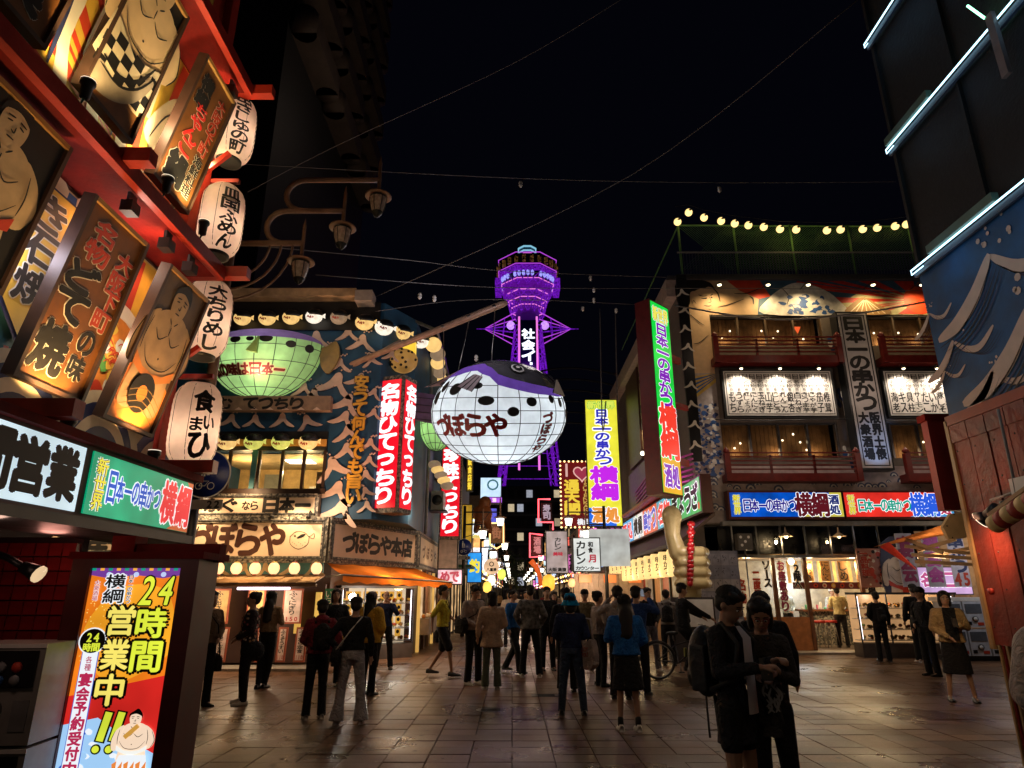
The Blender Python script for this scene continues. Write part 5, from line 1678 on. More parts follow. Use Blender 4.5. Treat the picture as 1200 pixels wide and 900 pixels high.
def menu_wall(lb, a, b_, z0, z1, items):
    t = thing('menu_signboard', lb, 'sign', (a, 19.6, z0), 0, 'white menu signboards of the skewer restaurant')
    w, h = b_ - a, z1 - z0
    MB().box(0, w, 0, .14, 0, h, BLK).build('backing', t)
    MB().box(.07, w - .07, -.012, 0, .07, h - .07, M((.72, .68, .64), .55, noise=.06, name='menu_white')).build('face', t)
    f = MB()
    for q in ((.11, w - .11, .11, .13), (.11, w - .11, h - .13, h - .11), (.11, .13, .13, h - .13), (w - .13, w - .11, .13, h - .13)): f.box(q[0], q[1], -.018, -.012, q[2], q[3], INK)
    f.build('border_line', t)
    c = MB()
    n = len(items)
    cw = (w - .34) / n
    for k, s in enumerate(items):
        x = .17 + k * cw
        c.box(x + .02, x + cw - .03, -.0142, -.013, h - .34, h - .17, INK)
        write(c, '横綱', x + .02, x + cw - .03, h - .34, h - .17, -.0145, [(M((.6, .55, .5), .6), 0)], vert=True)
        write(c, '名物', x, x + cw, h - .62, h - .36, -.016, [(INK, .0)], vert=True)
        write(c, s[1], x, x + cw, h - .84, h - .63, -.016, [(INK, .0)], vert=True)
        write(c, s[0], x - .01, x + cw - .02, .16, .82, -.016, [(INK, .03)], vert=True, q=0)
        c.box(x + cw - .012, x + cw - .004, -.0145, -.013, .14, h - .16, M((.4, .36, .33), .6))
    c.build('lettering', t)
    for k, x in enumerate((.55, w * .5, w - .55) if w > 3 else (.5, w - .6)):
        L_ = MB().tube([(x, 0, h + .03), (x, -.25, h + .08), (x, -.3, h - .02)], .014, BLK, 6).lathe([(.04, h + .02), (.075, h - .08), (.07, h - .08)], BLK, (x, -.3, 0), 10)
        L_.build('lamp_arm', t)
        MB().ell((x, -.3, h - .08), .05, .05, .04, G((1, .8, .5), 6), 8, 5).build('bulb', t)
        lamp('SPOT', (a + x, 19.22, z0 + h - .18), 30, (1, .84, .66), .03, (a + x, 19.6, z0 + h * .42), 125, .9)
    return t


menu_wall('wide white menu signboard listing skewers between the left balconies', 6.62, 10.15, 6.78, 8.37,
          [(a, '百二円') for a in ('もち', 'うずら', '紅しょうが', 'にんにく', '玉ねぎ', '山芋', 'ししとう', 'れんこん', '銀杏', '白ねぎ', 'さつま芋', 'じゃが芋', '茄子', '椎茸')])
menu_wall('narrower white menu signboard right of the vertical sign', 11.7, 14.9, 6.78, 8.37,
          [(a, '百八円') for a in ('海老', 'キス', '貝柱', 'サーモン', 'たこ', 'いか', '豚しそ', 'ホルモン', 'つくね', '牛', '鳥', '豚')])
vs = thing('vertical_signboard', 'tall white vertical signboard lettered nihon-ichi no kushikatsu between the balconies', 'sign', (10.42, 19.35, 5.1))
MB().box(0, 1.02, 0, .4, 0, 5.15, BLK).build('backing', vs)
MB().box(.06, .96, -.014, 0, .06, 5.09, M((.5, .47, .46), .6, noise=.06)).build('face', vs)
c = MB()
for q in ((.12, .9, .12, .15), (.12, .9, 5.0, 5.03), (.12, .15, .15, 5.0), (.87, .9, .15, 5.0)): c.box(q[0], q[1], -.02, -.014, q[2], q[3], INK)
write(c, '日本一の串かつ', .2, .82, 1.85, 4.95, -.02, [(INK, .05)], vert=True, fit=.95)
write(c, '大衆酒場', .17, .5, .3, 1.8, -.02, [(INK, .045)], vert=True)
write(c, '阪界土俵', .52, .85, .3, 1.8, -.02, [(INK, .045)], vert=True)
c.build('lettering', vs)
t = thing('video_projection_glow', 'x', 'x') if False else None
lamp('SPOT', (10.6, 17.6, 4.5), 45, (.25, .5, 1), .1, (11.0, 19.35, 5.9), 34, .6)
for x_ in (6.3, 8.2, 10.8, 12.8): lamp('POINT', (x_, 18.2, 5.6), 3, (1, .72, .55), .3)  # added facade fill, here and in the next rows, without fixtures
for x_ in (6.2, 8.5, 11.2): lamp('POINT', (x_, 18.0, 8.9), 3, (1, .7, .5), .3)
lamp('POINT', (10.9, 18.6, 7.5), 4, (1, .75, .6), .3)


def light_box(lb, a, b_, z0, z1, yf, colr, draw, dep=.3, name='light_box_sign', rz=0):
    t = thing(name, lb, 'sign', (a, yf, z0), rz)
    w, h = b_ - a, z1 - z0
    MB().box(-.06, w + .06, 0, dep, -.06, h + .06, M((.1, .015, .012), .5)).build('case', t)
    MB().box(0, w, -.012, 0, 0, h, colr).build('lit_face', t)
    c = MB()
    draw(c, w, h)
    c.build('lettering', t)
    return t


W1 = G((.95, .97, 1), 1.2, 0)


def draw_y(cols, sec):
    def f(c, w, h):
        c.poly([(w - .42, .0), (w, 0), (w, h), (w - .35, h)], -.013, sec).poly([(w - 1.3, 0), (w - .4, 0), (w - .42, .16), (w - .9, .12)], -.0135, sec)
        write(c, '新世界', .08, .3, .06, h - .06, -.014, [(G((.9, .95, .5), 1, 0), .12), (INK, .06), (G((.9, .75, .05), 1, 0), .02)], vert=True, q=0)
        write(c, '日本一の串かつ', .38, 1.92, .14, h - .2, -.015, [(W1, .1), (cols[0], .035)], fit=.95)
        write(c, '横綱', 1.9, w - .42, .02, h - .02, -.015, [(W1, .07), (cols[1], .035)], fit=1.0)
        write(c, '酒処', w - .4, w - .08, .06, h - .06, -.015, [(W1, .1), (cols[2], .035)], vert=True)
    return f


light_box('blue backlit skewer sign with dark red yokozuna lettering over the doors', 6.4, 9.68, 3.72, 4.42, 19.3, G((.0, .09, .6), .85, .3),
          draw_y((G((.03, .02, .3), .8, 0), G((.16, .01, .02), .6, 0), G((.02, .04, .25), .6, 0)), G((.7, .6, .08), .8, 0)))
light_box('red backlit skewer sign with blue yokozuna lettering right of the blue one', 9.76, 12.9, 3.72, 4.42, 19.3, G((.8, .03, .02), .95, .2),
          draw_y((G((.0, .35, .25), .9, 0), G((.02, .1, .7), 1, 0), G((.5, .02, .1), .8, 0)), G((.05, .35, .7), .8, 0)))
# clerestory band and doors
wbuild(MB().box(6.2, 15.2, 19.55, 19.8, 3.5, 3.62, GREY), 'band', YB)
wbuild(MB().box(6.2, 15.2, 20.15, 20.2, 2.66, 3.5, M((.006, .006, .007), .3)), 'dark_band', YB)
for k in range(12):
    wbuild(MB().box(6.5 + k * .72 - .02, 6.5 + k * .72 + .02, 19.72, 19.78, 2.66, 3.5, STEEL), 'mullion', YB)
    if k < 11: wbuild(MB().box(6.53 + k * .72, 7.18 + k * .72, 19.76, 19.765, 2.66, 3.5, glass()), 'pane', YB)
wbuild(MB().box(6.2, 15.2, 19.7, 19.82, 2.58, 2.66, STEEL), 'transom', YB)
DOORW = M((.16, .06, .025), .5, noise=.3, name='door_wood')
for x in (6.42, 7.62, 8.55, 10.15, 10.95, 11.2):
    wbuild(MB().box(x - .05, x + .05, 19.75, 19.86, 0, 2.58, DOORW), 'door_post', YB)
for a, b_ in ((6.47, 7.57), (7.67, 8.5)):
    wbuild(MB().box(a, b_, 19.78, 19.84, 0.06, .95, M((.5, .2, .07), .5, noise=.3)), 'door_panel', YB)
    wbuild(MB().box(a, b_, 19.8, 19.808, .95, 2.56, glass()), 'pane', YB)
wbuild(MB().box(10.2, 10.9, 19.78, 19.84, 0.06, 1.0, M((.12, .03, .02), .5)), 'door_panel', YB)
wbuild(MB().box(10.2, 10.9, 19.8, 19.808, 1.0, 2.56, glass()), 'pane', YB)
it = MB().box(6.4, 15.2, 23.5, 23.6, 0, 2.7, M((.6, .55, .45), .6)).box(6.4, 15.2, 19.9, 23.5, 2.66, 2.7, M((.5, .35, .2), .6)).box(5.9, 6.4, 19.9, 23.5, 0, 2.7, PALE).box(5.9, 15.2, 19.85, 23.5, 0.0, .05, M((.12, .09, .07), .4))
wbuild(it, 'room_lining', YB)
for x in (7.3, 9.2, 10.6, 12.5): lamp('POINT', (x, 21.0, 2.4), 50, (1, .72, .38), .12)
lamp('POINT', (9.5, 22.9, 1.9), 22, (.85, .95, 1), .2)
for k in range(11):
    x = 8.75 + k * .25
    wbuild(MB().box(x, x + .1, 22.2, 22.22, 1.9, 2.6, M((.75, .5, .2), .6)), 'hanging_strip', YB)
for k, tx in enumerate(('ずわき', 'にんにく', 'しめ', 'ねぎま')):
    p = (9.0 + k * .55)
    c = MB().box(p, p + .3, 21.0, 21.03, 1.95, 2.55, M((.4, .2, .06), .6))
    write(c, tx, p + .02, p + .28, 1.97, 2.53, 20.99, [(INK, .02)], vert=True, q=0)
    wbuild(c, 'menu_plaque', YB)
nr = MB().box(8.6, 11.0, 20.9, 20.92, 1.72, 1.92, M((.14, .02, .03), .6))
for k in range(9): nr.disc(8.75 + k * .27, 1.82, .07, 20.89, [PWHITE, YEL, REDP][k % 3], n=12); nr.disc(8.75 + k * .27, 1.82, .035, 20.885, [REDP, PWHITE, INK][k % 3], n=8)
wbuild(nr, 'noren_strip', YB)
ct = thing('service_counter', 'restaurant counter with speckled side seen through the open door', 'counter', (10.2, 21.9, .05))
MB().box(-.9, 1.0, 0, .5, 0, 1.0, MOS).build('counter_body', ct)
MB().box(-1.0, 1.1, -.08, .55, 1.0, 1.06, DOORW).build('counter_top', ct)
for k in range(16):
    x = -.9 + k * .12
    MB().lathe([(.03, 1.06), (.04, 1.1 + .08 * (k % 3)), (.001, 1.13 + .08 * (k % 3))], [WHITE, M((.1, .5, .3), .4), REDP, STEEL, M((.5, .1, .2), .5)][k % 5], (x, .2, 0), 8).build('tableware', ct)
for k in range(3):
    kx = 8.9 + k * .4
    st = thing('bar_stool', ['red topped bar stool by the left door post of the skewer restaurant', 'red topped bar stool in the middle of the doorway', 'red topped bar stool nearest the man in the pale shirt'][k], 'stool', (kx, 20.9 + k * .1, .05), 0, 'bar stools in the skewer restaurant')
    MB().lathe([(.001, .76), (.17, .76), (.18, .73), (.17, .69), (.001, .69)], M((.5, .03, .02), .35), n=16).build('seat', st)
    for a in range(4): MB().tube([(.1 * math.cos(a * PI / 2 + .7), .1 * math.sin(a * PI / 2 + .7), .7), (.18 * math.cos(a * PI / 2 + .7), .18 * math.sin(a * PI / 2 + .7), 0)], .012, STEEL, 5).build('leg', st)
for (s, x, z0, z1, cc) in (('ソース', 7.42, 1.75, 2.5, INK), ('二度漬け', 7.1, 1.2, 2.2, REDP), ('お座敷あり', 7.85, 1.1, 2.5, M((.35, .03, .1), .5)), ('2階へ', 8.3, 1.7, 2.4, INK), ('名物', 6.65, 1.3, 2.0, REDP), ('横綱', 10.4, 1.5, 2.1, INK)):
    c = MB()
    write(c, s, x - .11, x + .11, z0, z1, 19.785, [(PWHITE, .09), (cc, .035)], vert=True)
    wbuild(c, 'window_lettering', YB)
# pendant shades in the clerestory
for k, px in enumerate((921, 983)):
    p = atY(px, 628, 19.4)
    t = thing('pendant_lamp', ['bright pendant lamp with conical shade over the skewer restaurant door', 'dim pendant lamp right of the bright one'][k], 'lamp', p)
    MB().lathe([(.02, .25), (.03, .1), (.2, -.02), (.19, -.02)], M((.4, .3, .2), .4), n=16).tube([(0, 0, .25), (0, .0, .32), (0, .3, .32)], .01, BLK, 5).build('lamp_shade', t)
    MB().ell((0, 0, -.02), .06, .06, .05, G((1, .8, .45), [8, 2][k]), 8, 6).build('bulb', t)
    lamp('POINT', p + Vector((0, -.05, -.12)), [12, 3][k], (1, .7, .35), .05)
t = thing('bare_bulb', 'very bright round bulb hanging in the skewer restaurant doorway', 'lamp', atY(927, 658, 20.1))
MB().ell((0, 0, 0), .09, .09, .09, G((1, .85, .5), 14), 10, 8).build('bulb', t)
MB().tube([(0, 0, .08), (0, 0, .25)], .01, BLK, 5).build('bulb_cord', t)
# mural lamps and string of round lanterns on the roof
for k, px in enumerate((843, 900, 947, 1023, 1080)):
    p = atY(px, 333, 19.2)
    t = thing('mural_lamp', ['first', 'second', 'third', 'fourth', 'last'][k] + ' lamp from the left washing the top wall painting', 'spotlight', p, 0, 'lamps above the wall painting')
    MB().tube([(0, .6, .1), (0, .1, .12), (0, 0, .05)], .014, BLK, 5).lathe([(.04, .05), (.09, -.03), (.085, -.03)], BLK, n=10).build('lamp_arm', t)
    MB().ell((0, 0, -.03), .07, .07, .035, G((1, .85, .5), 5), 8, 5).build('bulb', t)
    lamp('SPOT', p + Vector((0, 0, -.12)), 24, (1, .7, .34), .04, p + Vector((0, .45, -.9)), 140, 1)
fe = thing('roof_fence', 'green roof fence with wire netting above the skewer restaurant', 'fence', (10, 19.8, 11.72))
GPM = M((.12, .3, .08), .5, name='green_post')
for x in (5.75, 7.65, 9.6, 11.6, 13.7): wbuild(MB().tube([(x, 19.85, 11.7), (x, 19.85, 13.75)], .04, GPM, 6), 'fence_post', fe)
wbuild(MB().tube([(5.75, 19.85, 13.72), (13.7, 19.85, 13.68)], .03, GPM, 6).tube([(5.75, 19.85, 13.72), (5.75, 32, 13.72)], .03, GPM, 6), 'top_tube', fe)
b = MB()
for k in range(90):
    x = 5.75 + k * .09
    b.bar((x, 19.86, 12.0), (min(x + 1.7, 13.7), 19.86, 12.0 + min(1.7, 13.7 - x)), .006, .006, GPM)
    b.bar((x, 19.87, 13.7), (min(x + 1.7, 13.7), 19.87, 13.7 - min(1.7, 13.7 - x)), .006, .006, GPM)
wbuild(b, 'wire_netting', fe)
b = MB()
for k in range(80): b.box(5.7 + k * .1, 5.715 + k * .1, 19.72, 19.735, 11.72, 12.58, DGREY)
b.box(5.6, 13.8, 19.71, 19.745, 12.58, 12.63, GREY).box(5.6, 13.8, 19.71, 19.745, 11.74, 11.78, DGREY)
wbuild(b, 'balustrade', fe)
sl = [(794, 260), (807, 249), (825, 255), (845, 259), (861, 262), (877, 264), (895, 266), (914, 268.5), (933, 269), (969, 270), (985, 269), (1011, 268.5), (1028, 267), (1049, 265), (1062, 263)]
nm = ['first', 'second', 'third', 'fourth', 'fifth', 'sixth', 'seventh', 'eighth', 'ninth', 'tenth', 'eleventh', 'twelfth', 'thirteenth', 'fourteenth', 'fifteenth']
rl = MB().lathe([(max(.001, .15 * math.sin(PI * i / 10)) * .85, -.13 * math.cos(PI * i / 10)) for i in range(11)], G((1, .68, .25), 1.6, .3), n=14).mesh('lantern_skin')
rc = MB().lathe([(.06, .13), (.06, .16), (.001, .16)], BLK, n=8).poly([(-.06, 0), (.02, .06), (.08, .02), (.02, -.03)], -.15, INK).mesh('cap')
for k, (px, py) in enumerate(sl):
    t = thing('string_lantern', nm[k] + ' round yellow lantern from the left on the roof string', 'lantern', atY(px, py, 19.6), 0, 'round yellow lanterns strung over the roof fence')
    link('lantern_skin', rl, t); link('cap', rc, t)
sw = thing('lantern_string_wire', 'thin drooping wire carrying the round yellow roof lanterns', 'wire', atY(792, 241, 19.6))
wbuild(MB().tube([atY(px, py - 9, 19.6) for px, py in [(791, 251)] + sl[1:] + [(1070, 270)]], .008, BLK, 4), 'wire_run', sw)
lamp('POINT', (9.5, 19.2, 13.2), 4, (1, .75, .25), .5)

# green corner sign, 45 degrees
gs = thing('corner_light_box', 'tall green backlit corner sign with purple and red lettering', 'sign', (3.98, 17.25, 4.12), R(44))
MB().box(-.03, .97, .0, .5, -.03, 5.6, M((.14, .012, .012), .5)).build('case', gs)
MB().box(0.02, .92, -.014, 0, .02, 5.55, G((.0, .75, .06), .9, .12)).build('lit_face', gs)
c = MB().box(.02, .92, -.016, -.014, .02, .95, G((.85, .45, .03), .95, .1))
write(c, '新世界', .08, .86, 4.95, 5.45, -.018, [(W1, .12), (INK, .07), (G((.95, .85, .1), 1, 0), .03)])
write(c, '日本一の串かつ', .16, .78, 2.45, 4.92, -.018, [(W1, .09), (G((.2, .0, .45), 1, 0), .04)], vert=True, fit=.95)
write(c, '横綱', .06, .9, .98, 2.5, -.018, [(W1, .07), (G((.9, .04, .02), 1, 0), .04)], vert=True, fit=1)
write(c, '酒処', .1, .84, .12, .85, -.018, [(W1, .09), (G((.25, .05, .5), 1, 0), .04)])
c.build('lettering', gs)
for q_ in ((.97, 1.6, .1, .2, .9, 1.1), (.97, 1.6, .1, .2, 4.0, 4.2), (.97, 1.8, .1, .2, 2.6, 2.75)): MB().box(*q_, RED).build('bracket_arm', gs)
bp = thing('black_white_panel', 'dark narrow panel with white brush marks right of the green sign', 'panel', (5.3, 19.0, 5.3), 0)
MB().box(0, .32, 0, .1, 0, 6.1, BLK).build('panel_board', bp)
c = MB()
for k in range(9): crest(c, .16, .5 + k * .62, .34, -.005, PWHITE, 1 if k % 2 else -1)
c.build('brush_marks', bp)
# pink lattice under the green sign
pl = thing('slatted_canopy', 'small canopy with purple lit slats behind the green corner sign', 'canopy', (4.75, 20.5, 4.75), R(0))
for k in range(6): MB().bar((0, 0, .15 * k), (.55, -1.6, .15 * k + .0), .05, .05, M((.55, .12, .4), .5)).build('slat', pl)
lamp('POINT', (4.6, 19.5, 4.7), 5, (1, .2, .7), .2)

# coloured strip sign along the street side and eave with lanterns
ss = thing('strip_sign', 'long coloured picture sign over the street side eave of the skewer restaurant', 'sign', (5.2, 31.5, 3.75), R(-90))
MB().box(0, 13.5, 0, .3, -.06, 1.0, M((.08, .02, .015), .5)).build('case', ss)
cs = [G((.05, .4, .75), 1, .2), G((.8, .75, .7), 1, .2), G((.8, .12, .05), .9, .2), G((.1, .45, .6), .9, .2), G((.05, .5, .12), .9, .2)]
wd = [3.0, 2.2, 2.6, 2.2, 3.4]
x = .05
for k in range(5):
    MB().box(x, x + wd[k] - .05, -.012, 0, 0, .94, cs[k]).build('lit_panel', ss)
    c = MB()
    write(c, ['酒処', '横綱', '串かつ', '名物', 'ぎょうざ'][k], x + .1, x + wd[k] - .2, .1, .85, -.014, [(W1, .08), ([G((.8, .05, .05), 1, 0), INK, G((.02, .05, .5), 1, 0)][k % 3], .04)])
    for q in range(14): c.disc(x + rnd.uniform(.1, wd[k] - .2), rnd.uniform(.08, .86), rnd.uniform(.04, .12), -.0135, cs[rnd.randrange(5)], n=9)
    c.build('lettering', ss)
    x += wd[k]
ev = thing('street_eave', 'dark timber eave over the street side counter of the skewer restaurant', 'eave', (5.4, 25, 2.9))
b = MB(); b.add([(4.5, 17.9, 2.95), (4.5, 31, 2.95), (5.5, 31, 3.7), (5.5, 17.9, 3.7), (4.5, 17.9, 2.85), (4.5, 31, 2.85), (5.5, 31, 3.6), (5.5, 17.9, 3.6)], [(0, 1, 2, 3), (7, 6, 5, 4), (0, 4, 5, 1), (0, 3, 7, 4)], M((.08, .045, .03), .6, noise=.3))
wbuild(b, 'eave_roof', ev)
for k in range(11):
    p = Vector((4.62, 19.2 + k * 1.15, 2.42))
    t = thing('cylinder_lantern', (ords + ['last'])[k] + ' yellow cylinder lantern from the near end under the street side eave', 'lantern', p, 0, 'yellow cylinder lanterns under the eave')
    MB().lathe([(.001, -.36), (.19, -.36), (.22, -.3), (.22, .3), (.19, .36), (.001, .36)], G((1, .68, .25), 1.15, .15), n=16).build('lantern_skin', t)
    c = MB()
    for s in (0, .2): write(c, '串かつ', -.12 + s, .04 + s, -.28, .28, -.225, [(INK, .03)], vert=True, q=0)
    c.build('lettering', t)
    MB().lathe([(.1, .36), (.1, .42), (.001, .42)], BLK, n=8).build('cap', t)
lamp('POINT', (4.2, 20.5, 2.0), 14, (1, .72, .35), .3)
lamp('POINT', (4.2, 25, 2.0), 14, (1, .72, .35), .3)
# street side shop front under the eave: posts, posters
sf = thing('street_counter', 'lit street side shop front with posters under the eave', 'counter', (5.4, 25, 0))
wbuild(MB().box(5.35, 5.5, 19.9, 32.5, 0, 2.9, M((.35, .2, .1), .6)), 'front_wall', sf)
for k in range(9):
    y_ = 20.2 + k * 1.35
    wbuild(MB().box(5.28, 5.35, y_, y_ + .1, 0, 2.8, WHITE if k % 2 else BLK), 'front_post', sf)
    wbuild(MB().box(5.31, 5.34, y_ + .25, y_ + 1.1, 1.0, 2.3, [M((.5, .25, .12), .5), M((.4, .4, .45), .5), REDP][k % 3]), 'poster', sf)
# grey poster-covered corner wall behind the hand
lamp('POINT', (4.5, 16.6, 3.0), 9, (1, .85, .75), .2)
gw = thing('poster_wall', 'grey corner wall covered in small printed notices beside the thumb statue', 'wall', (5.75, 19.2, 0))
MB().box(-.55, .68, 0, .5, 0, 2.75, M((.25, .25, .32), .6)).build('wall_core', gw)
for i in range(5):
    for j in range(7):
        c = MB().box(-.52 + i * .235, -.3 + i * .235, -.01, 0, .25 + j * .35, .57 + j * .35, [M((.32, .32, .4), .6), M((.4, .38, .42), .6), M((.26, .27, .36), .6)][(i * 3 + j) % 3])
        for q in range(5):
            xx, zz_ = -.5 + i * .235 + rnd.random() * .14, .28 + j * .35 + rnd.random() * .24
            c.stroke([(xx, zz_), (xx + rnd.uniform(-.03, .05), zz_ + .02), (xx + .03, zz_ + rnd.uniform(-.04, .05))], -.012, .012, INK, True, 2)
        c.build('notice', gw)

# ---- thumbs-up statue with red skewer string
th = thing('thumb_statue', 'giant pale thumbs-up hand statue with red chilli string at the shop corner', 'statue', (4.5, 17.6, 0))


def remesh(mb, name, parent, mat, vox, smooth=4, rep=None):
    me = mb.mesh('tmp')
    o = bpy.data.objects.new('tmp', me)
    col.objects.link(o)
    m1 = o.modifiers.new('r', 'REMESH'); m1.mode = 'VOXEL'; m1.voxel_size = vox; m1.use_smooth_shade = True
    m2 = o.modifiers.new('s', 'SMOOTH'); m2.iterations = smooth; m2.factor = .5
    bpy.context.view_layer.update()
    dg = bpy.context.evaluated_depsgraph_get()
    res = bpy.data.meshes.new_from_object(o.evaluated_get(dg))
    res.name = name
    bpy.data.objects.remove(o)
    res.materials.clear(); res.materials.append(mat)
    res.polygons.foreach_set('material_index', [0] * len(res.polygons))
    res.polygons.foreach_set('use_smooth', [True] * len(res.polygons))
    if parent is None: return res
    return link(name, res, parent)


def cap(mb, p, q, r0, r1, mat=INK, n=10):
    """tapered limb with round ends"""
    p, q = Vector(p), Vector(q)
    d = q - p
    L = max(d.length, 1e-4)
    d = d / L
    pts, rs = [], []
    for k in range(4):
        a = PI / 2 * k / 4
        pts.append(p - d * r0 * math.cos(a)); rs.append(max(r0 * math.sin(a), 1e-3))
    pts.append(p); rs.append(r0)
    pts.append(q); rs.append(r1)
    for k in range(3, -1, -1):
        a = PI / 2 * k / 4
        pts.append(q + d * r1 * math.cos(a)); rs.append(max(r1 * math.sin(a), 1e-3))
    mb.tube(pts, rs, mat, n)


HANDM = M((.66, .52, .25), .28, noise=.15, scale=3, name='statue_gloss')
b = MB()
b.ell((.15, .1, 2.25), .42, .3, .52, INK, 16, 10)
for k in range(4):
    z = 2.62 - k * .26
    cap(b, (-.12, -.22, z), (.38, -.24, z), .135, .14, INK, 12); cap(b, (.38, -.24, z), (.55, .05, z), .14, .13, INK, 12); cap(b, (-.12, -.22, z), (-.2, .05, z), .12, .12)
cap(b, (-.18, -.05, 2.6), (-.3, -.12, 3.05), .24, .2); cap(b, (-.3, -.12, 3.05), (-.28, -.1, 3.5), .2, .24); b.ell((-.28, -.1, 3.52), .27, .22, .3, INK, 14, 10)
cap(b, (.1, .1, 1.75), (.1, .1, 1.6), .3, .3)
remesh(b, 'hand', th, HANDM, .028, 4)
c = MB()
cap(c, (0.12, -.38, 3.25), (-.02, -.42, 1.75), .02, .02, INK)
c.build('string_cord', th)
for k in range(15):
    z = 3.3 - k * .105
    m_ = MB(); rr = random.Random(k)
    m_.ell((.13 - k * .0105, -.43, z), rr.uniform(.07, .12), .05, rr.uniform(.05, .09), M((.5, .01, .015), .3, name='chilli_red'), 8, 5)
    if k % 2: m_.ell((.16 - k * .0105, -.48, z + .03), .02, .01, .02, WHITE, 6, 4)
    m_.build('chilli', th)
MB().box(-.5, .6, -.25, .35, 0, 1.5, M((.04, .03, .03), .6)).box(-.1, .55, -.28, -.25, .8, 1.45, WHITE).build('plinth', th)
dc = thing('dice_box', 'dim grey box with white dots hung under the skewer restaurant band', 'box', (6.55, 18.9, 3.0))
MB().box(-.2, .2, -.1, .2, -.25, .2, M((.1, .09, .08), .5)).build('box_body', dc)
c = MB()
for x, z in ((-.12, .1), (-.1, -.12), (0, -.02), (.1, .1)): c.disc(x, z, .04, -.105, WHITE, n=10)
c.build('dots', dc)
MB().tube([(0, 0, -.25), (0, 0, -2.9)], .02, STEEL, 6).build('stand_pole', dc)
fl = thing('small_banner', 'small lime green upright banner behind the near couple', 'banner', ground(828, 755) + Vector((0, 0, 0)))
MB().box(-.2, .2, 0, .02, .5, 1.15, M((.25, .5, .05), .6)).build('banner_cloth', fl)
c = MB(); write(c, '名物', -.12, .12, .6, 1.1, -.004, [(PWHITE, .08), (REDP, .04)], vert=True); c.build('lettering', fl)
MB().tube([(-.22, 0, 0), (-.22, 0, 1.2)], .012, STEEL, 6).build('banner_pole', fl)

# ---- right side of the forecourt: food display, posters, banners, capsule machines
dc2 = display_case('wide lit food display case at the right of the skewer restaurant doors', (9.15, 18.3, 0), R(-2), 2.6, 1.62, .5, 4, (.9, .5, .22), .6, 0)
lamp('POINT', (9.8, 18.38, 1.5), 5, (1, .8, .55), .06)
lamp('POINT', (11.2, 18.38, 1.5), 5, (1, .75, .45), .1)
# posters hang on frames over the case
ps = thing('poster', 'colourful food photo poster left of the wrestler board', 'poster', (9.72, 19.0, 1.75))
c = MB().box(0, .78, 0, .03, 0, 1.05, M((.45, .2, .15), .5))
for k in range(50): c.disc(rnd.uniform(.05, .73), rnd.uniform(.05, 1.0), rnd.uniform(.03, .08), -.003 - k * .0001, rnd.choice([REDP, PWHITE, M((.3, .08, .05), .5), CREAM, INK]), n=8)
write(c, '一品料理', .05, .3, .3, 1.0, -.012, [(PWHITE, .06), (REDP, .04)], vert=True)
c.build('poster_sheet', ps)
wp = thing('wrestler_board', 'cut-out board of a pale wrestler with a red rope belt', 'cutout', (10.75, 18.95, 1.15))
c = MB()
sumo(c, .15, .95, 1.5, 0, flesh=M((.65, .55, .45), .6), belt=REDP)
c.poly(sp([(-.35, .2), (.6, .2), (.55, 1.8), (-.3, 1.8)], True, 3), .01, M((.03, .04, .1), .6), .03)
c.build('cutout_board', wp)
for k, (px, tx, cc, lb) in enumerate(((1071, '宴会', M((.4, .03, .12), .5), 'white banner lettered enkai in dark pink above the cap wearer'), (1102, '御宴会', M((.6, .05, .35), .5), 'pink lettered banner right of the enkai banner'), (1132, '串かつ', NAVY, 'white and navy banner over the red 45'))):
    p = atY(px, 700, 17.6)
    t = thing('hanging_banner', lb, 'banner', (p.x, 17.6, 1.75), 0, 'banners above the capsule machines')
    MB().box(-.22, .22, 0, .015, 0, 1.35, M((.62, .55, .6), .6)).build('banner_cloth', t)
    c = MB(); write(c, tx, -.2, .2, .35 if k == 2 else .1, 1.3, -.004, [(PWHITE, .05), (cc, .045)], vert=True)
    if k == 2: write(c, '45', -.22, .22, .02, .36, -.004, [(PWHITE, .06), (REDP, .05)])
    c.build('lettering', t)
bk = thing('timber_screen', 'pale timber screen wall behind the capsule machines', 'wall', (14, 19.2, 0))
for k in range(9):
    wbuild(MB().box(11.6 + k * .62, 12.19 + k * .62, 19.2, 19.26, 0, 3.3, M((.42, .28, .17), .6, noise=.3)), 'plank', bk)
for k in range(4):
    wbuild(MB().box(11.9 + k * 1.2, 12.0 + k * 1.2, 19.1, 19.2, 0, 3.3, DW), 'screen_post', bk)
t = thing('light_box_sign', 'small pinkish lit panel with lettering under the orange canopy', 'sign', (11.1, 18.7, 1.55))
MB().box(0, 1.5, 0, .1, 0, .75, M((.1, .1, .1), .5)).box(.03, 1.47, -.01, 0, .03, .72, G((.7, .45, .8), .8, .2)).build('lit_panel', t)
c = MB(); write(c, '名物二度', .1, 1.4, .2, .6, -.014, [(W1, .08), (G((.6, .1, .3), .8, 0), .04)]); c.build('lettering', t)
lamp('POINT', (13.5, 17.9, 2.7), 26, (1, .7, .4), .3)


def small_machine(lb, x, z, grp):
    t = thing('capsule_machine', lb, 'vending machine', (x, 17.4, z), 0, grp)
    MB().box(-.24, .24, 0, .4, 0, .62, M((.6, .62, .68), .4)).build('cabinet', t)
    MB().box(-.2, .2, -.012, 0, .34, .56, M((.12, .13, .15), .2)).build('capsule_window', t)
    MB().tube([(0, 0, .2), (0, -.03, .2)], .07, DGREY, 14).tube([(0, -.03, .2), (0, -.035, .2)], .05, WHITE, 14).build('dial', t)
    MB().box(-.2, -.1, -.01, 0, .06, .14, BLK).box(.05, .2, -.01, 0, .05, .12, REDP).build('chute', t)


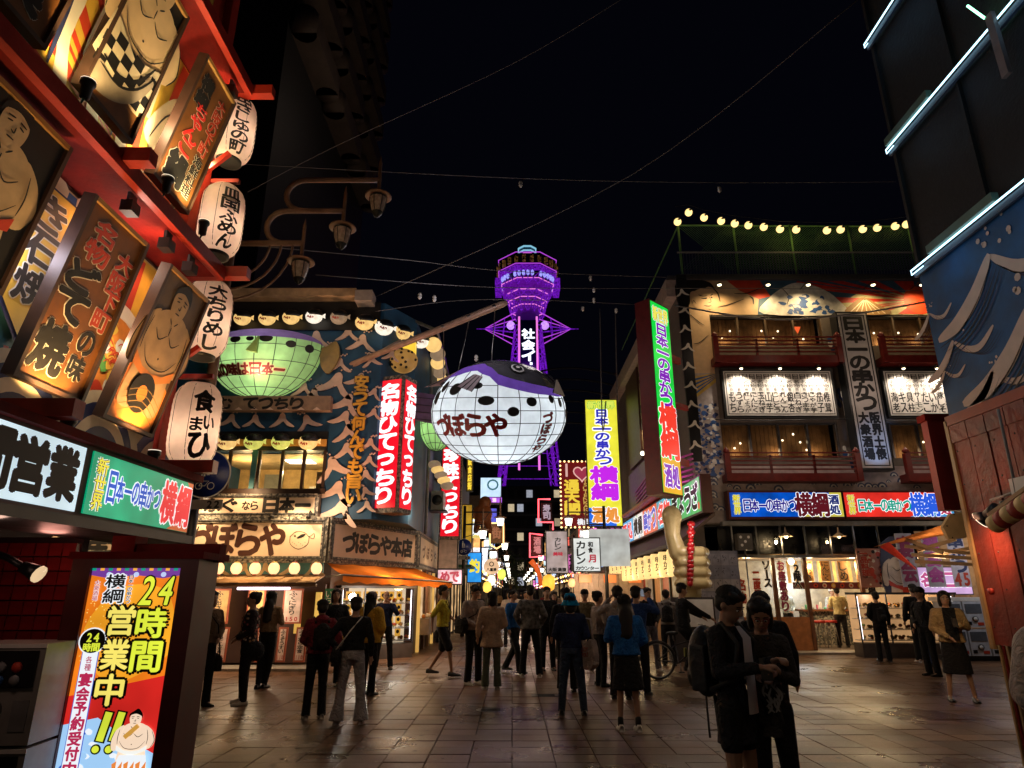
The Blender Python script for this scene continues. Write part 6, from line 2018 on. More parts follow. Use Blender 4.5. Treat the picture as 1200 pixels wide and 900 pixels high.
gn = ['leftmost', 'second', 'third', 'fourth', 'rightmost']
for r_ in range(2):
    for k in range(5):
        small_machine(gn[k] + (' grey capsule machine in the bottom row behind the woman in beige cardigan' if r_ == 0 else ' grey capsule machine in the top row behind the woman in beige cardigan'), 11.1 + k * .52, .12 + r_ * .66, 'capsule machines at the right of the forecourt')
lamp('POINT', (12.0, 16.4, 2.6), 12, (.95, .95, 1), .2)  # added light to brighten the capsule machines, no lamp stands here
t = thing('machine_shelf', 'low dark base and white lid board of the capsule machine bank', 'rack', (12.1, 17.5, 0))
MB().box(-1.3, 1.4, 0, .35, 0, .12, DGREY).box(-1.3, 1.4, -.1, .35, 1.41, 1.5, WHITE).build('shelf_board', t)

# ------------------------------------------------------------------ RIGHT NEAR BUILDING (wall plane X = 4.5, ends at Y = 6.56)
NB = thing('restaurant_building', 'dark near right building with neon tubes, wave painting and red planks', 'building', (4.55, 6.56, 0), R(-90))
# local x = 6.56 - Y (toward camera), front faces -X, z up
DARKW = M((.006, .004, .003), .75, noise=.4, bump=.3, name='dark_upper_wall')
BLUEW = M((.006, .075, .2), .6, noise=.45, scale=3, bump=.15, name='painted_blue_wall')
MB().box(0, 8, .02, 3, 5.0, 14, DARKW).box(0, 8, .02, 3, 1.15, 5.0, M((.05, .02, .015), .7)).build('wall', NB)
MB().box(0, 8, -.01, .02, 3.35, 4.98, BLUEW).build('blue_panel', NB)
for (x0_, x1_, z0_, z1_) in ((0.0, .05, 5.0, 12), (1.15, 1.17, 5.02, 12)):
    MB().box(x0_, x1_, -.02, .02, z0_, z1_, DARKW).build('wall_joint', NB)
MB().box(2.1, 3.6, -.04, .03, 5.35, 6.5, M((.12, .05, .02), .5)).box(2.2, 3.5, -.05, .0, 5.42, 6.4, M((.015, .012, .01), .2)).build('shutter_window', NB)
b = MB()
for k in range(5): b.box(2.25 + k * .25, 2.28 + k * .25, -.06, -.05, 5.45, 6.35, M((.2, .1, .05), .5))
for k in range(4): b.box(2.2, 3.5, -.06, -.05, 5.6 + k * .2, 5.62 + k * .2, M((.2, .1, .05), .5))
b.build('window_lattice', NB)
WV = M((.62, .46, .36), .55, noise=.15, scale=5, name='brushed_white')


def brush(c, pts, w_, y, n=5):
    c.stroke(pts, y, w_, WV, True, 5)
    for k in range(n):
        o_ = (k + 1) * w_ * .22
        c.stroke([(p_[0] + .03 * k, p_[1] - o_ - w_ * .28) for p_ in pts[:]], y + .0015 * (k % 2), w_ * .09, [INK, NAVY, INK][k % 3], True, 5)


c = MB()
for (ox, oz, s) in ((1.05, 4.45, 1.0), (.32, 3.95, .55), (.05, 4.42, .35), (1.35, 3.75, 1.15), (.75, 3.48, .5), (2.6, 4.2, 1.1), (2.5, 3.6, .9), (.1, 3.75, .3)):
    brush(c, [(ox + 1.0 * s, oz + .1 * s), (ox + .6 * s, oz - .13 * s), (ox + .25 * s, oz - .05 * s), (ox - .02 * s, oz + .2 * s)], .13 * s, -.016)
    brush(c, [(ox - .02 * s, oz + .22 * s), (ox - .3 * s, oz - .06 * s), (ox - .62 * s, oz - .24 * s), (ox - .95 * s, oz - .3 * s)], .17 * s, -.02)
    for k in range(9): c.disc(ox + .0 * s + rnd.uniform(-.12, .3) * s, oz + rnd.uniform(.27, .5) * s, rnd.uniform(.012, .035) * s, -.018, WV, n=7)
c.build('wave_painting', NB)
# horizontal trim and planks
MB().box(-.02, 8, -.05, .02, 3.24, 3.34, M((.3, .05, .02), .5, noise=.3)).build('trim_board', NB)
RPL = M((.22, .022, .01), .5, noise=.55, scale=3, bump=.5, name='red_plank')
for k in range(18):
    MB().box(.005 + k * .26, .247 + k * .26, -.03 - (k % 2) * .006, .02, 1.14, 3.235, RPL).build('plank', NB)
    MB().box(.005 + k * .26, .253 + k * .26, -.045, -.02, 3.06, 3.235, RPL).build('short_plank', NB)
MB().box(-.05, 0, -.05, .04, 1.1, 3.3, M((.4, .25, .1), .5)).build('corner_trim', NB)
MB().box(.0, 6, .1, .2, 0, 1.14, M((.1, .02, .015), .6)).build('base_wall', NB)
b = MB()
for k in range(3): b.box(.03 + k * .05, .055 + k * .05, -.03, .0, 0, 1.14, [M((.4, .25, .1), .5), DRED, M((.3, .2, .1), .5)][k])
b.build('base_corner_trim', NB)
pla = thing('round_wall_button', 'small round red knob on the red plank wall', 'knob', atX(1163, 693, 4.46))
MB().tube([(0, 0, 0), (-.03, 0, 0)], [.03, .03], RED, 12).build('knob_disc', pla)


def neon(lb, y0, z0, y1, z1, cl, hood=None):
    t = thing('neon_tube', lb, 'neon light', (4.45, y0, z0), 0, 'neon tubes on the near right building')
    a, b_ = Vector((0, 0, 0)), Vector((0, y1 - y0, z1 - z0))
    MB().bar(a + Vector((.04, 0, -.05)), b_ + Vector((.04, 0, -.05)), .03, .07, M((.04, .06, .1), .4)).build('channel', t)
    MB().tube([a, b_], .009, cl, 8).tube([a, a + Vector((0, 0, -.05)), a.lerp(b_, .06) + Vector((0, 0, -.05))], .006, cl, 6).build('tube', t)
    if hood:
        h0, h1 = a.lerp(b_, hood[0]), a.lerp(b_, hood[1])
        MB().bar(h0 + Vector((0, 0, .06)), h1 + Vector((0, 0, .06)), .07, .09, M((.1, .16, .12), .5)).build('hood', t)
    n = 3
    for k in range(n):
        q = a.lerp(b_, (k + .5) / n)
        lamp('POINT', q + Vector((-.14, 0, -.12)) + t.location, .35, (.25, .6, 1), .25)


NEO = G((.5, .85, 1), 3, 0)
p0, p1, p2 = atX(1073, 320, 4.45), atX(1200, 220, 4.45), None
neon('lowest neon tube along the top edge of the wave painting', 6.55, 5.02, 3.0, 5.02, NEO, (.1, .38))
neon('long middle neon tube with greenish hood on the dark upper wall', 6.55, 6.62, 4.1, 6.62, NEO, (.02, .35))
neon('short top neon tube cut by the upper frame edge', 6.55, 8.2, 5.3, 8.2, NEO)
dn = thing('neon_tube', 'slanting green neon tube at the top right corner', 'neon light', (4.4, 4.75, 6.7), 0, 'neon tubes on the near right building')
MB().tube([(0, 0, 0), (0, .14, .3)], .012, G((.3, 1, .6), 4, 0), 8).build('tube', dn)
MB().box(-.0, .04, -.08, .0, -.7, .0, M((.2, .16, .15), .5)).build('mount_post', dn)

# wall spotlight, striped flag roll, white plate
lamp('POINT', (3.0, 5.4, 4.4), 4, (.6, .8, 1), .3)  # added bluish fill for the wave painting, not part of the spotlight
sp_ = thing('wall_spotlight', 'round black wall spotlight casting orange light on the red planks', 'spotlight', atX(1157, 605, 4.32))
MB().tube([(.0, -.14, .06), (-.02, -.02, .0)], [.05, .045], BLK, 12).tube([(-.02, -.02, 0), (-.04, .03, -.03)], [.05, .085], BLK, 16).tube([(0, -.2, .08), (.12, -.24, .12)], .03, BLK, 8).build('lamp_body', sp_)
MB().tube([(-.04, .03, -.03), (-.042, .034, -.033)], [.082, .084], G((1, .8, .6), 1.5), 16).build('lamp_rim', sp_)
MB().box(.1, .13, -.42, -.22, .05, .3, WHITE).build('mount_plate', sp_)
lamp('SPOT', sp_.location + Vector((-.1, .04, -.08)), 9, (1, .55, .3), .04, (4.5, 6.35, 1.95), 95, 1)
lamp('SPOT', sp_.location + Vector((-.16, .0, -.02)), 1.6, (1, .45, .25), .03, (4.5, 6.2, 2.6), 130, 1)
stp = thing('striped_awning_roll', 'rolled red and cream striped awning at the right frame edge', 'awning', atX(1165, 612, 4.1))
for k in range(7):
    MB().tube([(0, -.09 * k, .028 * k - .02), (0, -.09 * (k + 1), .028 * (k + 1) - .02)], .075, [M((.7, .5, .22), .6), M((.35, .03, .02), .6)][k % 2], 12).build('stripe_cloth', stp)
MB().bar((0, .03, .06), (0, -.8, .34), .05, .03, WOOD).build('roller_bar', stp)
# dark red hanging board at the far end
hb = thing('hanging_board', 'dark red hanging board beyond the end of the near right wall', 'board', (5.0, 7.6, 2.45), R(0))
MB().box(-.02, .48, 0, .12, 0.06, 1.12, M((.2, .015, .012), .55, noise=.2)).box(-.05, .52, -.02, .14, 1.12, 1.2, DRED).box(.48, .62, -.02, .3, .04, 1.12, BLK).build('board_panel', hb)

# kiosk canopy
kc = thing('folding_canopy', 'orange folding canopy with timber end plate beside the near right wall', 'awning', (6.4, 9.6, 2.1), 0)
CANV = paper((.7, .26, .08), .5)
b = MB(); b.add([(5.35, 9.2, 2.32), (6.3, 9.0, 2.62), (6.9, 9.6, 2.5), (5.6, 10.4, 2.28)], [(0, 1, 2, 3)], CANV)
b.add([(5.4, 9.6, 2.3), (5.2, 9.5, 2.22), (5.55, 9.3, 1.9), (5.7, 9.6, 1.95)], [(0, 1, 2, 3)], M((.5, .03, .02), .6))
wbuild(b, 'canopy_cloth', kc)
plt = [atY(1105, 617, 8.8), atY(1114, 602, 8.8), atY(1133, 600, 8.8), atY(1138, 630, 8.8), atY(1112, 632, 8.8)]
b = MB(); b.poly([(q.x, q.z) for q in plt], 8.8, M((.7, .5, .26), .5, noise=.2), .06)
for q in plt: b.disc(q.x * .9 + 6.2 * .1, q.z * .9 + .25, .01, 8.79, INK, n=6)
wbuild(b, 'end_plate', kc)
for (a_, q_) in (((1060, 640), (1150, 650)), ((1068, 650), (1152, 655)), ((1075, 645), (1120, 632)), ((1085, 652), (1150, 640)), ((1062, 632), (1105, 648)), ((1072, 658), (1150, 662))):
    wbuild(MB().bar(atY(*a_, 9.4), atY(*q_, 9.0), .035, .045, M((.55, .38, .22), .5, .1)), 'canopy_arm', kc)
lamp('POINT', (5.9, 9.3, 2.05), 9, (1, .7, .38), .1)
lamp('POINT', (6.4, 9.2, 2.2), 5, (1, .7, .38), .1)

# ------------------------------------------------------------------ LAMP POSTS
PST = M((.3, .17, .11), .5, 0, noise=.3, name='brown_post_paint')


def lamp_head(t, x, y_, z, s, lit):
    n = 'lamp_head'
    b = MB()
    b.lathe([(.001, .62 * s + .35 * s), (.02 * s, .85 * s), (.032 * s, .8 * s), (.035 * s, .2 * s), (.05 * s, .16 * s), (.06 * s, .14 * s), (.24 * s, .08 * s), (.25 * s, .06 * s), (.23 * s, .05 * s), (.16 * s, .06 * s)], PST, (x, y_, z), 16)
    b.lathe([(.15 * s, .05 * s), (.16 * s, .02 * s), (.14 * s, .02 * s)], BLK, (x, y_, z), 12)
    b.lathe([(.1 * s, -.26 * s), (.1 * s, -.29 * s), (.06 * s, -.35 * s), (.001, -.4 * s)], BLK, (x, y_, z), 12)
    h = b.build('lamp_head', t)
    MB().lathe([(.155 * s, .03 * s), (.14 * s, -.12 * s), (.1 * s, -.27 * s)], lit, (x, y_, z), 12).build('lamp_glass', h)
    r = MB()
    for k in range(6):
        a = PI * k / 3 + .2
        r.tube([(x + .158 * s * math.cos(a), y_ + .158 * s * math.sin(a), z + .03 * s), (x + .143 * s * math.cos(a), y_ + .143 * s * math.sin(a), z - .12 * s), (x + .103 * s * math.cos(a), y_ + .103 * s * math.sin(a), z - .27 * s)], .007 * s, BLK, 4)
    r.build('lamp_rib', h)


def arc(x0, z0, x1, z1, bulge):
    return [(x0, 0, z0)]


UNLIT = M((.5, .38, .33), .25, noise=.3, scale=20, name='frosted_lamp_glass')
lp = thing('street_lamp', 'three armed brown street lamp beside the tall lantern column', 'street lamp', (-4.12, 8.5, 0))
MB().tube([(0, 0, 0), (0, 0, 3.6)], .085, BLK, 12).tube([(0, 0, 3.6), (0, 0, 6.55)], .07, PST, 12).build('lamp_post', lp)
A1 = atY(340, 285, 8.5).z
cvs = []
for k, (hx, hy, ay, bx) in enumerate(((352, 312, 285, 262), (401, 272, 247, 315), (443, 235, 211, 338))):
    hd = atY(hx, hy, 8.5) + Vector((0, 0, .42)) * 0
    az_ = atY(hx, ay, 8.5).z
    lz = atY(hx, hy, 8.5).z + .02
    if k == 0:
        MB().tube([(0, 0, az_), (hd.x + 4.12, 0, az_)], .045, PST, 10).build('lamp_arm', lp)
    else:
        bxw = atY(bx, ay, 8.5).x + 4.12
        zl = atY(hx, (285, 247)[k - 1], 8.5).z
        rz_ = (az_ - zl) / 2
        pts = [(bxw + .55, 0, zl)] + [(bxw + .28 - .28 * math.sin(PI * j / 10) * 1.0, 0, zl + rz_ - rz_ * math.cos(PI * j / 10)) for j in range(11)] + [(hd.x + 4.12, 0, az_)]
        MB().tube(pts, .042, PST, 10).build('lamp_arm', lp)
    lamp_head(lp, hd.x + 4.12, 0, lz, .8, UNLIT)
for k in range(3):
    r_ = .55 + .17 * k
    MB().tube([(r_ * math.sin(PI / 2 * j / 8) + .02, 0, A1 - .02 - r_ * .95 * (1 - math.cos(PI / 2 * (8 - j) / 8)) * 0 - r_ * math.cos(PI / 2 * j / 8)) for j in range(9)], .017, PST, 6).build('scroll_brace', lp)
SGB = M((.008, .022, .16), .35, noise=.1, name='sign_blue')


def round_sign(lb, p, r, text):
    t = thing('round_road_sign', lb, 'road sign', p)
    MB().tube([(0, 0, 0), (0, .02, 0)], [r, r], SGB, 32).build('disc', t)
    b = MB()
    for k in range(40):
        a, b_ = 2 * PI * k / 40, 2 * PI * (k + 1) / 40
        b.add([(r * 1.01 * math.cos(a), -.003, r * 1.01 * math.sin(a)), (r * 1.01 * math.cos(b_), -.003, r * 1.01 * math.sin(b_)), (r * .96 * math.cos(b_), -.003, r * .96 * math.sin(b_)), (r * .96 * math.cos(a), -.003, r * .96 * math.sin(a))], [(0, 1, 2, 3)], WHITE)
    b.build('rim', t)
    c = MB()
    q = r
    for x, s in ((-.12 * q, 1), (.08 * q, .6)):
        c.disc(x, .62 * q * s + .05 * q, .07 * q * s, -.004, WHITE, n=10)
        c.poly([(x - .1 * q * s, .5 * q * s + .05 * q), (x + .1 * q * s, .5 * q * s + .05 * q), (x + .08 * q * s, .2 * q * s), (x + .09 * q * s, -.1 * q * s), (x + .02 * q * s, -.1 * q * s), (x, .15 * q * s), (x - .03 * q * s, -.1 * q * s), (x - .09 * q * s, -.1 * q * s), (x - .08 * q * s, .2 * q * s)], -.004, WHITE)
    for x in (-.25 * q, .25 * q):
        c.stroke([(x + .14 * q * math.cos(a), -.5 * q + .14 * q * math.sin(a)) for a in [2 * PI * i / 10 for i in range(11)]], -.004, .03 * q, WHITE, False, 1)
    c.stroke([(-.25 * q, -.5 * q), (0, -.5 * q), (.15 * q, -.3 * q), (-.1 * q, -.3 * q), (-.25 * q, -.5 * q)], -.004, .025 * q, WHITE, False, 1)
    c.build('pictogram', t)
    MB().box(-r * .82, r * .82, 0, .015, -r * 1.45, -r * 1.06, M((.3, .27, .25), .5)).build('time_plate', t)
    c = MB(); write(c, text, -r * .75, r * .75, -r * 1.4, -r * 1.1, -.003, [(INK, .04)]); c.build('lettering', t)
    MB().box(-.03, .03, .02, .1, -r, r * .5, STEEL).build('clamp', t)


round_sign('large blue round pedestrian and bicycle sign with 9-22 plate on the near lamp post', (-3.93, 8.35, 3.06), .31, '9  22')


def street_post(lb, x, y_, side, lit, nh=2, s=1.0):
    t = thing('street_lamp', lb, 'street lamp', (x, y_, 0), 0, 'street lamps down the shopping street')
    H = 5.0
    MB().tube([(0, 0, 0), (0, 0, H)], [.08, .06], BLK, 8).build('lamp_post', t)
    for k in range(nh):
        L = (.75 + .7 * k) * side
        z = H - .75 + .5 * k
        MB().tube([(0, 0, z), (L, 0, z)], .03, BLK, 6).tube([(0, 0, z - .5), (L * .5, 0, z - .4), (L * .7, 0, z)], .015, BLK, 5).build('lamp_arm', t)
        lamp_head(t, L, 0, z - .28, s, lit)
    return t


LITL = G((1, .95, .8), 5, 0)
street_post('street lamp at the left with the small blue sign, lamps over the lane', -1.93, 27, 1, LITL)
street_post('street lamp at the right with the small blue sign before the yellow vertical sign', 3.75, 27, -1, LITL)
round_sign('small blue round sign on the left street post', (-1.93, 26.85, 3.35), .33, '9  22')
round_sign('small blue round sign on the right street post', (3.75, 26.85, 3.5), .36, '9  22')
for k in range(8):
    y_ = 41 + k * 14
    for s_, x_ in ((1, -1.9), (-1, 3.8)):
        t = street_post(['second', 'third', 'fourth', 'fifth', 'sixth', 'seventh', 'eighth', 'ninth'][k] + ' street lamp pair down the lane, ' + ('left' if s_ > 0 else 'right') + ' post', x_, y_, s_, LITL, 2, 1.3)
for y_ in (24, 34, 48, 62, 80, 105): lamp('POINT', (.9, y_, 4.4), 45 if y_ < 60 else 110, (1, .72, .45), .4)

# ------------------------------------------------------------------ overhead wires
def wire(lb, pts, r=.012):
    t = thing('overhead_wire', lb, 'wire', pts[0])
    q = sp([tuple(p_) for p_ in pts], False, 6)
    wbuild(MB().tube(q, r, M((.16, .15, .15), .5), 5), 'wire_run', t)


wire('long wire rising from the blowfish roof to the upper right sky', [atY(440, 348, 16), atY(740, 205, 14), atY(1005, 0, 10)], .011)
wire('faint wire from the left tower to the top of the sky', [atY(290, 225, 14), atY(400, 168, 14), atY(600, 75, 13), atY(735, -5, 12)], .008)
wire('nearly level wire with clips crossing the whole square', [atY(280, 192, 12), atY(610, 209, 13), atY(845, 214, 14), atY(1050, 213, 15)], .008)
wire('wire from the street lamp sloping to the tower', [atY(300, 288, 9), atY(480, 305, 12), atY(600, 318, 15), atY(780, 325, 19)], .009)
wire('second wire passing in front of the tower to the right building', [atY(370, 322, 10), atY(560, 336, 14), atY(700, 338, 17), atY(900, 338, 19), atY(1090, 341, 19)], .009)
wire('thick black cable sagging across the right facade', [atY(790, 358, 19), atY(900, 374, 18.9), atY(1000, 368, 18.8), atY(1095, 352, 18.7)], .03)
wire('wire from the boom to the right side building', [atY(440, 365, 14), atY(540, 352, 15), atY(640, 352, 17), atY(745, 357, 20)], .009)
for k, (px, y0_, y1_) in enumerate(((706, 362, 640), (724, 362, 600))):
    wire(['vertical hanging cable left of the other one above the yellow sign', 'vertical hanging cable right of the other one above the yellow sign'][k], [atY(px - 3, y0_, 22), atY(px, (y0_ + y1_) / 2, 22), atY(px + 4, 470 + k * 20, 22)], .022)
for k, (px, py, Y) in enumerate(((610, 216, 13), (843, 222, 14), (692, 326, 18), (696, 340, 18), (696, 352, 18), (683, 362, 19), (722, 364, 19), (492, 347, 14), (509, 350, 14), (558, 420, 15))):
    t = thing('insulator', ['white wire clip hanging on the level wire in mid sky', 'white wire clip on the level wire near the roof lanterns', 'upper insulator right of the tower', 'second insulator right of the tower', 'third insulator right of the tower', 'insulator over the left hanging cable', 'insulator over the right hanging cable', 'insulator beside the boom, left one', 'insulator beside the boom, right one', 'tiny insulator above the big blowfish'][k], 'insulator', atY(px, py, Y))
    MB().lathe([(.001, .09), (.03, .08), (.05, .03), (.03, 0), (.05, -.03), (.02, -.08), (.001, -.09)], WHITE, n=8).build('insulator_body', t)
for Y, z in ((16, 8.4), (18, 8.1)): lamp('POINT', (0.9, Y, z), 6, (1, .9, .85), .3)  # added points in open air above the lane, no fixture

# ------------------------------------------------------------------ dark tower block at the upper left
tb = thing('tower_block', 'dark apartment tower with rounded balcony stacks behind the near left building', 'building', (-16, 30, 0))
BALC = M((.07, .05, .04), .8, noise=.3, scale=1.5, name='balcony_render')
wbuild(MB().box(-30, -10.5, 24, 40, 0, 60, M((.012, .012, .014), .7)), 'wall', tb)
for fl_ in range(9, 20):
    z = fl_ * 3.0
    b = MB()
    for s in range(3):
        y0_ = 24 + s * 5.4
        b.box(-10.5, -9.3, y0_ + .5, y0_ + 4.6, z, z + 1.15, BALC)
        b.tube([(-9.9, y0_ + .5, z), (-9.9, y0_ + .5, z + 1.15)], .6, BALC, 12)
        b.tube([(-9.9, y0_ + 4.6, z), (-9.9, y0_ + 4.6, z + 1.15)], .6, BALC, 12)
    wbuild(b, 'balcony_row', tb)
lamp('POINT', (-6, 27, 24), 45, (1, .75, .55), 2)

# ------------------------------------------------------------------ street background: shop blocks, signs, far lights
def shop(lb, x0_, x1_, y0_, y1_, h, colr, side, seed):
    t = thing('shop_building', lb, 'building', ((x0_ + x1_) / 2, (y0_ + y1_) / 2, 0))
    r_ = random.Random(seed)
    xs_ = x1_ if side < 0 else x0_     # face on the lane
    wbuild(MB().box(x0_, x1_, y0_, y1_, 0, h, colr), 'wall', t)
    o_ = .03 * (1 if side < 0 else -1)
    for f_ in range(1, int(h / 3)):
        for k in range(int((y1_ - y0_) / 2)):
            yy = y0_ + .5 + k * 2
            m_ = G((1, .7, .35), .35) if r_.random() < .25 else M((.02, .025, .03), .15)
            a_, c_ = sorted((xs_, xs_ + o_))
            wbuild(MB().box(a_, c_, yy, yy + 1.2, f_ * 3 + .8, f_ * 3 + 2.1, m_), 'window', t)
        if r_.random() < .9:
            xx = x0_ + .6
            while xx < x1_ - 1:
                wbuild(MB().box(xx, xx + .9, y0_ - .03, y0_, f_ * 3 + .8, f_ * 3 + 2.0, M((.02, .025, .03), .15)), 'window', t)
                xx += 1.8
    a_, c_ = sorted((xs_, xs_ + o_ * 2))
    wbuild(MB().box(a_, c_, y0_ + .2, y1_ - .2, .1, 2.5, G((1, .62, .28), .55, .8)), 'shop_window', t)
    for k in range(int((y1_ - y0_) / 1.6)):
        yy = y0_ + .2 + k * 1.6
        a_, c_ = sorted((xs_, xs_ + o_ * 4))
        wbuild(MB().box(a_, c_, yy, yy + .2, 0, 2.6, DGREY), 'pillar', t)
    a_, c_ = sorted((xs_, xs_ + .9 * (1 if side < 0 else -1)))
    wbuild(MB().box(a_, c_, y0_ + .2, y1_ - .2, 2.6, 2.7, r_.choice([M((.2, .05, .03), .6), M((.03, .1, .06), .6), M((.05, .05, .1), .6)])), 'shop_awning', t)
    return t


oth = ['first', 'second', 'third', 'fourth', 'fifth', 'sixth', 'seventh', 'eighth']
yy = 27.2
cols = [M((.12, .09, .07), .7), M((.05, .05, .06), .7), M((.18, .15, .12), .7), M((.07, .06, .05), .7)]
for k, (d, h) in enumerate(((12, 8), (13, 7), (15, 9), (18, 7), (22, 8), (28, 7))):
    shop(oth[k] + ' dim shop building down the left side of the lane', -12, -2.7 + (.0 if k % 2 else .15), yy, yy + d - .1, h, cols[k % 4], -1, k)
    yy += d
yy = 33.2
for k, (d, h) in enumerate(((9, 9), (13, 8), (15, 10), (18, 7.5), (22, 9), (26, 7))):
    shop(oth[k] + ' dim shop building down the right side of the lane', 5.5 - (.2 if k % 2 else 0), 15, yy, yy + d - .1, h, cols[(k + 1) % 4], 1, 10 + k)
    yy += d
eb = thing('office_building', 'dark office building with small lit windows closing the end of the lane', 'building', (2, 150, 0))
wbuild(MB().box(-14, 18, 150, 160, 0, 25, M((.035, .035, .05), .6)), 'wall', eb)
re_ = random.Random(5)
for f_ in range(7):
    wbuild(MB().box(-14, 18, 149.7, 150, 2.2 + f_ * 3.2, 2.7 + f_ * 3.2, M((.16, .16, .19), .6)), 'floor_band', eb)
    for k in range(15):
        m_ = G(re_.choice([(.8, .85, 1), (1, .8, .5)]), re_.uniform(.15, .6)) if re_.random() < .3 else M((.03, .035, .05), .2)
        wbuild(MB().box(-13.5 + k * 2.1, -12.1 + k * 2.1, 149.9, 150, 3.2 + f_ * 3.2, 4.9 + f_ * 3.2, m_), 'window', eb)
# arched hall roofs to the right of the tower
ha = thing('arched_hall', 'dark arched hall roofs right of the tower', 'building', (22, 75, 0))
for k in range(6):
    c0 = atY(735, 455 + k * 12, 70)
    wbuild(MB().tube([(c0.x - 8 + 16 * math.cos(PI - PI * j / 20 * .8) * .5 + 4, 70 + k * .4, c0.z + 2.4 * math.sin(PI * j / 20)) for j in range(21)], .12, M((.08, .08, .12), .5), 5), 'roof_rib', ha)
wbuild(MB().box(7, 40, 72, 95, 0, 15, M((.008, .008, .014), .8)), 'wall', ha)


def hsign(lb, px0, px1, py0, py1, Y, mat, texts, border=None, dep=.25, tcol=None, cat='sign', case=None):
    p_, q_ = atY(px0, py1, Y), atY(px1, py0, Y)
    w, h = q_.x - p_.x, q_.z - p_.z
    t = thing('shop_sign', lb, cat, (p_.x, Y, p_.z))
    MB().box(-.04, w + .04, 0, dep, -.04, h + .04, case or DGREY).build('case', t)
    MB().box(0, w, -.02, 0, 0, h, mat).build('face', t)
    c = MB()
    for (s, x0_, x1_, z0_, z1_, vert, layers) in texts:
        write(c, s, x0_ * w, x1_ * w, z0_ * h, z1_ * h, -.03, layers, vert=vert)
    if c.v: c.build('lettering', t)
    if border:
        bm_ = MB()
        n1, n2 = max(2, int(w / border[1])), max(2, int(h / border[1]))
        for k in range(n1 + 1):
            for z in (0, h): bm_.ell((w * k / n1, -.05, z), border[2], border[2], border[2], border[0], 6, 4)
        for k in range(1, n2):
            for x in (0, w): bm_.ell((x, -.05, h * k / n2), border[2], border[2], border[2], border[0], 6, 4)
        bm_.build('border_bulbs', t)
    return t


W0 = G((.9, .92, .95), .9, .1)
hsign('tall yellow vertical sign with blue and magenta skewer lettering', 691, 722, 469, 616, 30, G((.85, .8, .05), 1, .1),
      [('新世界', .05, .95, .925, .99, False, [(G((.2, .6, .1), .8, 0), .1), (G((.7, .8, .1), 1, 0), .04)]), ('日本一の串かつ', .2, .8, .47, .92, True, [(W1, .2), (G((.03, .03, .5), 1, 0), .05)]),
       ('横綱', .03, .97, .19, .46, True, [(W1, .07), (G((.55, .02, .8), 1, 0), .05)]), ('酒処', .08, .92, .02, .14, False, [(W1, .1), (G((.8, .3, .05), 1, 0), .05)])])
p_ = atY(691, 616, 29.96); q_ = atY(722, 595, 29.96)
bb_ = thing('blue_sign_foot', 'blue lower field of the tall yellow vertical sign', 'sign', (p_.x, 29.975, p_.z))
MB().box(0, q_.x - p_.x, -.003, .0, 0, q_.z - p_.z, G((.02, .15, .8), 1, .1)).build('lit_face', bb_)
hsign('dark red sign reading I heart Tsutenkaku with a border of small bulbs', 658, 692, 541, 618, 32, G((.16, .008, .008), .8, .1),
      [('I', .06, .35, .76, .97, False, [(G((.75, .45, .4), .9, 0), .04)]), ('通天閣', .1, .62, .18, .72, True, [(G((.85, .6, .05), 1, 0), .04)]), ('TSUTENKAKU', .7, .9, .18, .72, True, [(G((.7, .45, .1), .8, 0), .02)]),
       ('横綱', .5, .9, .03, .13, False, [(W0, .03)])], (G((1, .65, .25), 3, 0), .2, .05))
p_ = atY(658, 618, 32)
ht = thing('heart_emblem', 'pink heart outline on the bulb bordered dark red sign', 'emblem', (p_.x, 31.93, p_.z))
hp = [(.62 * 1.7 + .45 * math.sin(a) ** 3 * .9, 2.6 + .4 * (13 * math.cos(a) - 5 * math.cos(2 * a) - 2 * math.cos(3 * a) - math.cos(4 * a)) / 16) for a in [2 * PI * i / 28 for i in range(28)]]
MB().poly(hp, 0, G((.4, .04, .08), .8, 0)).stroke(hp + [hp[0]], -.01, .06, G((.8, .45, .4), 1, 0), False, 1).build('heart', ht)
KT = [(G((.02, .02, .02), .0, 0), .03)]
KR = [(G((.5, .02, .05), .8, 0), .03)]
hsign('white lit corner sign with black katakana and a red seal, right of the poster column', 672, 697, 632, 668, 25, G((.75, .85, .8), .85, .15), [('カレン', .1, .5, .15, .9, True, KT)])
hsign('larger white lit sign with boxed black katakana and red crest', 673, 702, 631, 669, 24.6, G((.75, .8, .78), .9, .15), [('カレン', .1, .45, .2, .92, True, KT), ('和食', .55, .75, .55, .9, True, KT), ('月', .55, .85, .25, .5, False, KR), ('カウンター', .05, .95, .02, .14, False, KT)])
wt = thing('white_banner_board', 'blank white slanted sign panel right of the boxed katakana sign', 'sign', (3.0, 25.2, 2.9), R(-6))
MB().box(-.1, 1.4, .0, .1, -.35, 1.0, G((.65, .7, .68), .6, .2)).build('lit_face', wt)
hsign('tall pale sign with dark lettering and red seal beside the red neon', 641, 664, 623, 671, 27, G((.6, .5, .5), .55, .3), [('カレン', .3, .8, .55, .85, True, KT), ('美味', .3, .8, .4, .5, False, KR), ('大阪満腹', .05, .95, .02, .12, False, KT)])
RN = G((1, .08, .1), 3.5, 0)


def neon_frame(lb, pts, Y, mat, r_=.06):
    t = thing('neon_sign', lb, 'neon sign', atY(*pts[0], Y))
    wbuild(MB().tube([atY(*q, Y) for q in pts], r_, mat, 6), 'tube', t)


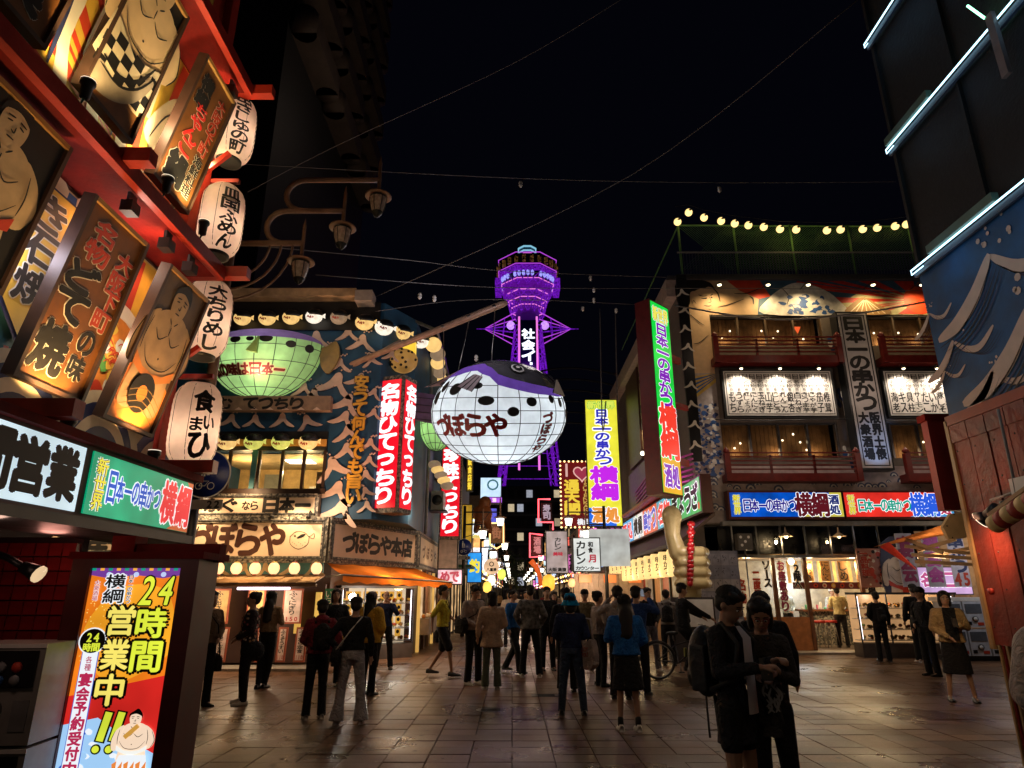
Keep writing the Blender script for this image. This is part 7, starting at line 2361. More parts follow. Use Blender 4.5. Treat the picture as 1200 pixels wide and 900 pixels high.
neon_frame('upper red neon bracket shape over the lane', [(645, 585), (631, 585), (631, 612), (648, 612), (648, 621)], 44, RN)
neon_frame('lower red neon frame beside the tall pale sign', [(636, 627), (621, 625), (621, 653), (636, 652)], 42, RN)
hsign('dark sign inside the lower red neon frame', 624, 635, 628, 650, 42.3, M((.1, .02, .02), .5), [('酒場', .1, .9, .05, .95, True, [(G((.8, .3, .3), .6, 0), .03)])])
hsign('dark sign inside the upper red neon bracket', 635, 646, 590, 610, 44.3, M((.05, .03, .04), .5), [('寿司', .1, .9, .05, .95, True, [(G((.6, .5, .6), .6, 0), .03)])])
neon_frame('gold neon shield outline on the left of the lane', [(574, 613), (590, 613), (590, 638), (582, 643), (574, 638), (574, 613)], 38, G((1, .55, .2), 2.5, 0), .05)
hsign('dim dark picture inside the gold neon shield', 575, 589, 615, 636, 38.3, M((.2, .12, .08), .5), [('街', .1, .9, .2, .9, False, [(G((.5, .2, .1), .5, 0), .03)])])
hsign('bright white and pink sign box below the single red light box', 514, 536, 628, 666, 23.2, M((.65, .5, .48), .5), [])
hsign('crowded white and red lit shop sign left of the street post', 513, 541, 668, 684, 23.4, G((.9, .55, .6), 1.1, .6), [('めで', .1, .9, .1, .9, False, [(G((.6, .05, .1), .8, 0), .05)])])
hsign('blue lit shop front sign with yellow figure at the left of the lane', 548, 564, 648, 682, 30, G((.02, .28, .75), 1.1, .2), [('釣', .1, .9, .3, .8, False, [(G((.9, .75, .05), 1, 0), .04)])])
hsign('pale lit tall panel behind the left street post', 563, 587, 560, 590, 40, G((.6, .8, 1), 1.1, .1), [('〇', .3, .9, .5, .95, False, [(G((.1, .3, .35), .5, 0), .02)])])
hsign('small purple and pink lit sign under the pale panel', 572, 588, 583, 589, 39.5, G((.4, .1, .7), 1.2, .3), [('酒', .3, .6, .1, .9, False, [(G((1, .6, .7), 1.4, 0), .04)])])
hsign('blue lit vertical sign far left of the lane', 572, 582, 596, 612, 46, G((.12, .12, .7), 1, .3), [])
hsign('thin tall yellow sign column behind the left street post', 541, 553, 592, 640, 29, G((.75, .42, .03), .55, .3), [])
hsign('yellow vertical sign high at the left of the lane', 547, 554, 536, 575, 34, G((.2, .12, .01), .6, .3), [('飲食店街', .1, .9, .02, .98, True, [(G((.95, .65, .05), 1.2, 0), .04)])])
rs_ = thing('round_crest_sign', 'round cream crest sign hanging over the left of the lane', 'sign', atY(576, 664, 33))
MB().tube([(0, 0, 0), (0, .15, 0)], .38, G((.95, .6, .35), .9, .2), 20).build('disc', rs_)
c = MB(); c.stroke([(.1 * math.cos(a), .12 + .1 * math.sin(a)) for a in [2 * PI * i / 12 for i in range(13)]], -.01, .04, INK, False, 1); write(c, '八重勝', -.25, .25, -.22, -.06, -.01, [(INK, .03)]); c.build('lettering', rs_)
for (lb, px, py, Y, r_, cc) in (('glowing white lamp below the round crest sign', 576, 680, 32, .2, (1, .9, .7)), ('orange lantern at the left of the lane below the crest sign', 571, 688, 31, .2, (1, .6, .1)), ('green yellow round lantern in the lane', 588, 673, 36, .22, (.6, .7, .1)), ('large orange barrel lantern at the right of the lane', 643, 683, 29, .28, (1, .45, .05)),
                                ('small orange lamp left of the wooden front', 670, 655 + 28, 27, .14, (1, .5, .2))):
    t = thing('paper_lantern', lb, 'lantern', atY(px, py, Y), 0, 'lanterns down the lane')
    MB().lathe([(.3 * r_, -1.2 * r_), (.8 * r_, -.9 * r_), (r_, 0), (.8 * r_, .9 * r_), (.3 * r_, 1.2 * r_)], G(cc, 1.5, .2), n=12).build('lantern_skin', t)
    MB().lathe([(.3 * r_, 1.2 * r_), (.3 * r_, 1.35 * r_), (.001, 1.35 * r_)], BLK, n=8).build('cap', t)
wf = thing('timber_partition', 'pale timber and curtain shop front under the white katakana signs', 'partition', (3.4, 27.5, 0))
for k in range(14): MB().box(-.9 + k * .2, -.71 + k * .2, -.02 * (k % 2), .1, 0, 2.35, M((.55, .4, .3), .5, noise=.2)).build('board', wf)
for k in range(3): MB().box(-.7 + k * 1.0, -.2 + k * 1.0, -.08, -.02, 2.0, 2.3, G((1, .25, .05), .9)).build('orange_lamp_shade', wf)
lamp('POINT', (3.0, 26.4, 2.1), 22, (1, .7, .45), .2)
og = thing('curved_sign', 'orange curved figure sign beside the red neon frame', 'sign', atY(624, 658, 36))
wbuild(MB().tube([atY(622, 657, 36), atY(628, 664, 36), atY(632, 674, 36), atY(634, 686, 36)], [.16, .13, .12, .1], G((.8, .12, .02), .8), 8), 'figure_arm', og)
# statue-like mascot above the left shops (plain stand-in)
mc = thing('roof_figure', 'dim orange seated figure statue high above the left shops', 'statue', atY(566, 600, 31))
b = MB(); b.ell((.1, 0, .45), .3, .28, .3, INK, 12, 8); b.ell((0, 0, -.1), .45, .35, .5, INK, 12, 8); cap(b, (-.3, 0, .1), (-.55, -.2, -.3), .14, .1); cap(b, (-.2, 0, -.4), (-.3, -.4, -.9), .2, .13); cap(b, (.2, 0, -.4), (.35, -.3, -.9), .2, .13)
remesh(b, 'figure_body', mc, M((.4, .13, .04), .5), .05)
# small far signs and bulbs along both sides of the lane
fs = 0
rr = random.Random(21)
for k in range(70):
    y_ = rr.uniform(36, 140)
    s_ = rr.choice((-1, 1))
    x_ = (-2.3 if s_ < 0 else 4.9) + rr.uniform(-.4, .6) * -s_ * -1 * .5
    z_ = rr.uniform(2.3, 6.5 if y_ > 60 else 4.8)
    w_, h_ = rr.uniform(.4, 1.0), rr.uniform(.5, 1.8)
    cc = rr.choice([(1, .5, .15), (1, .15, .1), (.3, .5, 1), (1, .85, .6), (.9, .2, .6), (.95, .75, .2), (.5, .9, 1), (.9, .9, 1)])
    t = thing('far_shop_sign', 'small glowing sign far down the lane among the street lamps', 'sign', (x_, y_, z_), 0, 'small glowing signs far down the lane')
    MB().box(-w_ / 2, w_ / 2, 0, .15, 0, h_, G(cc, rr.uniform(.6, 1.6), .4)).build('lit_face', t)
    if rr.random() < .6:
        c = MB(); write(c, rr.choice(['酒', '寿司', '串', '碁', '将棋', '麺', '居酒屋', 'めし']), -w_ / 2 * .8, w_ / 2 * .8, .05, h_ - .05, -.02, [(rr.choice([INK, W1]), .04)], vert=True); c.build('lettering', t)
lt_ = MB()
for k in range(150):
    u = k / 150
    y_ = 40 + 110 * u
    s_ = 1 if k % 2 else -1
    lt_.ell(((-2.0 if s_ < 0 else 4.6), y_, 2.6 + (.4 if k % 4 < 2 else 0)), .09, .09, .1, G([(1, .6, .2), (.9, .8, 1), (1, .45, .1)][k % 3], 3.5, 0), 6, 4)
tag(lt_.build('eave_bulbs'), 'rows of tiny eave bulbs running down both sides of the lane', 'bulbs', kind='stuff')
tr = thing('tree', 'dark round tree silhouette at the end of the lane', 'tree', (-.3, 120, 0))
MB().tube([(0, 0, 0), (.1, 0, 2.5), (0, 0, 4)], [.3, .22, .12], BROWN, 8).tube([(0, 0, 2.4), (1.2, 0, 4)], [.14, .05], BROWN, 6).tube([(0, 0, 2.6), (-1.1, .2, 4.2)], [.14, .05], BROWN, 6).build('trunk', tr)
b = MB()
LF = M((.05, .08, .03), .7)
for k in range(1100):
    a, e_, q = rr.uniform(0, 2 * PI), rr.uniform(-1.2, 1.5), rr.random() ** .4
    c0 = Vector((3.6 * q * math.cos(a) * math.cos(e_), 3.6 * q * math.sin(a) * math.cos(e_), 5.2 + 3.3 * q * math.sin(e_)))
    d1_, d2_ = Vector((rr.uniform(-1, 1), rr.uniform(-1, 1), rr.uniform(-1, 1))) * .3, Vector((rr.uniform(-1, 1), rr.uniform(-1, 1), rr.uniform(-1, 1))) * .3
    b.add([c0, c0 + d1_, c0 + d1_ + d2_, c0 + d2_], [(0, 1, 2, 3)], LF)
b.build('crown', tr)

# ------------------------------------------------------------------ PEOPLE
def cloth(c, rough=.85, noise=.3, scale=9):
    return M(c, rough, 0, noise, scale, .8, .3, name='cloth')


HAIRM = M((.012, .009, .008), .62, noise=.3, scale=30, name='hair')
SHOEW, SHOEB = M((.6, .57, .54), .6, name='white_shoe'), M((.02, .018, .016), .5, name='black_shoe')
ARMS = {  # (elbow, wrist) for the right side x>0 mirrored; local frame faces -y
    'down': ((.25, .03, 1.12), (.26, -.06, .88)),
    'phone': ((.25, .0, 1.14), (.07, -.26, 1.18)),
    'low': ((.25, .0, 1.12), (.06, -.2, .98)),
    'up': ((.3, -.16, 1.3), (.12, -.27, 1.52)),
    'face': ((.26, -.1, 1.2), (.07, -.16, 1.44)),
    'hip': ((.36, .08, 1.14), (.2, .0, .98)),
    'swingf': ((.24, -.06, 1.14), (.24, -.24, .98)),
    'swingb': ((.25, .16, 1.14), (.25, .16, .9)),
    'bar': ((.24, -.22, 1.2), (.22, -.46, 1.08)),
    'pocket': ((.29, .06, 1.14), (.2, -.06, .95)),
}
LEGS = {'stand': (((.1, -.02, .5), (.11, .02, .08)), ((.1, -.02, .5), (.12, .0, .08))),
        'wide': (((.13, -.02, .5), (.17, .02, .08)), ((.13, -.02, .5), (.17, .0, .08))),
        'walk': (((.1, -.16, .52), (.1, -.22, .1)), ((.1, .02, .5), (.1, .26, .13))),
        'cross': (((.07, -.03, .5), (.02, -.02, .08)), ((.09, .0, .5), (.06, .08, .08))),
        'ride': (((.1, -.3, .72), (.1, -.18, .35)), ((.1, -.2, .62), (.1, -.05, .22)))}


def person(lb, x, y, h, face, top, bottom, arms=('down', 'down'), legs='stand', hair='short', det=1, hem=.92, bot='pants', flare=.07, shoes=SHOEB, sleeve=.055, puff=1.0,
           tilt=0, turn=0, hat=None, under=None, bag=None, skin=None, thin=1.0, z=0, hood=None, bare_arm=False, socks=None, extras=(), base=None, group=None, open_front=False):
    """face = heading in degrees: 0 looks toward the camera, 180 away, 90 to the right, -90 to the left"""
    t = thing('person', lb, 'person', (x, y, z), R(face), group)
    S = h / 1.7
    vox = {0: .03, 1: .0165, 2: .0085}[det]
    V = lambda p, s=1: (p[0] * s * S, p[1] * S, p[2] * S)
    skin = skin or SKINC
    B = MB()
    hc = Vector((0, -.015, 1.585))
    tq = Euler((R(tilt), 0, R(turn))).to_matrix()

    def hd(p):
        q = tq @ (Vector(p) - Vector((0, .01, 1.49))) + Vector((0, .01, 1.49))
        return V(q)
    B.ell((0, 0, 0), .001, .001, .001, INK, 4, 3)
    def hell(b_, c, rx, ry, rz):
        n0 = len(b_.v)
        b_.ell((0, 0, 0), rx, ry, rz, INK, 14, 10)
        for i in range(n0, len(b_.v)):
            v_ = b_.v[i]
            b_.v[i] = hd((v_[0] + c[0], v_[1] + c[1], v_[2] + c[2]))
    hell(B, (0, .005, 1.605), .077, .095, .098)
    hell(B, (0, -.03, 1.545), .058, .062, .075)
    hell(B, (0, -.055, 1.505), .03, .03, .025)
    hell(B, (0, -.1, 1.565), .013, .02, .022)
    for s in (-1, 1): hell(B, (s * .078, .01, 1.58), .012, .02, .032)
    cap(B, V((0, .015, 1.38)), hd((0, .01, 1.53)), .056 * S, .05 * S)
    # torso
    tor = [(.89, .15, .105), (.98, .145, .1), (1.08, .13, .092), (1.2, .15, .1), (1.32, .17, .105), (1.4, .15, .08), (1.44, .07, .06)]
    def torso(b_, rings, k=1, dy=0):
        vs, n = [], 16
        for z_, rx, ry in rings: vs += [((rx * k * thin) * S * math.cos(2 * PI * i / n), (ry * k * thin) * S * math.sin(2 * PI * i / n) + (.005 + dy) * S, z_ * S) for i in range(n)]
        fs = [(j * n + i, j * n + (i + 1) % n, (j + 1) * n + (i + 1) % n, (j + 1) * n + i) for j in range(len(rings) - 1) for i in range(n)]
        fs += [tuple(range(n - 1, -1, -1)), tuple(range((len(rings) - 1) * n, len(rings) * n))]
        b_.add(vs, fs, INK)
    torso(B, tor)
    sh, wr = [], []
    for s, a in ((-1, arms[0]), (1, arms[1])):
        e, w_ = ARMS[a] if isinstance(a, str) else a
        shd = (.175 * thin, .01, 1.37)
        cap(B, V(shd, s), V(e, s), .045 * S, .036 * S); cap(B, V(e, s), V(w_, s), .036 * S, .024 * S)
        e_, ww = Vector(V(e, s)), Vector(V(w_, s))
        d = (ww - e_).normalized()
        side = d.cross(Vector((0, -.3, 1))).normalized()
        nrm = side.cross(d).normalized()
        pc = ww + d * .05 * S
        if det == 2:
            for k in range(4):
                o_ = side * (-.027 + .018 * k) * S
                cap(B, ww + o_ * .6, pc + o_ + d * .02 * S, .013 * S, .012 * S)
                L_ = [.034, .04, .038, .03][k] * S
                k1 = pc + o_ + d * (.03 * S + L_ * .5) - nrm * .004
                k2 = k1 + d * L_ * .5 - nrm * L_ * .75
                k3 = k2 - d * L_ * .15 - nrm * L_ * .55
                cap(B, pc + o_ + d * .02 * S, k1, .0105 * S, .0095 * S, n=8); cap(B, k1, k2, .0095 * S, .009 * S, n=8); cap(B, k2, k3, .009 * S, .008 * S, n=8)
            tb_ = ww + d * .02 * S - side * s * .02 * S
            cap(B, tb_, tb_ + d * .03 * S - side * s * .025 * S - nrm * .012, .013 * S, .011 * S, n=8)
            cap(B, tb_ + d * .03 * S - side * s * .025 * S - nrm * .012, tb_ + d * .06 * S - side * s * .022 * S - nrm * .03, .011 * S, .009 * S, n=8)
        else:
            cap(B, ww, pc, .024 * S, .03 * S); cap(B, pc, pc + d * .07 * S - nrm * .025 * S, .026 * S, .014 * S)
            cap(B, ww + d * .02 * S, ww + d * .06 * S - side * s * .035 * S, .013 * S, .01 * S, n=6)
        sh.append((shd, e, w_, s)); wr.append(pc + d * .03)
    lg = LEGS[legs]
    for s, (kn, an) in ((-1, lg[0]), (1, lg[1])):
        cap(B, V((.085, 0, .9), s), V(kn, s), .078 * S, .052 * S); cap(B, V(kn, s), V(an, s), .05 * S, .032 * S)
        cap(B, V((an[0], an[1] + .01, an[2] - .03), s), V((an[0] + .01, an[1] - .1, an[2] - .05), s), .035 * S, .03 * S)
    remesh(B, 'body', t, skin, vox * S, 3)
    # top garment
    T = MB()
    hz = hem
    rings = [(hz, (.165 if hz < 1 else .15) + max(0, .92 - hz) * .12, .115 + max(0, .92 - hz) * .1)] + [(a, b_, c_) for a, b_, c_ in tor if a > hz + .04][:-1] + [(1.43, .085, .075)]
    torso(T, rings, 1.1 * puff + .04)
    if not open_front: pass
    for shd, e, w_, s in sh:
        sl = sleeve * puff
        cap(T, V(shd, s), V(e, s), (sl + .012) * S, sl * S)
        if not bare_arm: cap(T, V(e, s), tuple(Vector(V(e, s)).lerp(Vector(V(w_, s)), .86)), sl * S, sl * .78 * S)
        cap(T, V((0.05, .01, 1.40), s), V(shd, s), .05 * S, (sl + .01) * S)
    for k in range(4):   # folds
        if det: cap(T, (rnd.uniform(-.1, .1) * S, -.1 * S * puff, (hz + .1) * S), (rnd.uniform(-.12, .12) * S, -.11 * S * puff, (hz + .35) * S), .018 * S, .008 * S); cap(T, (rnd.uniform(-.1, .1) * S, .11 * S * puff, (hz + .05) * S), (rnd.uniform(-.12, .12) * S, .115 * S * puff, (hz + .3) * S), .018 * S, .008 * S)
    if hood: T.ell((0, .07 * S, 1.43 * S), .11 * S, .09 * S, .07 * S, INK)
    if base is not None and base.get('top'): pass
    remesh(T, 'top_garment', t, top, (vox + .001) * S, 3)
    # lower garment
    L = MB()
    if bot == 'pants' or bot == 'shorts':
        torso(L, [(.84, .15, .11), (.92, .158, .112), (1.0, .15, .105)], 1.06)
        for s, (kn, an) in ((-1, lg[0]), (1, lg[1])):
            if bot == 'pants': cap(L, V((.082, 0, .88), s), V(kn, s), .095 * S, .072 * S)
            if bot == 'pants': L.tube([V(kn, s), Vector(V(kn, s)).lerp(Vector(V((an[0], an[1], an[2] - .03), s)), .5), V((an[0], an[1], an[2] - .035), s)], [.07 * S, (.055 + flare * .15) * S, flare * S], INK, 12); cap(L, V(kn, s), V(kn, s), .071 * S, .07 * S)
            else: cap(L, V((.082, 0, .88), s), tuple(Vector(V((.082, 0, .88), s)).lerp(Vector(V(kn, s)), .55 if det == 2 else .95)), .095 * S, .085 * S)
    elif bot == 'skirt':
        torso(L, [(flare, .21, .17), (.7, .19, .15), (.92, .16, .115), (1.0, .14, .1)], 1.05)
    remesh(L, 'lower_garment', t, bottom, (vox + .002) * S, 3)
    if socks:
        for s, (kn, an) in ((-1, lg[0]), (1, lg[1])):
            b_ = MB(); cap(b_, V((an[0], an[1], an[2] + .07), s), V(an, s), .038 * S, .04 * S); b_.build('sock', t)
    # shoes
    for s, (kn, an) in ((-1, lg[0]), (1, lg[1])):
        b_ = MB()
        a0 = Vector(V(an, s))
        zz_ = an[2] - .08
        vs = []
        for (dy, w_, hh) in ((.07, .03, .07), (.04, .04, .085), (-.03, .042, .075), (-.1, .048, .05), (-.16, .042, .04), (-.185, .02, .03)):
            for (dx, dz) in ((-1, 0), (1, 0), (1.05, .4), (.6, 1), (-.6, 1), (-1.05, .4)): vs.append((a0.x + dx * w_ * S, a0.y + dy * S, (zz_ + .0 + dz * hh) * S))
        fs = [(j * 6 + i, j * 6 + (i + 1) % 6, j * 6 + 6 + (i + 1) % 6, j * 6 + 6 + i) for j in range(5) for i in range(6)] + [(0, 1, 2, 3, 4, 5), (35, 34, 33, 32, 31, 30)]
        b_.add(vs, fs, shoes, True)
        b_.build('shoe', t)
    # hair
    if hair:
        Hh = MB()
        hell(Hh, (0, .018, 1.628), .088, .1, .09)
        hell(Hh, (0, .05, 1.59), .083, .075, .08)
        for s in (-1, 1): hell(Hh, (s * .045, -.02, 1.672), .045, .055, .032)
        if hair in ('long', 'bob'):
            hell(Hh, (0, .06, 1.53), .088, .06, .1)
            for s in (-1, 1): hell(Hh, (s * .075, .02, 1.55), .028, .055, .1)
        if hair == 'long':
            cap(Hh, hd((0, .08, 1.5)), V((0, .11, 1.2)), .085 * S, .07 * S); cap(Hh, hd((.05, .08, 1.48)), V((.06, .1, 1.18)), .05 * S, .04 * S); cap(Hh, hd((-.05, .08, 1.48)), V((-.06, .1, 1.2)), .05 * S, .035 * S)
        rh = random.Random(int(x * 100))
        for k in range(26 if det else 6):
            a_, e2_ = rh.uniform(-PI * .5, PI * 1.5), rh.uniform(.25, 1.5)
            if math.sin(a_) < -.5 and e2_ < .75: continue
            d_ = Vector((math.cos(a_) * math.cos(e2_) * .088, math.sin(a_) * math.cos(e2_) * .1 + .018, 1.625 + .09 * math.sin(e2_)))
            q2 = d_ + Vector((rh.uniform(-.03, .03), rh.uniform(-.02, .03), -rh.uniform(.02, .045)))
            cap(Hh, hd(d_), hd(q2), .013 * S, .006 * S, n=6)
        if det >= 1:
            st = MB()
            for k in range(420 if det == 2 else 110):
                a_ = rh.uniform(-PI * .5, PI * 1.5)
                e0, n_ = rh.uniform(.5, 1.5), 5
                lo = -.35 if hair != 'short' else .1
                if math.sin(a_) < -.3: lo = .42
                pts_ = []
                a2 = a_ + rh.uniform(-.35, .35)
                for j in range(n_):
                    u = j / (n_ - 1)
                    e3, a3 = e0 + (lo - e0) * u, a_ + (a2 - a_) * u
                    kk = 1.03 + .03 * rh.random()
                    pts_.append(hd((math.cos(a3) * math.cos(e3) * .092 * kk, .02 + math.sin(a3) * math.cos(e3) * .107 * kk, 1.622 + .1 * math.sin(e3) * kk)))
                st.tube(pts_, [.0026, .003, .003, .0022, .0008], HAIRM, 3, False)
            st.build('hair_strands', t)
        if hair == 'bun': hell(Hh, (0, .1, 1.68), .045, .045, .045)
        remesh(Hh, 'hair', t, HAIRM, max(vox, .011) * S, 2)
    if hat:
        kind, hm = hat
        b_ = MB()
        if kind == 'bucket':
            b_.lathe([(.001, 1.735), (.07, 1.73), (.09, 1.69), (.1, 1.62), (.145, 1.55), (.15, 1.555), (.105, 1.63)], hm, (0, .01, 0), 18)
        else:
            b_.lathe([(.001, 1.735), (.06, 1.725), (.09, 1.69), (.1, 1.63), (.098, 1.62)], hm, (0, .01, 0), 16)
            b_.poly([(.08 * math.cos(a), -.08 - .1 * max(0, math.sin(a)) ** .6) for a in [PI * i / 10 for i in range(11)]], 1.635, hm, .01, 'xy')
        b_.v = [hd(q) for q in b_.v]
        b_.build('hat', t)
    if det >= 1:
        f = MB()
        for s in (-1, 1):
            f.ell((s * .03, -.083, 1.585), .015, .008, .0065, WHITE, 8, 5); f.ell((s * .03, -.089, 1.584), .0075, .004, .0065, INK, 8, 5)
            f.tube([(s * .014, -.088, 1.597), (s * .032, -.09, 1.6), (s * .047, -.08, 1.596)], .0025, INK, 5)
            f.tube([(s * .012, -.09, 1.611), (s * .03, -.092, 1.617), (s * .05, -.078, 1.61)], .004, HAIRM, 5)
        f.tube([(-.022, -.086, 1.527), (0, -.091, 1.529), (.022, -.086, 1.527)], [.002, .0055, .002], M((.4, .1, .08), .5), 6)
        f.v = [hd(q) for q in f.v]
        f.build('face_features', t)
    for e in extras: e(t, S, V, hd, wr)
    return t


def xt(fn): return fn


def backpack(c_, big=1.0, marks=False):
    def f(t, S, V, hd, wr):
        b = MB()
        b.ell((0, .2 * S, 1.18 * S), .15 * S * big, .1 * S * big, .22 * S * big, INK, 14, 10)
        b.box(-.14 * S * big, .14 * S * big, .11 * S, .24 * S, .98 * S, 1.3 * S, INK)
        b.ell((0, .28 * S, 1.08 * S), .11 * S * big, .05 * S, .1 * S * big, INK, 12, 8)
        o = remesh(b, 'backpack', t, c_, .014, 3)
        for s in (-1, 1):
            MB().tube([(s * .1 * S, .12 * S, 1.38 * S), (s * .11 * S, -.02 * S, 1.45 * S), (s * .12 * S, -.14 * S, 1.32 * S), (s * .14 * S, -.1 * S, 1.08 * S), (s * .13 * S, .1 * S, 1.0 * S)], .018 * S, c_, 6).build('strap', o)
        if marks:
            MB().box(-.03, .03, .318, .325, 1.04, 1.07, WHITE).box(-.1, -.07, .3, .31, 1.16, 1.22, M((.5, .45, .1), .5)).bar((.1, .29, 1.3), (.14, .27, 1.33), .01, .01, WHITE).build('bag_label', o)
            MB().tube([(.05, .25, .92), (.08, .27, .8), (.07, .26, .62)], .008, c_, 5).build('loose_strap', o)
    return f


def shoulder_bag(c_, side=-1, z=.95, size=1.0, strap=None, sx=None):
    def f(t, S, V, hd, wr):
        b = MB()
        x = side * (.24 if sx is None else sx)
        b.ell((x * S, .06 * S, z * S), .07 * S * size, .15 * S * size, .13 * S * size, INK, 12, 8)
        b.box((x - .05 * size) * S, (x + .05 * size) * S, (-.07) * S, .19 * S, (z - .12 * size) * S, (z + .07 * size) * S, INK)
        o = remesh(b, 'shoulder_bag', t, c_, .016, 3)
        MB().tube([(x * S, .17 * S, (z + .08) * S), (side * .05 * S, .135 * S, 1.25 * S), (-side * .1 * S, .08 * S, 1.43 * S), (-side * .09 * S, -.07 * S, 1.4 * S), (side * .06 * S, -.15 * S, 1.2 * S), (x * S, -.05 * S, (z + .08) * S)], .01 * S, strap or c_, 5).build('strap', o)
    return f


def phone(k=1, glow=.7, two=False):
    def f(t, S, V, hd, wr):
        p_ = (wr[0] + wr[1]) / 2 if two else wr[k]
        m_ = MB().box(-.037, .037, -.005, .005, -.075, .075, BLK)
        m_.box(-.033, .033, .005, .0065, -.07, .07, G((.7, .8, 1), glow, .2))
        m_.build('mobile_phone', t, loc=p_ + Vector((0, -.02, .03)), rot=(-.5, 0, 0))
    return f


def tote(c_):
    def f(t, S, V, hd, wr):
        b = MB()
        b.poly(sp([(-.17, -.05), (-.19, -.38), (.15, -.4), (.17, -.03), (0, -.09)], True, 3), -.04, INK, .1)
        me = remesh(b, 'tote_bag', t, c_, .014, 3)
        me.location = (-.25 * S, .05, 1.1 * S); me.rotation_euler = (0, .1, R(-60))
        MB().tube([(-.15, .01, -.05), (-.12, .0, .22), (0.1, 0, .26), (.14, .01, -.05)], .016, c_, 6).build('handle', me)
        c = MB(); write(c, 'ENJOY', -.14, .12, -.2, -.14, 0, [(M((.5, .05, .05), .6), .02)]); write(c, 'SPORT', -.1, .12, -.27, -.21, 0, [(M((.5, .05, .05), .6), .02)])
        c.v = [(-a, .085, b_) for a, _, b_ in c.v]
        c.build('lettering', me)
    return f


def flowers(t, S, V, hd, wr):
    b = MB()
    for k in range(150):
        a, z_ = rnd.uniform(0, 2 * PI), rnd.uniform(.95, 1.38)
        q = .018
        cx, cy_ = .19 * S * math.cos(a), .125 * S * math.sin(a)
        d = Vector((math.cos(a), math.sin(a), 0)); s_ = Vector((-d.y, d.x, 0))
        c0 = Vector((cx, cy_, z_ * S)) + d * .012
        b.add([c0 + s_ * q * math.cos(i * 1.256) + Vector((0, 0, q * math.sin(i * 1.256))) for i in range(5)], [(0, 1, 2, 3, 4)], rnd.choice([M((.5, .12, .12), .7), M((.55, .45, .4), .7), M((.45, .25, .1), .7)]))
    b.build('flower_print', t)


def white_shirt(t, S, V, hd, wr):
    b = MB()
    pts = [(1.43, .03), (1.35, .055), (1.2, .06), (1.05, .06), (.86, .065)]
    vs = []
    for z_, w_ in pts:
        for k in range(5):
            u = -1 + k / 2
            vs.append(((w_ * u) * S, (-.148 - .012 * (1 - u * u)) * S if z_ < 1.4 else -.085 * S, z_ * S))
    b.add(vs, [(j * 5 + i, j * 5 + i + 1, j * 5 + 6 + i, j * 5 + 5 + i) for j in range(4) for i in range(4)], M((.55, .52, .55), .8, noise=.1), True)
    b.build('undershirt', t)


def shirt_print(t, S, V, hd, wr):
    b = MB()
    rq = random.Random(3)
    for k in range(16):
        x_, z_ = rq.uniform(-.07, .07), rq.uniform(.8, 1.0)
        b.stroke([(x_, z_), (x_ + rq.uniform(-.04, .04), z_ + .04), (x_ + rq.uniform(-.05, .05), z_ + .09)], -.157 - k * .0004, .016, M((.3, .29, .3), .8))
    b.build('shirt_print', t)


def glasses(t, S, V, hd, wr):
    b = MB()
    for s in (-1, 1):
        b.tube([(s * .032 + .024 * math.cos(a), -.096, 1.583 + .02 * math.sin(a)) for a in [2 * PI * i / 14 for i in range(15)]], .0025, M((.3, .02, .05), .3), 5)
        b.tube([(s * .055, -.094, 1.587), (s * .08, 0, 1.59)], .002, M((.3, .02, .05), .3), 4)
    b.tube([(-.01, -.096, 1.585), (.01, -.096, 1.585)], .002, INK, 4)
    b.v = [hd(q) for q in b.v]
    b.build('glasses', t)


DK = cloth((.012, .012, .014)); NV = cloth((.015, .025, .08)); DJ = cloth((.04, .06, .11)); BGC = cloth((.62, .43, .3)); YLW = cloth((.75, .42, .04)); GRP = cloth((.42, .4, .42))
MAR = cloth((.2, .02, .035)); BLU = cloth((.015, .13, .42)); TAN = cloth((.38, .25, .14)); GRS = cloth((.3, .24, .2)); CAMO = M((.13, .12, .11), .85, noise=.95, scale=14, name='camo_cloth')
OLV = cloth((.1, .1, .07)); BLACKTOP = cloth((.02, .018, .018))

person('woman in flowered dark jacket holding a dark coat before the fugu menu boards', -4.1, 10.9, 1.6, -62, cloth((.03, .018, .02)), DK, ('low', 'low'), 'wide', 'bun', shoes=SHOEW, flare=.055,
       extras=[flowers, shoulder_bag(DK, 1, .8, 1.3, sx=.12)])
person('woman with long black hair in brown top and black boots, seen from behind', -4.4, 12.6, 1.62, 172, TAN, DK, ('phone', 'low'), 'cross', 'long', shoes=SHOEB, flare=.045, hem=.98)
person('person in brown jacket half hidden behind the lit poster box', -4.62, 10.6, 1.62, 60, cloth((.16, .1, .06)), DK, ('down', 'low'), 'stand', 'bob', extras=[shoulder_bag(BLACKTOP, 1, .62, 1.1)])
person('figure in maroon hoodie with black backpack and white shoes', -2.65, 9.65, 1.5, 205, MAR, DK, ('pocket', 'low'), 'stand', 'short', shoes=SHOEW, hood=True, puff=1.08, extras=[backpack(BLACKTOP, .9)])
person('figure in black top and flared pale grey trousers, hand on hip', -2.1, 9.3, 1.54, 190, DK, GRP, ('down', 'hip'), 'wide', 'short', shoes=SHOEW, flare=.115, hem=.98, extras=[shoulder_bag(BLACKTOP, 1, .9, 1.1, WHITE)])
person('figure in yellow puffer jacket and grey cap by the food display', -2.4, 11.8, 1.6, 150, YLW, DK, ('low', 'phone'), 'stand', 'long', puff=1.3, sleeve=.07, hem=.86, hat=('cap', cloth((.25, .2, .2))), extras=[phone(1, 1.2)])
person('dark haired person in black sweater looking up left of the yellow puffer jacket', -3.3, 12.9, 1.66, 20, DK, DK, ('down', 'low'), 'stand', 'bob', tilt=-12)
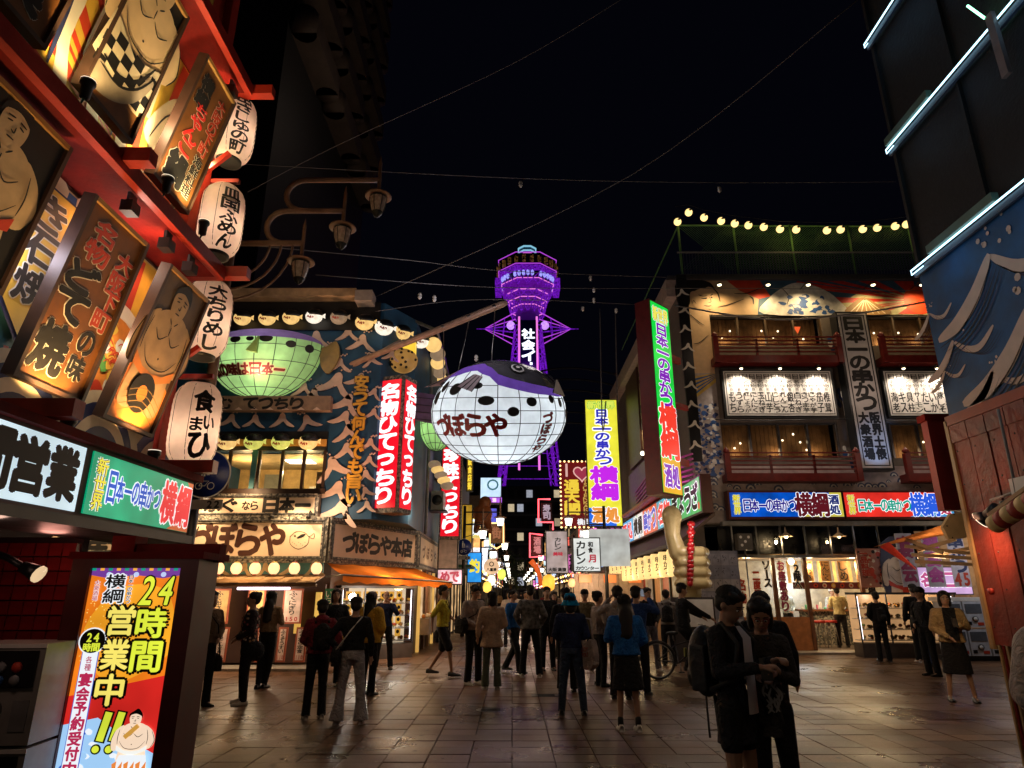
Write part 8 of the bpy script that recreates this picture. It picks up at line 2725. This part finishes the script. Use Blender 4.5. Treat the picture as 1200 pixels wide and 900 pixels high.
person('bald man in navy shirt with his hand at his face before the display case', -2.85, 15.6, 1.64, 15, NV, DK, ('down', 'face'), 'wide', None, flare=.065)
person('man in yellow T-shirt and dark shorts walking to the right', -1.42, 14.3, 1.74, 84, cloth((.62, .5, .04)), DK, ('swingb', 'swingf'), 'walk', 'short', bot='shorts', bare_arm=True, thin=.95, extras=[shoulder_bag(DK, 1, .75, 1.2)])
person('man in pale jacket with black slogan bag looking down', -.72, 13.1, 1.74, 40, cloth((.38, .3, .26)), DK, ('low', 'low'), 'stand', 'short', shoes=SHOEW, tilt=22, puff=1.1, extras=[shoulder_bag(BLACKTOP, -1, 1.02, 1.3)])
person('woman in beige trench coat and grey green trousers, seen from behind', -.36, 12.5, 1.62, 186, BGC, cloth((.12, .14, .1)), ('low', 'down'), 'stand', 'bob', hem=.72, puff=1.08, flare=.08, shoes=SHOEW)
person('man in patterned dark jacket, back to the camera in mid lane', .38, 14.2, 1.74, 178, CAMO, DK, ('pocket', 'pocket'), 'wide', 'short', puff=1.15, hem=.88, shoes=SHOEW, flare=.075)
person('dark clothed man facing the camera right of the patterned jacket', .78, 15.4, 1.72, 8, DK, DK, ('down', 'down'), 'stand', 'short', flare=.06)
person('person in blue sleeves just left of the patterned jacket', .02, 14.9, 1.66, 60, BLU, DK, ('down', 'down'), 'walk', 'short')
person('young woman with plaid scarf and pink top walking toward the camera', 1.05, 17.2, 1.62, 5, cloth((.4, .2, .18)), DK, ('down', 'low'), 'walk', 'bob', extras=[shoulder_bag(M((.45, .5, .6), .3), -1, .8, .7)])
person('figure in bright blue bucket hat, navy top and white lettered tote bag', .84, 9.95, 1.57, 176, NV, DJ, ('low', 'low'), 'wide', 'bob', flare=.055, hat=('bucket', cloth((.0, .27, .62))), shoes=SHOEB, hem=.93, extras=[tote(cloth((.42, .34, .32)))])
person('person in flat cap and brown coat behind the bucket hat', 1.65, 15.6, 1.66, -15, cloth((.13, .1, .05)), DK, ('low', 'down'), 'stand', 'short', hat=('cap', DK), hem=.75)
person('dark haired man standing directly behind the blue bucket hat', .95, 12.2, 1.68, 178, DK, DK, ('down', 'down'), 'stand', 'short')
person('woman in grey sweater holding a camera, turned to the right', 1.62, 12.9, 1.62, 112, GRS, DK, ('phone', 'phone'), 'stand', 'bun', flare=.06, extras=[phone(1, .1, True)])
person('long haired woman in blue jacket and black skirt, seen from behind', 1.44, 8.86, 1.57, 181, BLU, DK, ('low', 'phone'), 'stand', 'long', bot='skirt', flare=.5, hem=.93, puff=1.14, shoes=SHOEW, socks=True)
person('man in white hooded top raising his camera behind the blue jacket', 1.75, 11.4, 1.7, 172, cloth((.34, .3, .28)), DK, ('low', 'up'), 'stand', 'short', hood=True)
person('person in blue shirt photographing with raised arms', 2.15, 11.9, 1.7, 150, cloth((.02, .06, .22)), DK, ('up', 'up'), 'stand', 'short', sleeve=.06, extras=[phone(0, .2, True)])
person('man in black jacket and pale jeans with backpack near the bicycle', 3.0, 15.2, 1.7, 20, DK, cloth((.16, .16, .2)), ('pocket', 'low'), 'wide', 'short', shoes=SHOEW, extras=[backpack(DK, .8)])
person('person in pale hooded top behind the cyclist', 3.65, 16.3, 1.66, 170, cloth((.28, .25, .24)), DK, ('down', 'down'), 'stand', 'bun', hood=True, extras=[backpack(DK, .9)])
person('dark clothed figure crouched over the bicycle handlebar', 3.42, 13.85, 1.78, 95, DK, DK, ('bar', 'bar'), 'ride', 'short', tilt=12)
# near couple
person('young man in open black coat and white T-shirt looking at a phone, near right', 1.53, 4.95, 1.64, 42, M((.022, .022, .027), .9, 0, .4, 14.5, .8, .3, name='cloth'), DK,
       (((.2, -.02, 1.13), (.07, -.27, 1.17)), ((.19, -.06, 1.13), (.1, -.28, 1.2))), 'stand', 'short', det=2, hem=.66, bot='shorts', tilt=26, puff=.9, thin=.84, sleeve=.06, skin=M((.34, .19, .12), .5, noise=.1), shoes=SHOEB,
       extras=[white_shirt, backpack(M((.01, .01, .011), .6, noise=.3, bump=.4), 1.15, True)])
person('woman with pink rimmed glasses in long dark coat beside the young man', 1.84, 5.15, 1.56, -14, M((.05, .045, .042), .9, 0, .4, 14.6, .8, .3, name='cloth'), DK,
       (((.19, -.05, 1.1), (.08, -.27, 1.14)), ((.2, -.04, 1.1), (.03, -.28, 1.17))), 'stand', 'bob', det=2, hem=.7, tilt=26, puff=.88, thin=.82, sleeve=.056, flare=.05, shoes=SHOEB, skin=M((.4, .22, .15), .5, noise=.1),
       extras=[glasses, phone(1, .25, True), shirt_print])
person('dark figure standing right behind the near couple', 2.42, 6.7, 1.6, 165, DK, DK, ('down', 'low'), 'stand', 'short')
# forecourt right
person('man in pale yellow T-shirt standing at the restaurant counter', 9.95, 21.0, 1.72, 160, cloth((.6, .5, .25)), DK, ('low', 'low'), 'stand', 'short', bare_arm=True, z=.05)
person('cook in white behind the restaurant counter', 10.6, 22.7, 1.7, 5, cloth((.55, .6, .65)), DK, ('low', 'low'), 'stand', 'short', z=.05, hat=('cap', WHITE))
person('second cook in white at the left of the kitchen', 9.1, 22.8, 1.7, 10, cloth((.5, .6, .65)), DK, ('low', 'low'), 'stand', None, z=.05, hat=('cap', WHITE))
person('dark clothed person with small backpack facing the lit food display', 9.15, 17.3, 1.62, 178, DK, DK, ('down', 'low'), 'stand', 'short', extras=[backpack(DK, .7)])
person('tall dark clothed man left of the man in black cap', 10.0, 17.1, 1.8, 172, DK, DK, ('down', 'down'), 'stand', 'short', puff=1.1, shoes=SHOEW)
person('man in black cap and dark jacket in profile by the food display', 8.55, 14.4, 1.7, -75, cloth((.018, .018, .022)), DK, ('low', 'down'), 'stand', 'short', hat=('cap', DK), puff=1.12, extras=[backpack(DK, .7)])
person('blue trousered figure partly hidden behind the man in black cap', 9.45, 15.9, 1.6, 175, DK, cloth((.02, .04, .12)), ('down', 'down'), 'walk', 'short')
person('woman with bob hair and beige cardigan over black dress looking at her phone', 6.98, 11.1, 1.62, -22, cloth((.42, .28, .13)), DK, ('low', 'phone'), 'wide', 'bob', bot='skirt', flare=.42, shoes=SHOEB, puff=1.12, hem=.9,
       extras=[phone(1, .3), lambda t, S, V, hd, wr: MB().box(-.085, .085, -.17, -.12, .9, 1.38, DK).build('dress_front', t)])
person('figure in pale fleece cut by the right frame edge', 3.25, 4.05, 1.6, 150, cloth((.42, .36, .33)), DK, ('low', 'low'), 'stand', 'short', puff=1.5, sleeve=.09)

# people farther down the lane: six kinds, then copies
protos = []
pk = [('person in white coat walking down the middle of the lane', cloth((.7, .6, .52)), .55, 'long', 'walk', DK), ('pedestrian in dark clothes in the distant crowd of the lane', DK, .9, 'short', 'stand', DK),
      ('pedestrian in striped dark sweater beside the white coat', cloth((.05, .05, .06)), .9, 'short', 'walk', DJ), ('pedestrian in brown jacket in the distant crowd of the lane', TAN, .85, 'bob', 'walk', DK),
      ('pedestrian in grey clothes in the distant crowd of the lane', GRS, .9, 'short', 'walk', DK), ('pedestrian in red brown top in the distant crowd of the lane', MAR, .9, 'bob', 'stand', DK)]
far_pos = []
for k in range(16):
    y_ = 27 + (k / 16) ** 1.2 * 44
    far_pos.append((rnd.uniform(-1.6, 3.6), y_ + rnd.uniform(-.6, .6)))
for k, (lb_, cm, hm_, hr, lgk, bt) in enumerate(pk):
    p0_ = [(-.1, 22.0), far_pos[0], (.45, 22.6), far_pos[1], far_pos[2], far_pos[3]][k]
    protos.append(person(lb_, p0_[0], p0_[1], 1.66, 0, cm, bt, ('low', 'down'), lgk, hr, det=0, hem=hm_, group=None if k in (0, 2) else 'distant crowd in the lane'))
w2 = copy_tree(protos[0], loc=(.12, 23.2, 0), rz=R(10), label='second white coated person just behind the first in the lane')
for k, (x, y_) in enumerate(far_pos[4:]):
    pr = protos[[1, 3, 4, 5, 1, 1][k % 6]]
    copy_tree(pr, loc=(x, y_, 0), rz=R(rnd.choice((0, 180)) + rnd.uniform(-25, 25)))

# ---- bicycle
bi = thing('bicycle', 'dark city bicycle crossing the lane in front of the thumb statue', 'bicycle', (3.38, 13.85, 0), R(0))
TYR = M((.015, .015, .015), .6, name='tyre_rubber')
for x in (-.52, .55):
    circ = [(x + .33 * math.cos(a), 0, .34 + .33 * math.sin(a)) for a in [2 * PI * i / 36 for i in range(37)]]
    w_ = MB().tube(circ, .018, TYR, 6, False).build('wheel', bi)
    MB().tube([(x + .305 * math.cos(a), 0, .34 + .305 * math.sin(a)) for a in [2 * PI * i / 36 for i in range(37)]], .01, STEEL, 5, False).build('rim', w_)
    s_ = MB()
    for k in range(18):
        a = 2 * PI * k / 18
        s_.tube([(x, 0, .34), (x + .3 * math.cos(a), 0, .34 + .3 * math.sin(a))], .0018, STEEL, 3)
    s_.build('spoke', w_)
    MB().tube([(x + .36 * math.cos(a), 0, .34 + .36 * math.sin(a)) for a in [PI * (.1 + .9 * i / 14) for i in range(15)]], .012, DGREY, 4).build('mudguard', bi)
FRM = M((.04, .04, .05), .35, .3)
MB().tube([(-.52, 0, .34), (-.1, 0, .3), (-.18, 0, .78)], .014, FRM, 6).tube([(-.1, 0, .3), (.38, 0, .7), (.42, 0, .85)], .018, FRM, 6).tube([(-.16, 0, .62), (.4, 0, .78)], .014, FRM, 6).tube([(.42, 0, .85), (.55, 0, .34)], .014, FRM, 6).tube([(-.52, 0, .34), (-.16, 0, .62)], .01, FRM, 6).build('frame', bi)
MB().tube([(.4, -.25, 1.0), (.44, -.1, 1.0), (.42, 0, .95), (.44, .1, 1.0), (.4, .25, 1.0)], .013, STEEL, 6).tube([(.42, 0, .85), (.42, 0, .96)], .013, STEEL, 6).build('handlebar', bi)
MB().ell((-.2, 0, .84), .13, .08, .04, BLK, 12, 6).tube([(-.18, 0, .7), (-.19, 0, .82)], .012, STEEL, 6).build('saddle', bi)
MB().box(.5, .78, -.16, .16, .72, .74, STEEL).box(.5, .78, -.16, -.15, .74, .92, STEEL).box(.5, .78, .15, .16, .74, .92, STEEL).build('basket', bi)
MB().tube([(-.1, -.06, .3), (-.1, -.1, .15)], .01, STEEL, 5).tube([(-.1, .06, .3), (-.1, .1, .45)], .01, STEEL, 5).box(-.15, -.05, -.16, -.08, .13, .15, BLK).build('pedal_crank', bi)

# cables, conduits and cooling units fixed to the buildings
for lb_, pts_, pr in (('black cable sagging along the middle red ledge', [(-3.08, 2.5 + k * .62, 4.8 + .05 * (k % 2)) for k in range(7)], .012),
                      ('black cable sagging along the upper red ledge', [(-3.08, 3.0 + k * .62, 7.2 + .06 * (k % 2)) for k in range(6)], .012),
                      ('grey conduit running up the red plank wall beside the spotlight', [(4.44, 5.75, 3.2), (4.43, 5.75, 2.5), (4.44, 5.8, 2.45), (4.44, 6.1, 2.42)], .014),
                      ('grey drain pipe on the street side of the blowfish restaurant', [(-2.62, 20.2, 3.3), (-2.62, 20.2, 6), (-2.62, 20.25, 8.9)], .05),
                      ('second cable looping along the right restaurant facade', [(6.3, 19.6, 6.72), (8, 19.55, 6.68), (10.1, 19.6, 6.74), (11.6, 19.5, 6.66), (13, 19.6, 6.7)], .015)):
    t = thing('cable', lb_, 'cable', pts_[0])
    wbuild(MB().tube(sp(pts_, False, 4), pr, BLK if 'black' in lb_ or 'looping' in lb_ else GREY, 6), 'cable_run', t)
for lb_, p_ in (('cooling unit with round grille on the street side of the blowfish restaurant', (-2.45, 21.5, 4.2)), ('upper cooling unit on the street side of the blowfish restaurant', (-2.45, 22.6, 5.4)), ('cooling unit on the street side wall of the skewer restaurant', (5.25, 23.2, 7.4))):
    t = thing('cooling_unit', lb_, 'cooling unit', p_)
    MB().box(-.2, .2, 0, .8, 0, .6, M((.3, .29, .27), .5)).build('unit_case', t)
    MB().box(-.3, .3, .1, .7, -.05, 0, DGREY).build('bracket', t)
    MB().tube([(0, 0, .3), (0, -.012, .3)], [.17, .17], BLK, 18).build('fan_grille', t)
cl_ = MB()
for k in range(5):
    for j in range(6): cl_.tube([(4.462 - (0), 6.43 - k * .26, 1.3 + j * .33), (4.455, 6.43 - k * .26, 1.3 + j * .33)], [.008, .008], DGREY, 6)
t = thing('wall_screws', 'rows of small dark screw heads on the red plank wall', 'screws', (4.46, 6.4, 1.3)); wbuild(cl_, 'screw_heads', t)
tag(t, kind='stuff')

# weak added fill: points hung over the plaza and behind the camera, no fixtures
for k, (x, y_, z_, p_) in enumerate(((2.5, -3, 4.5, 9), (-3, -2, 3.5, 8), (4.1, 8.0, 3.2, 13), (-2.6, 7.4, 3.2, 10), (-2.0, 12.8, 3.9, 12), (6.5, 15.5, 4.0, 20), (1.5, 17, 4.6, 16), (-4.6, 13.5, 2.6, 9), (2.4, 3.3, 2.9, 3.2))):
    lamp('POINT', (x, y_, z_), p_, (1, .68, .38), .6)
bpy.data.objects.remove(_go)
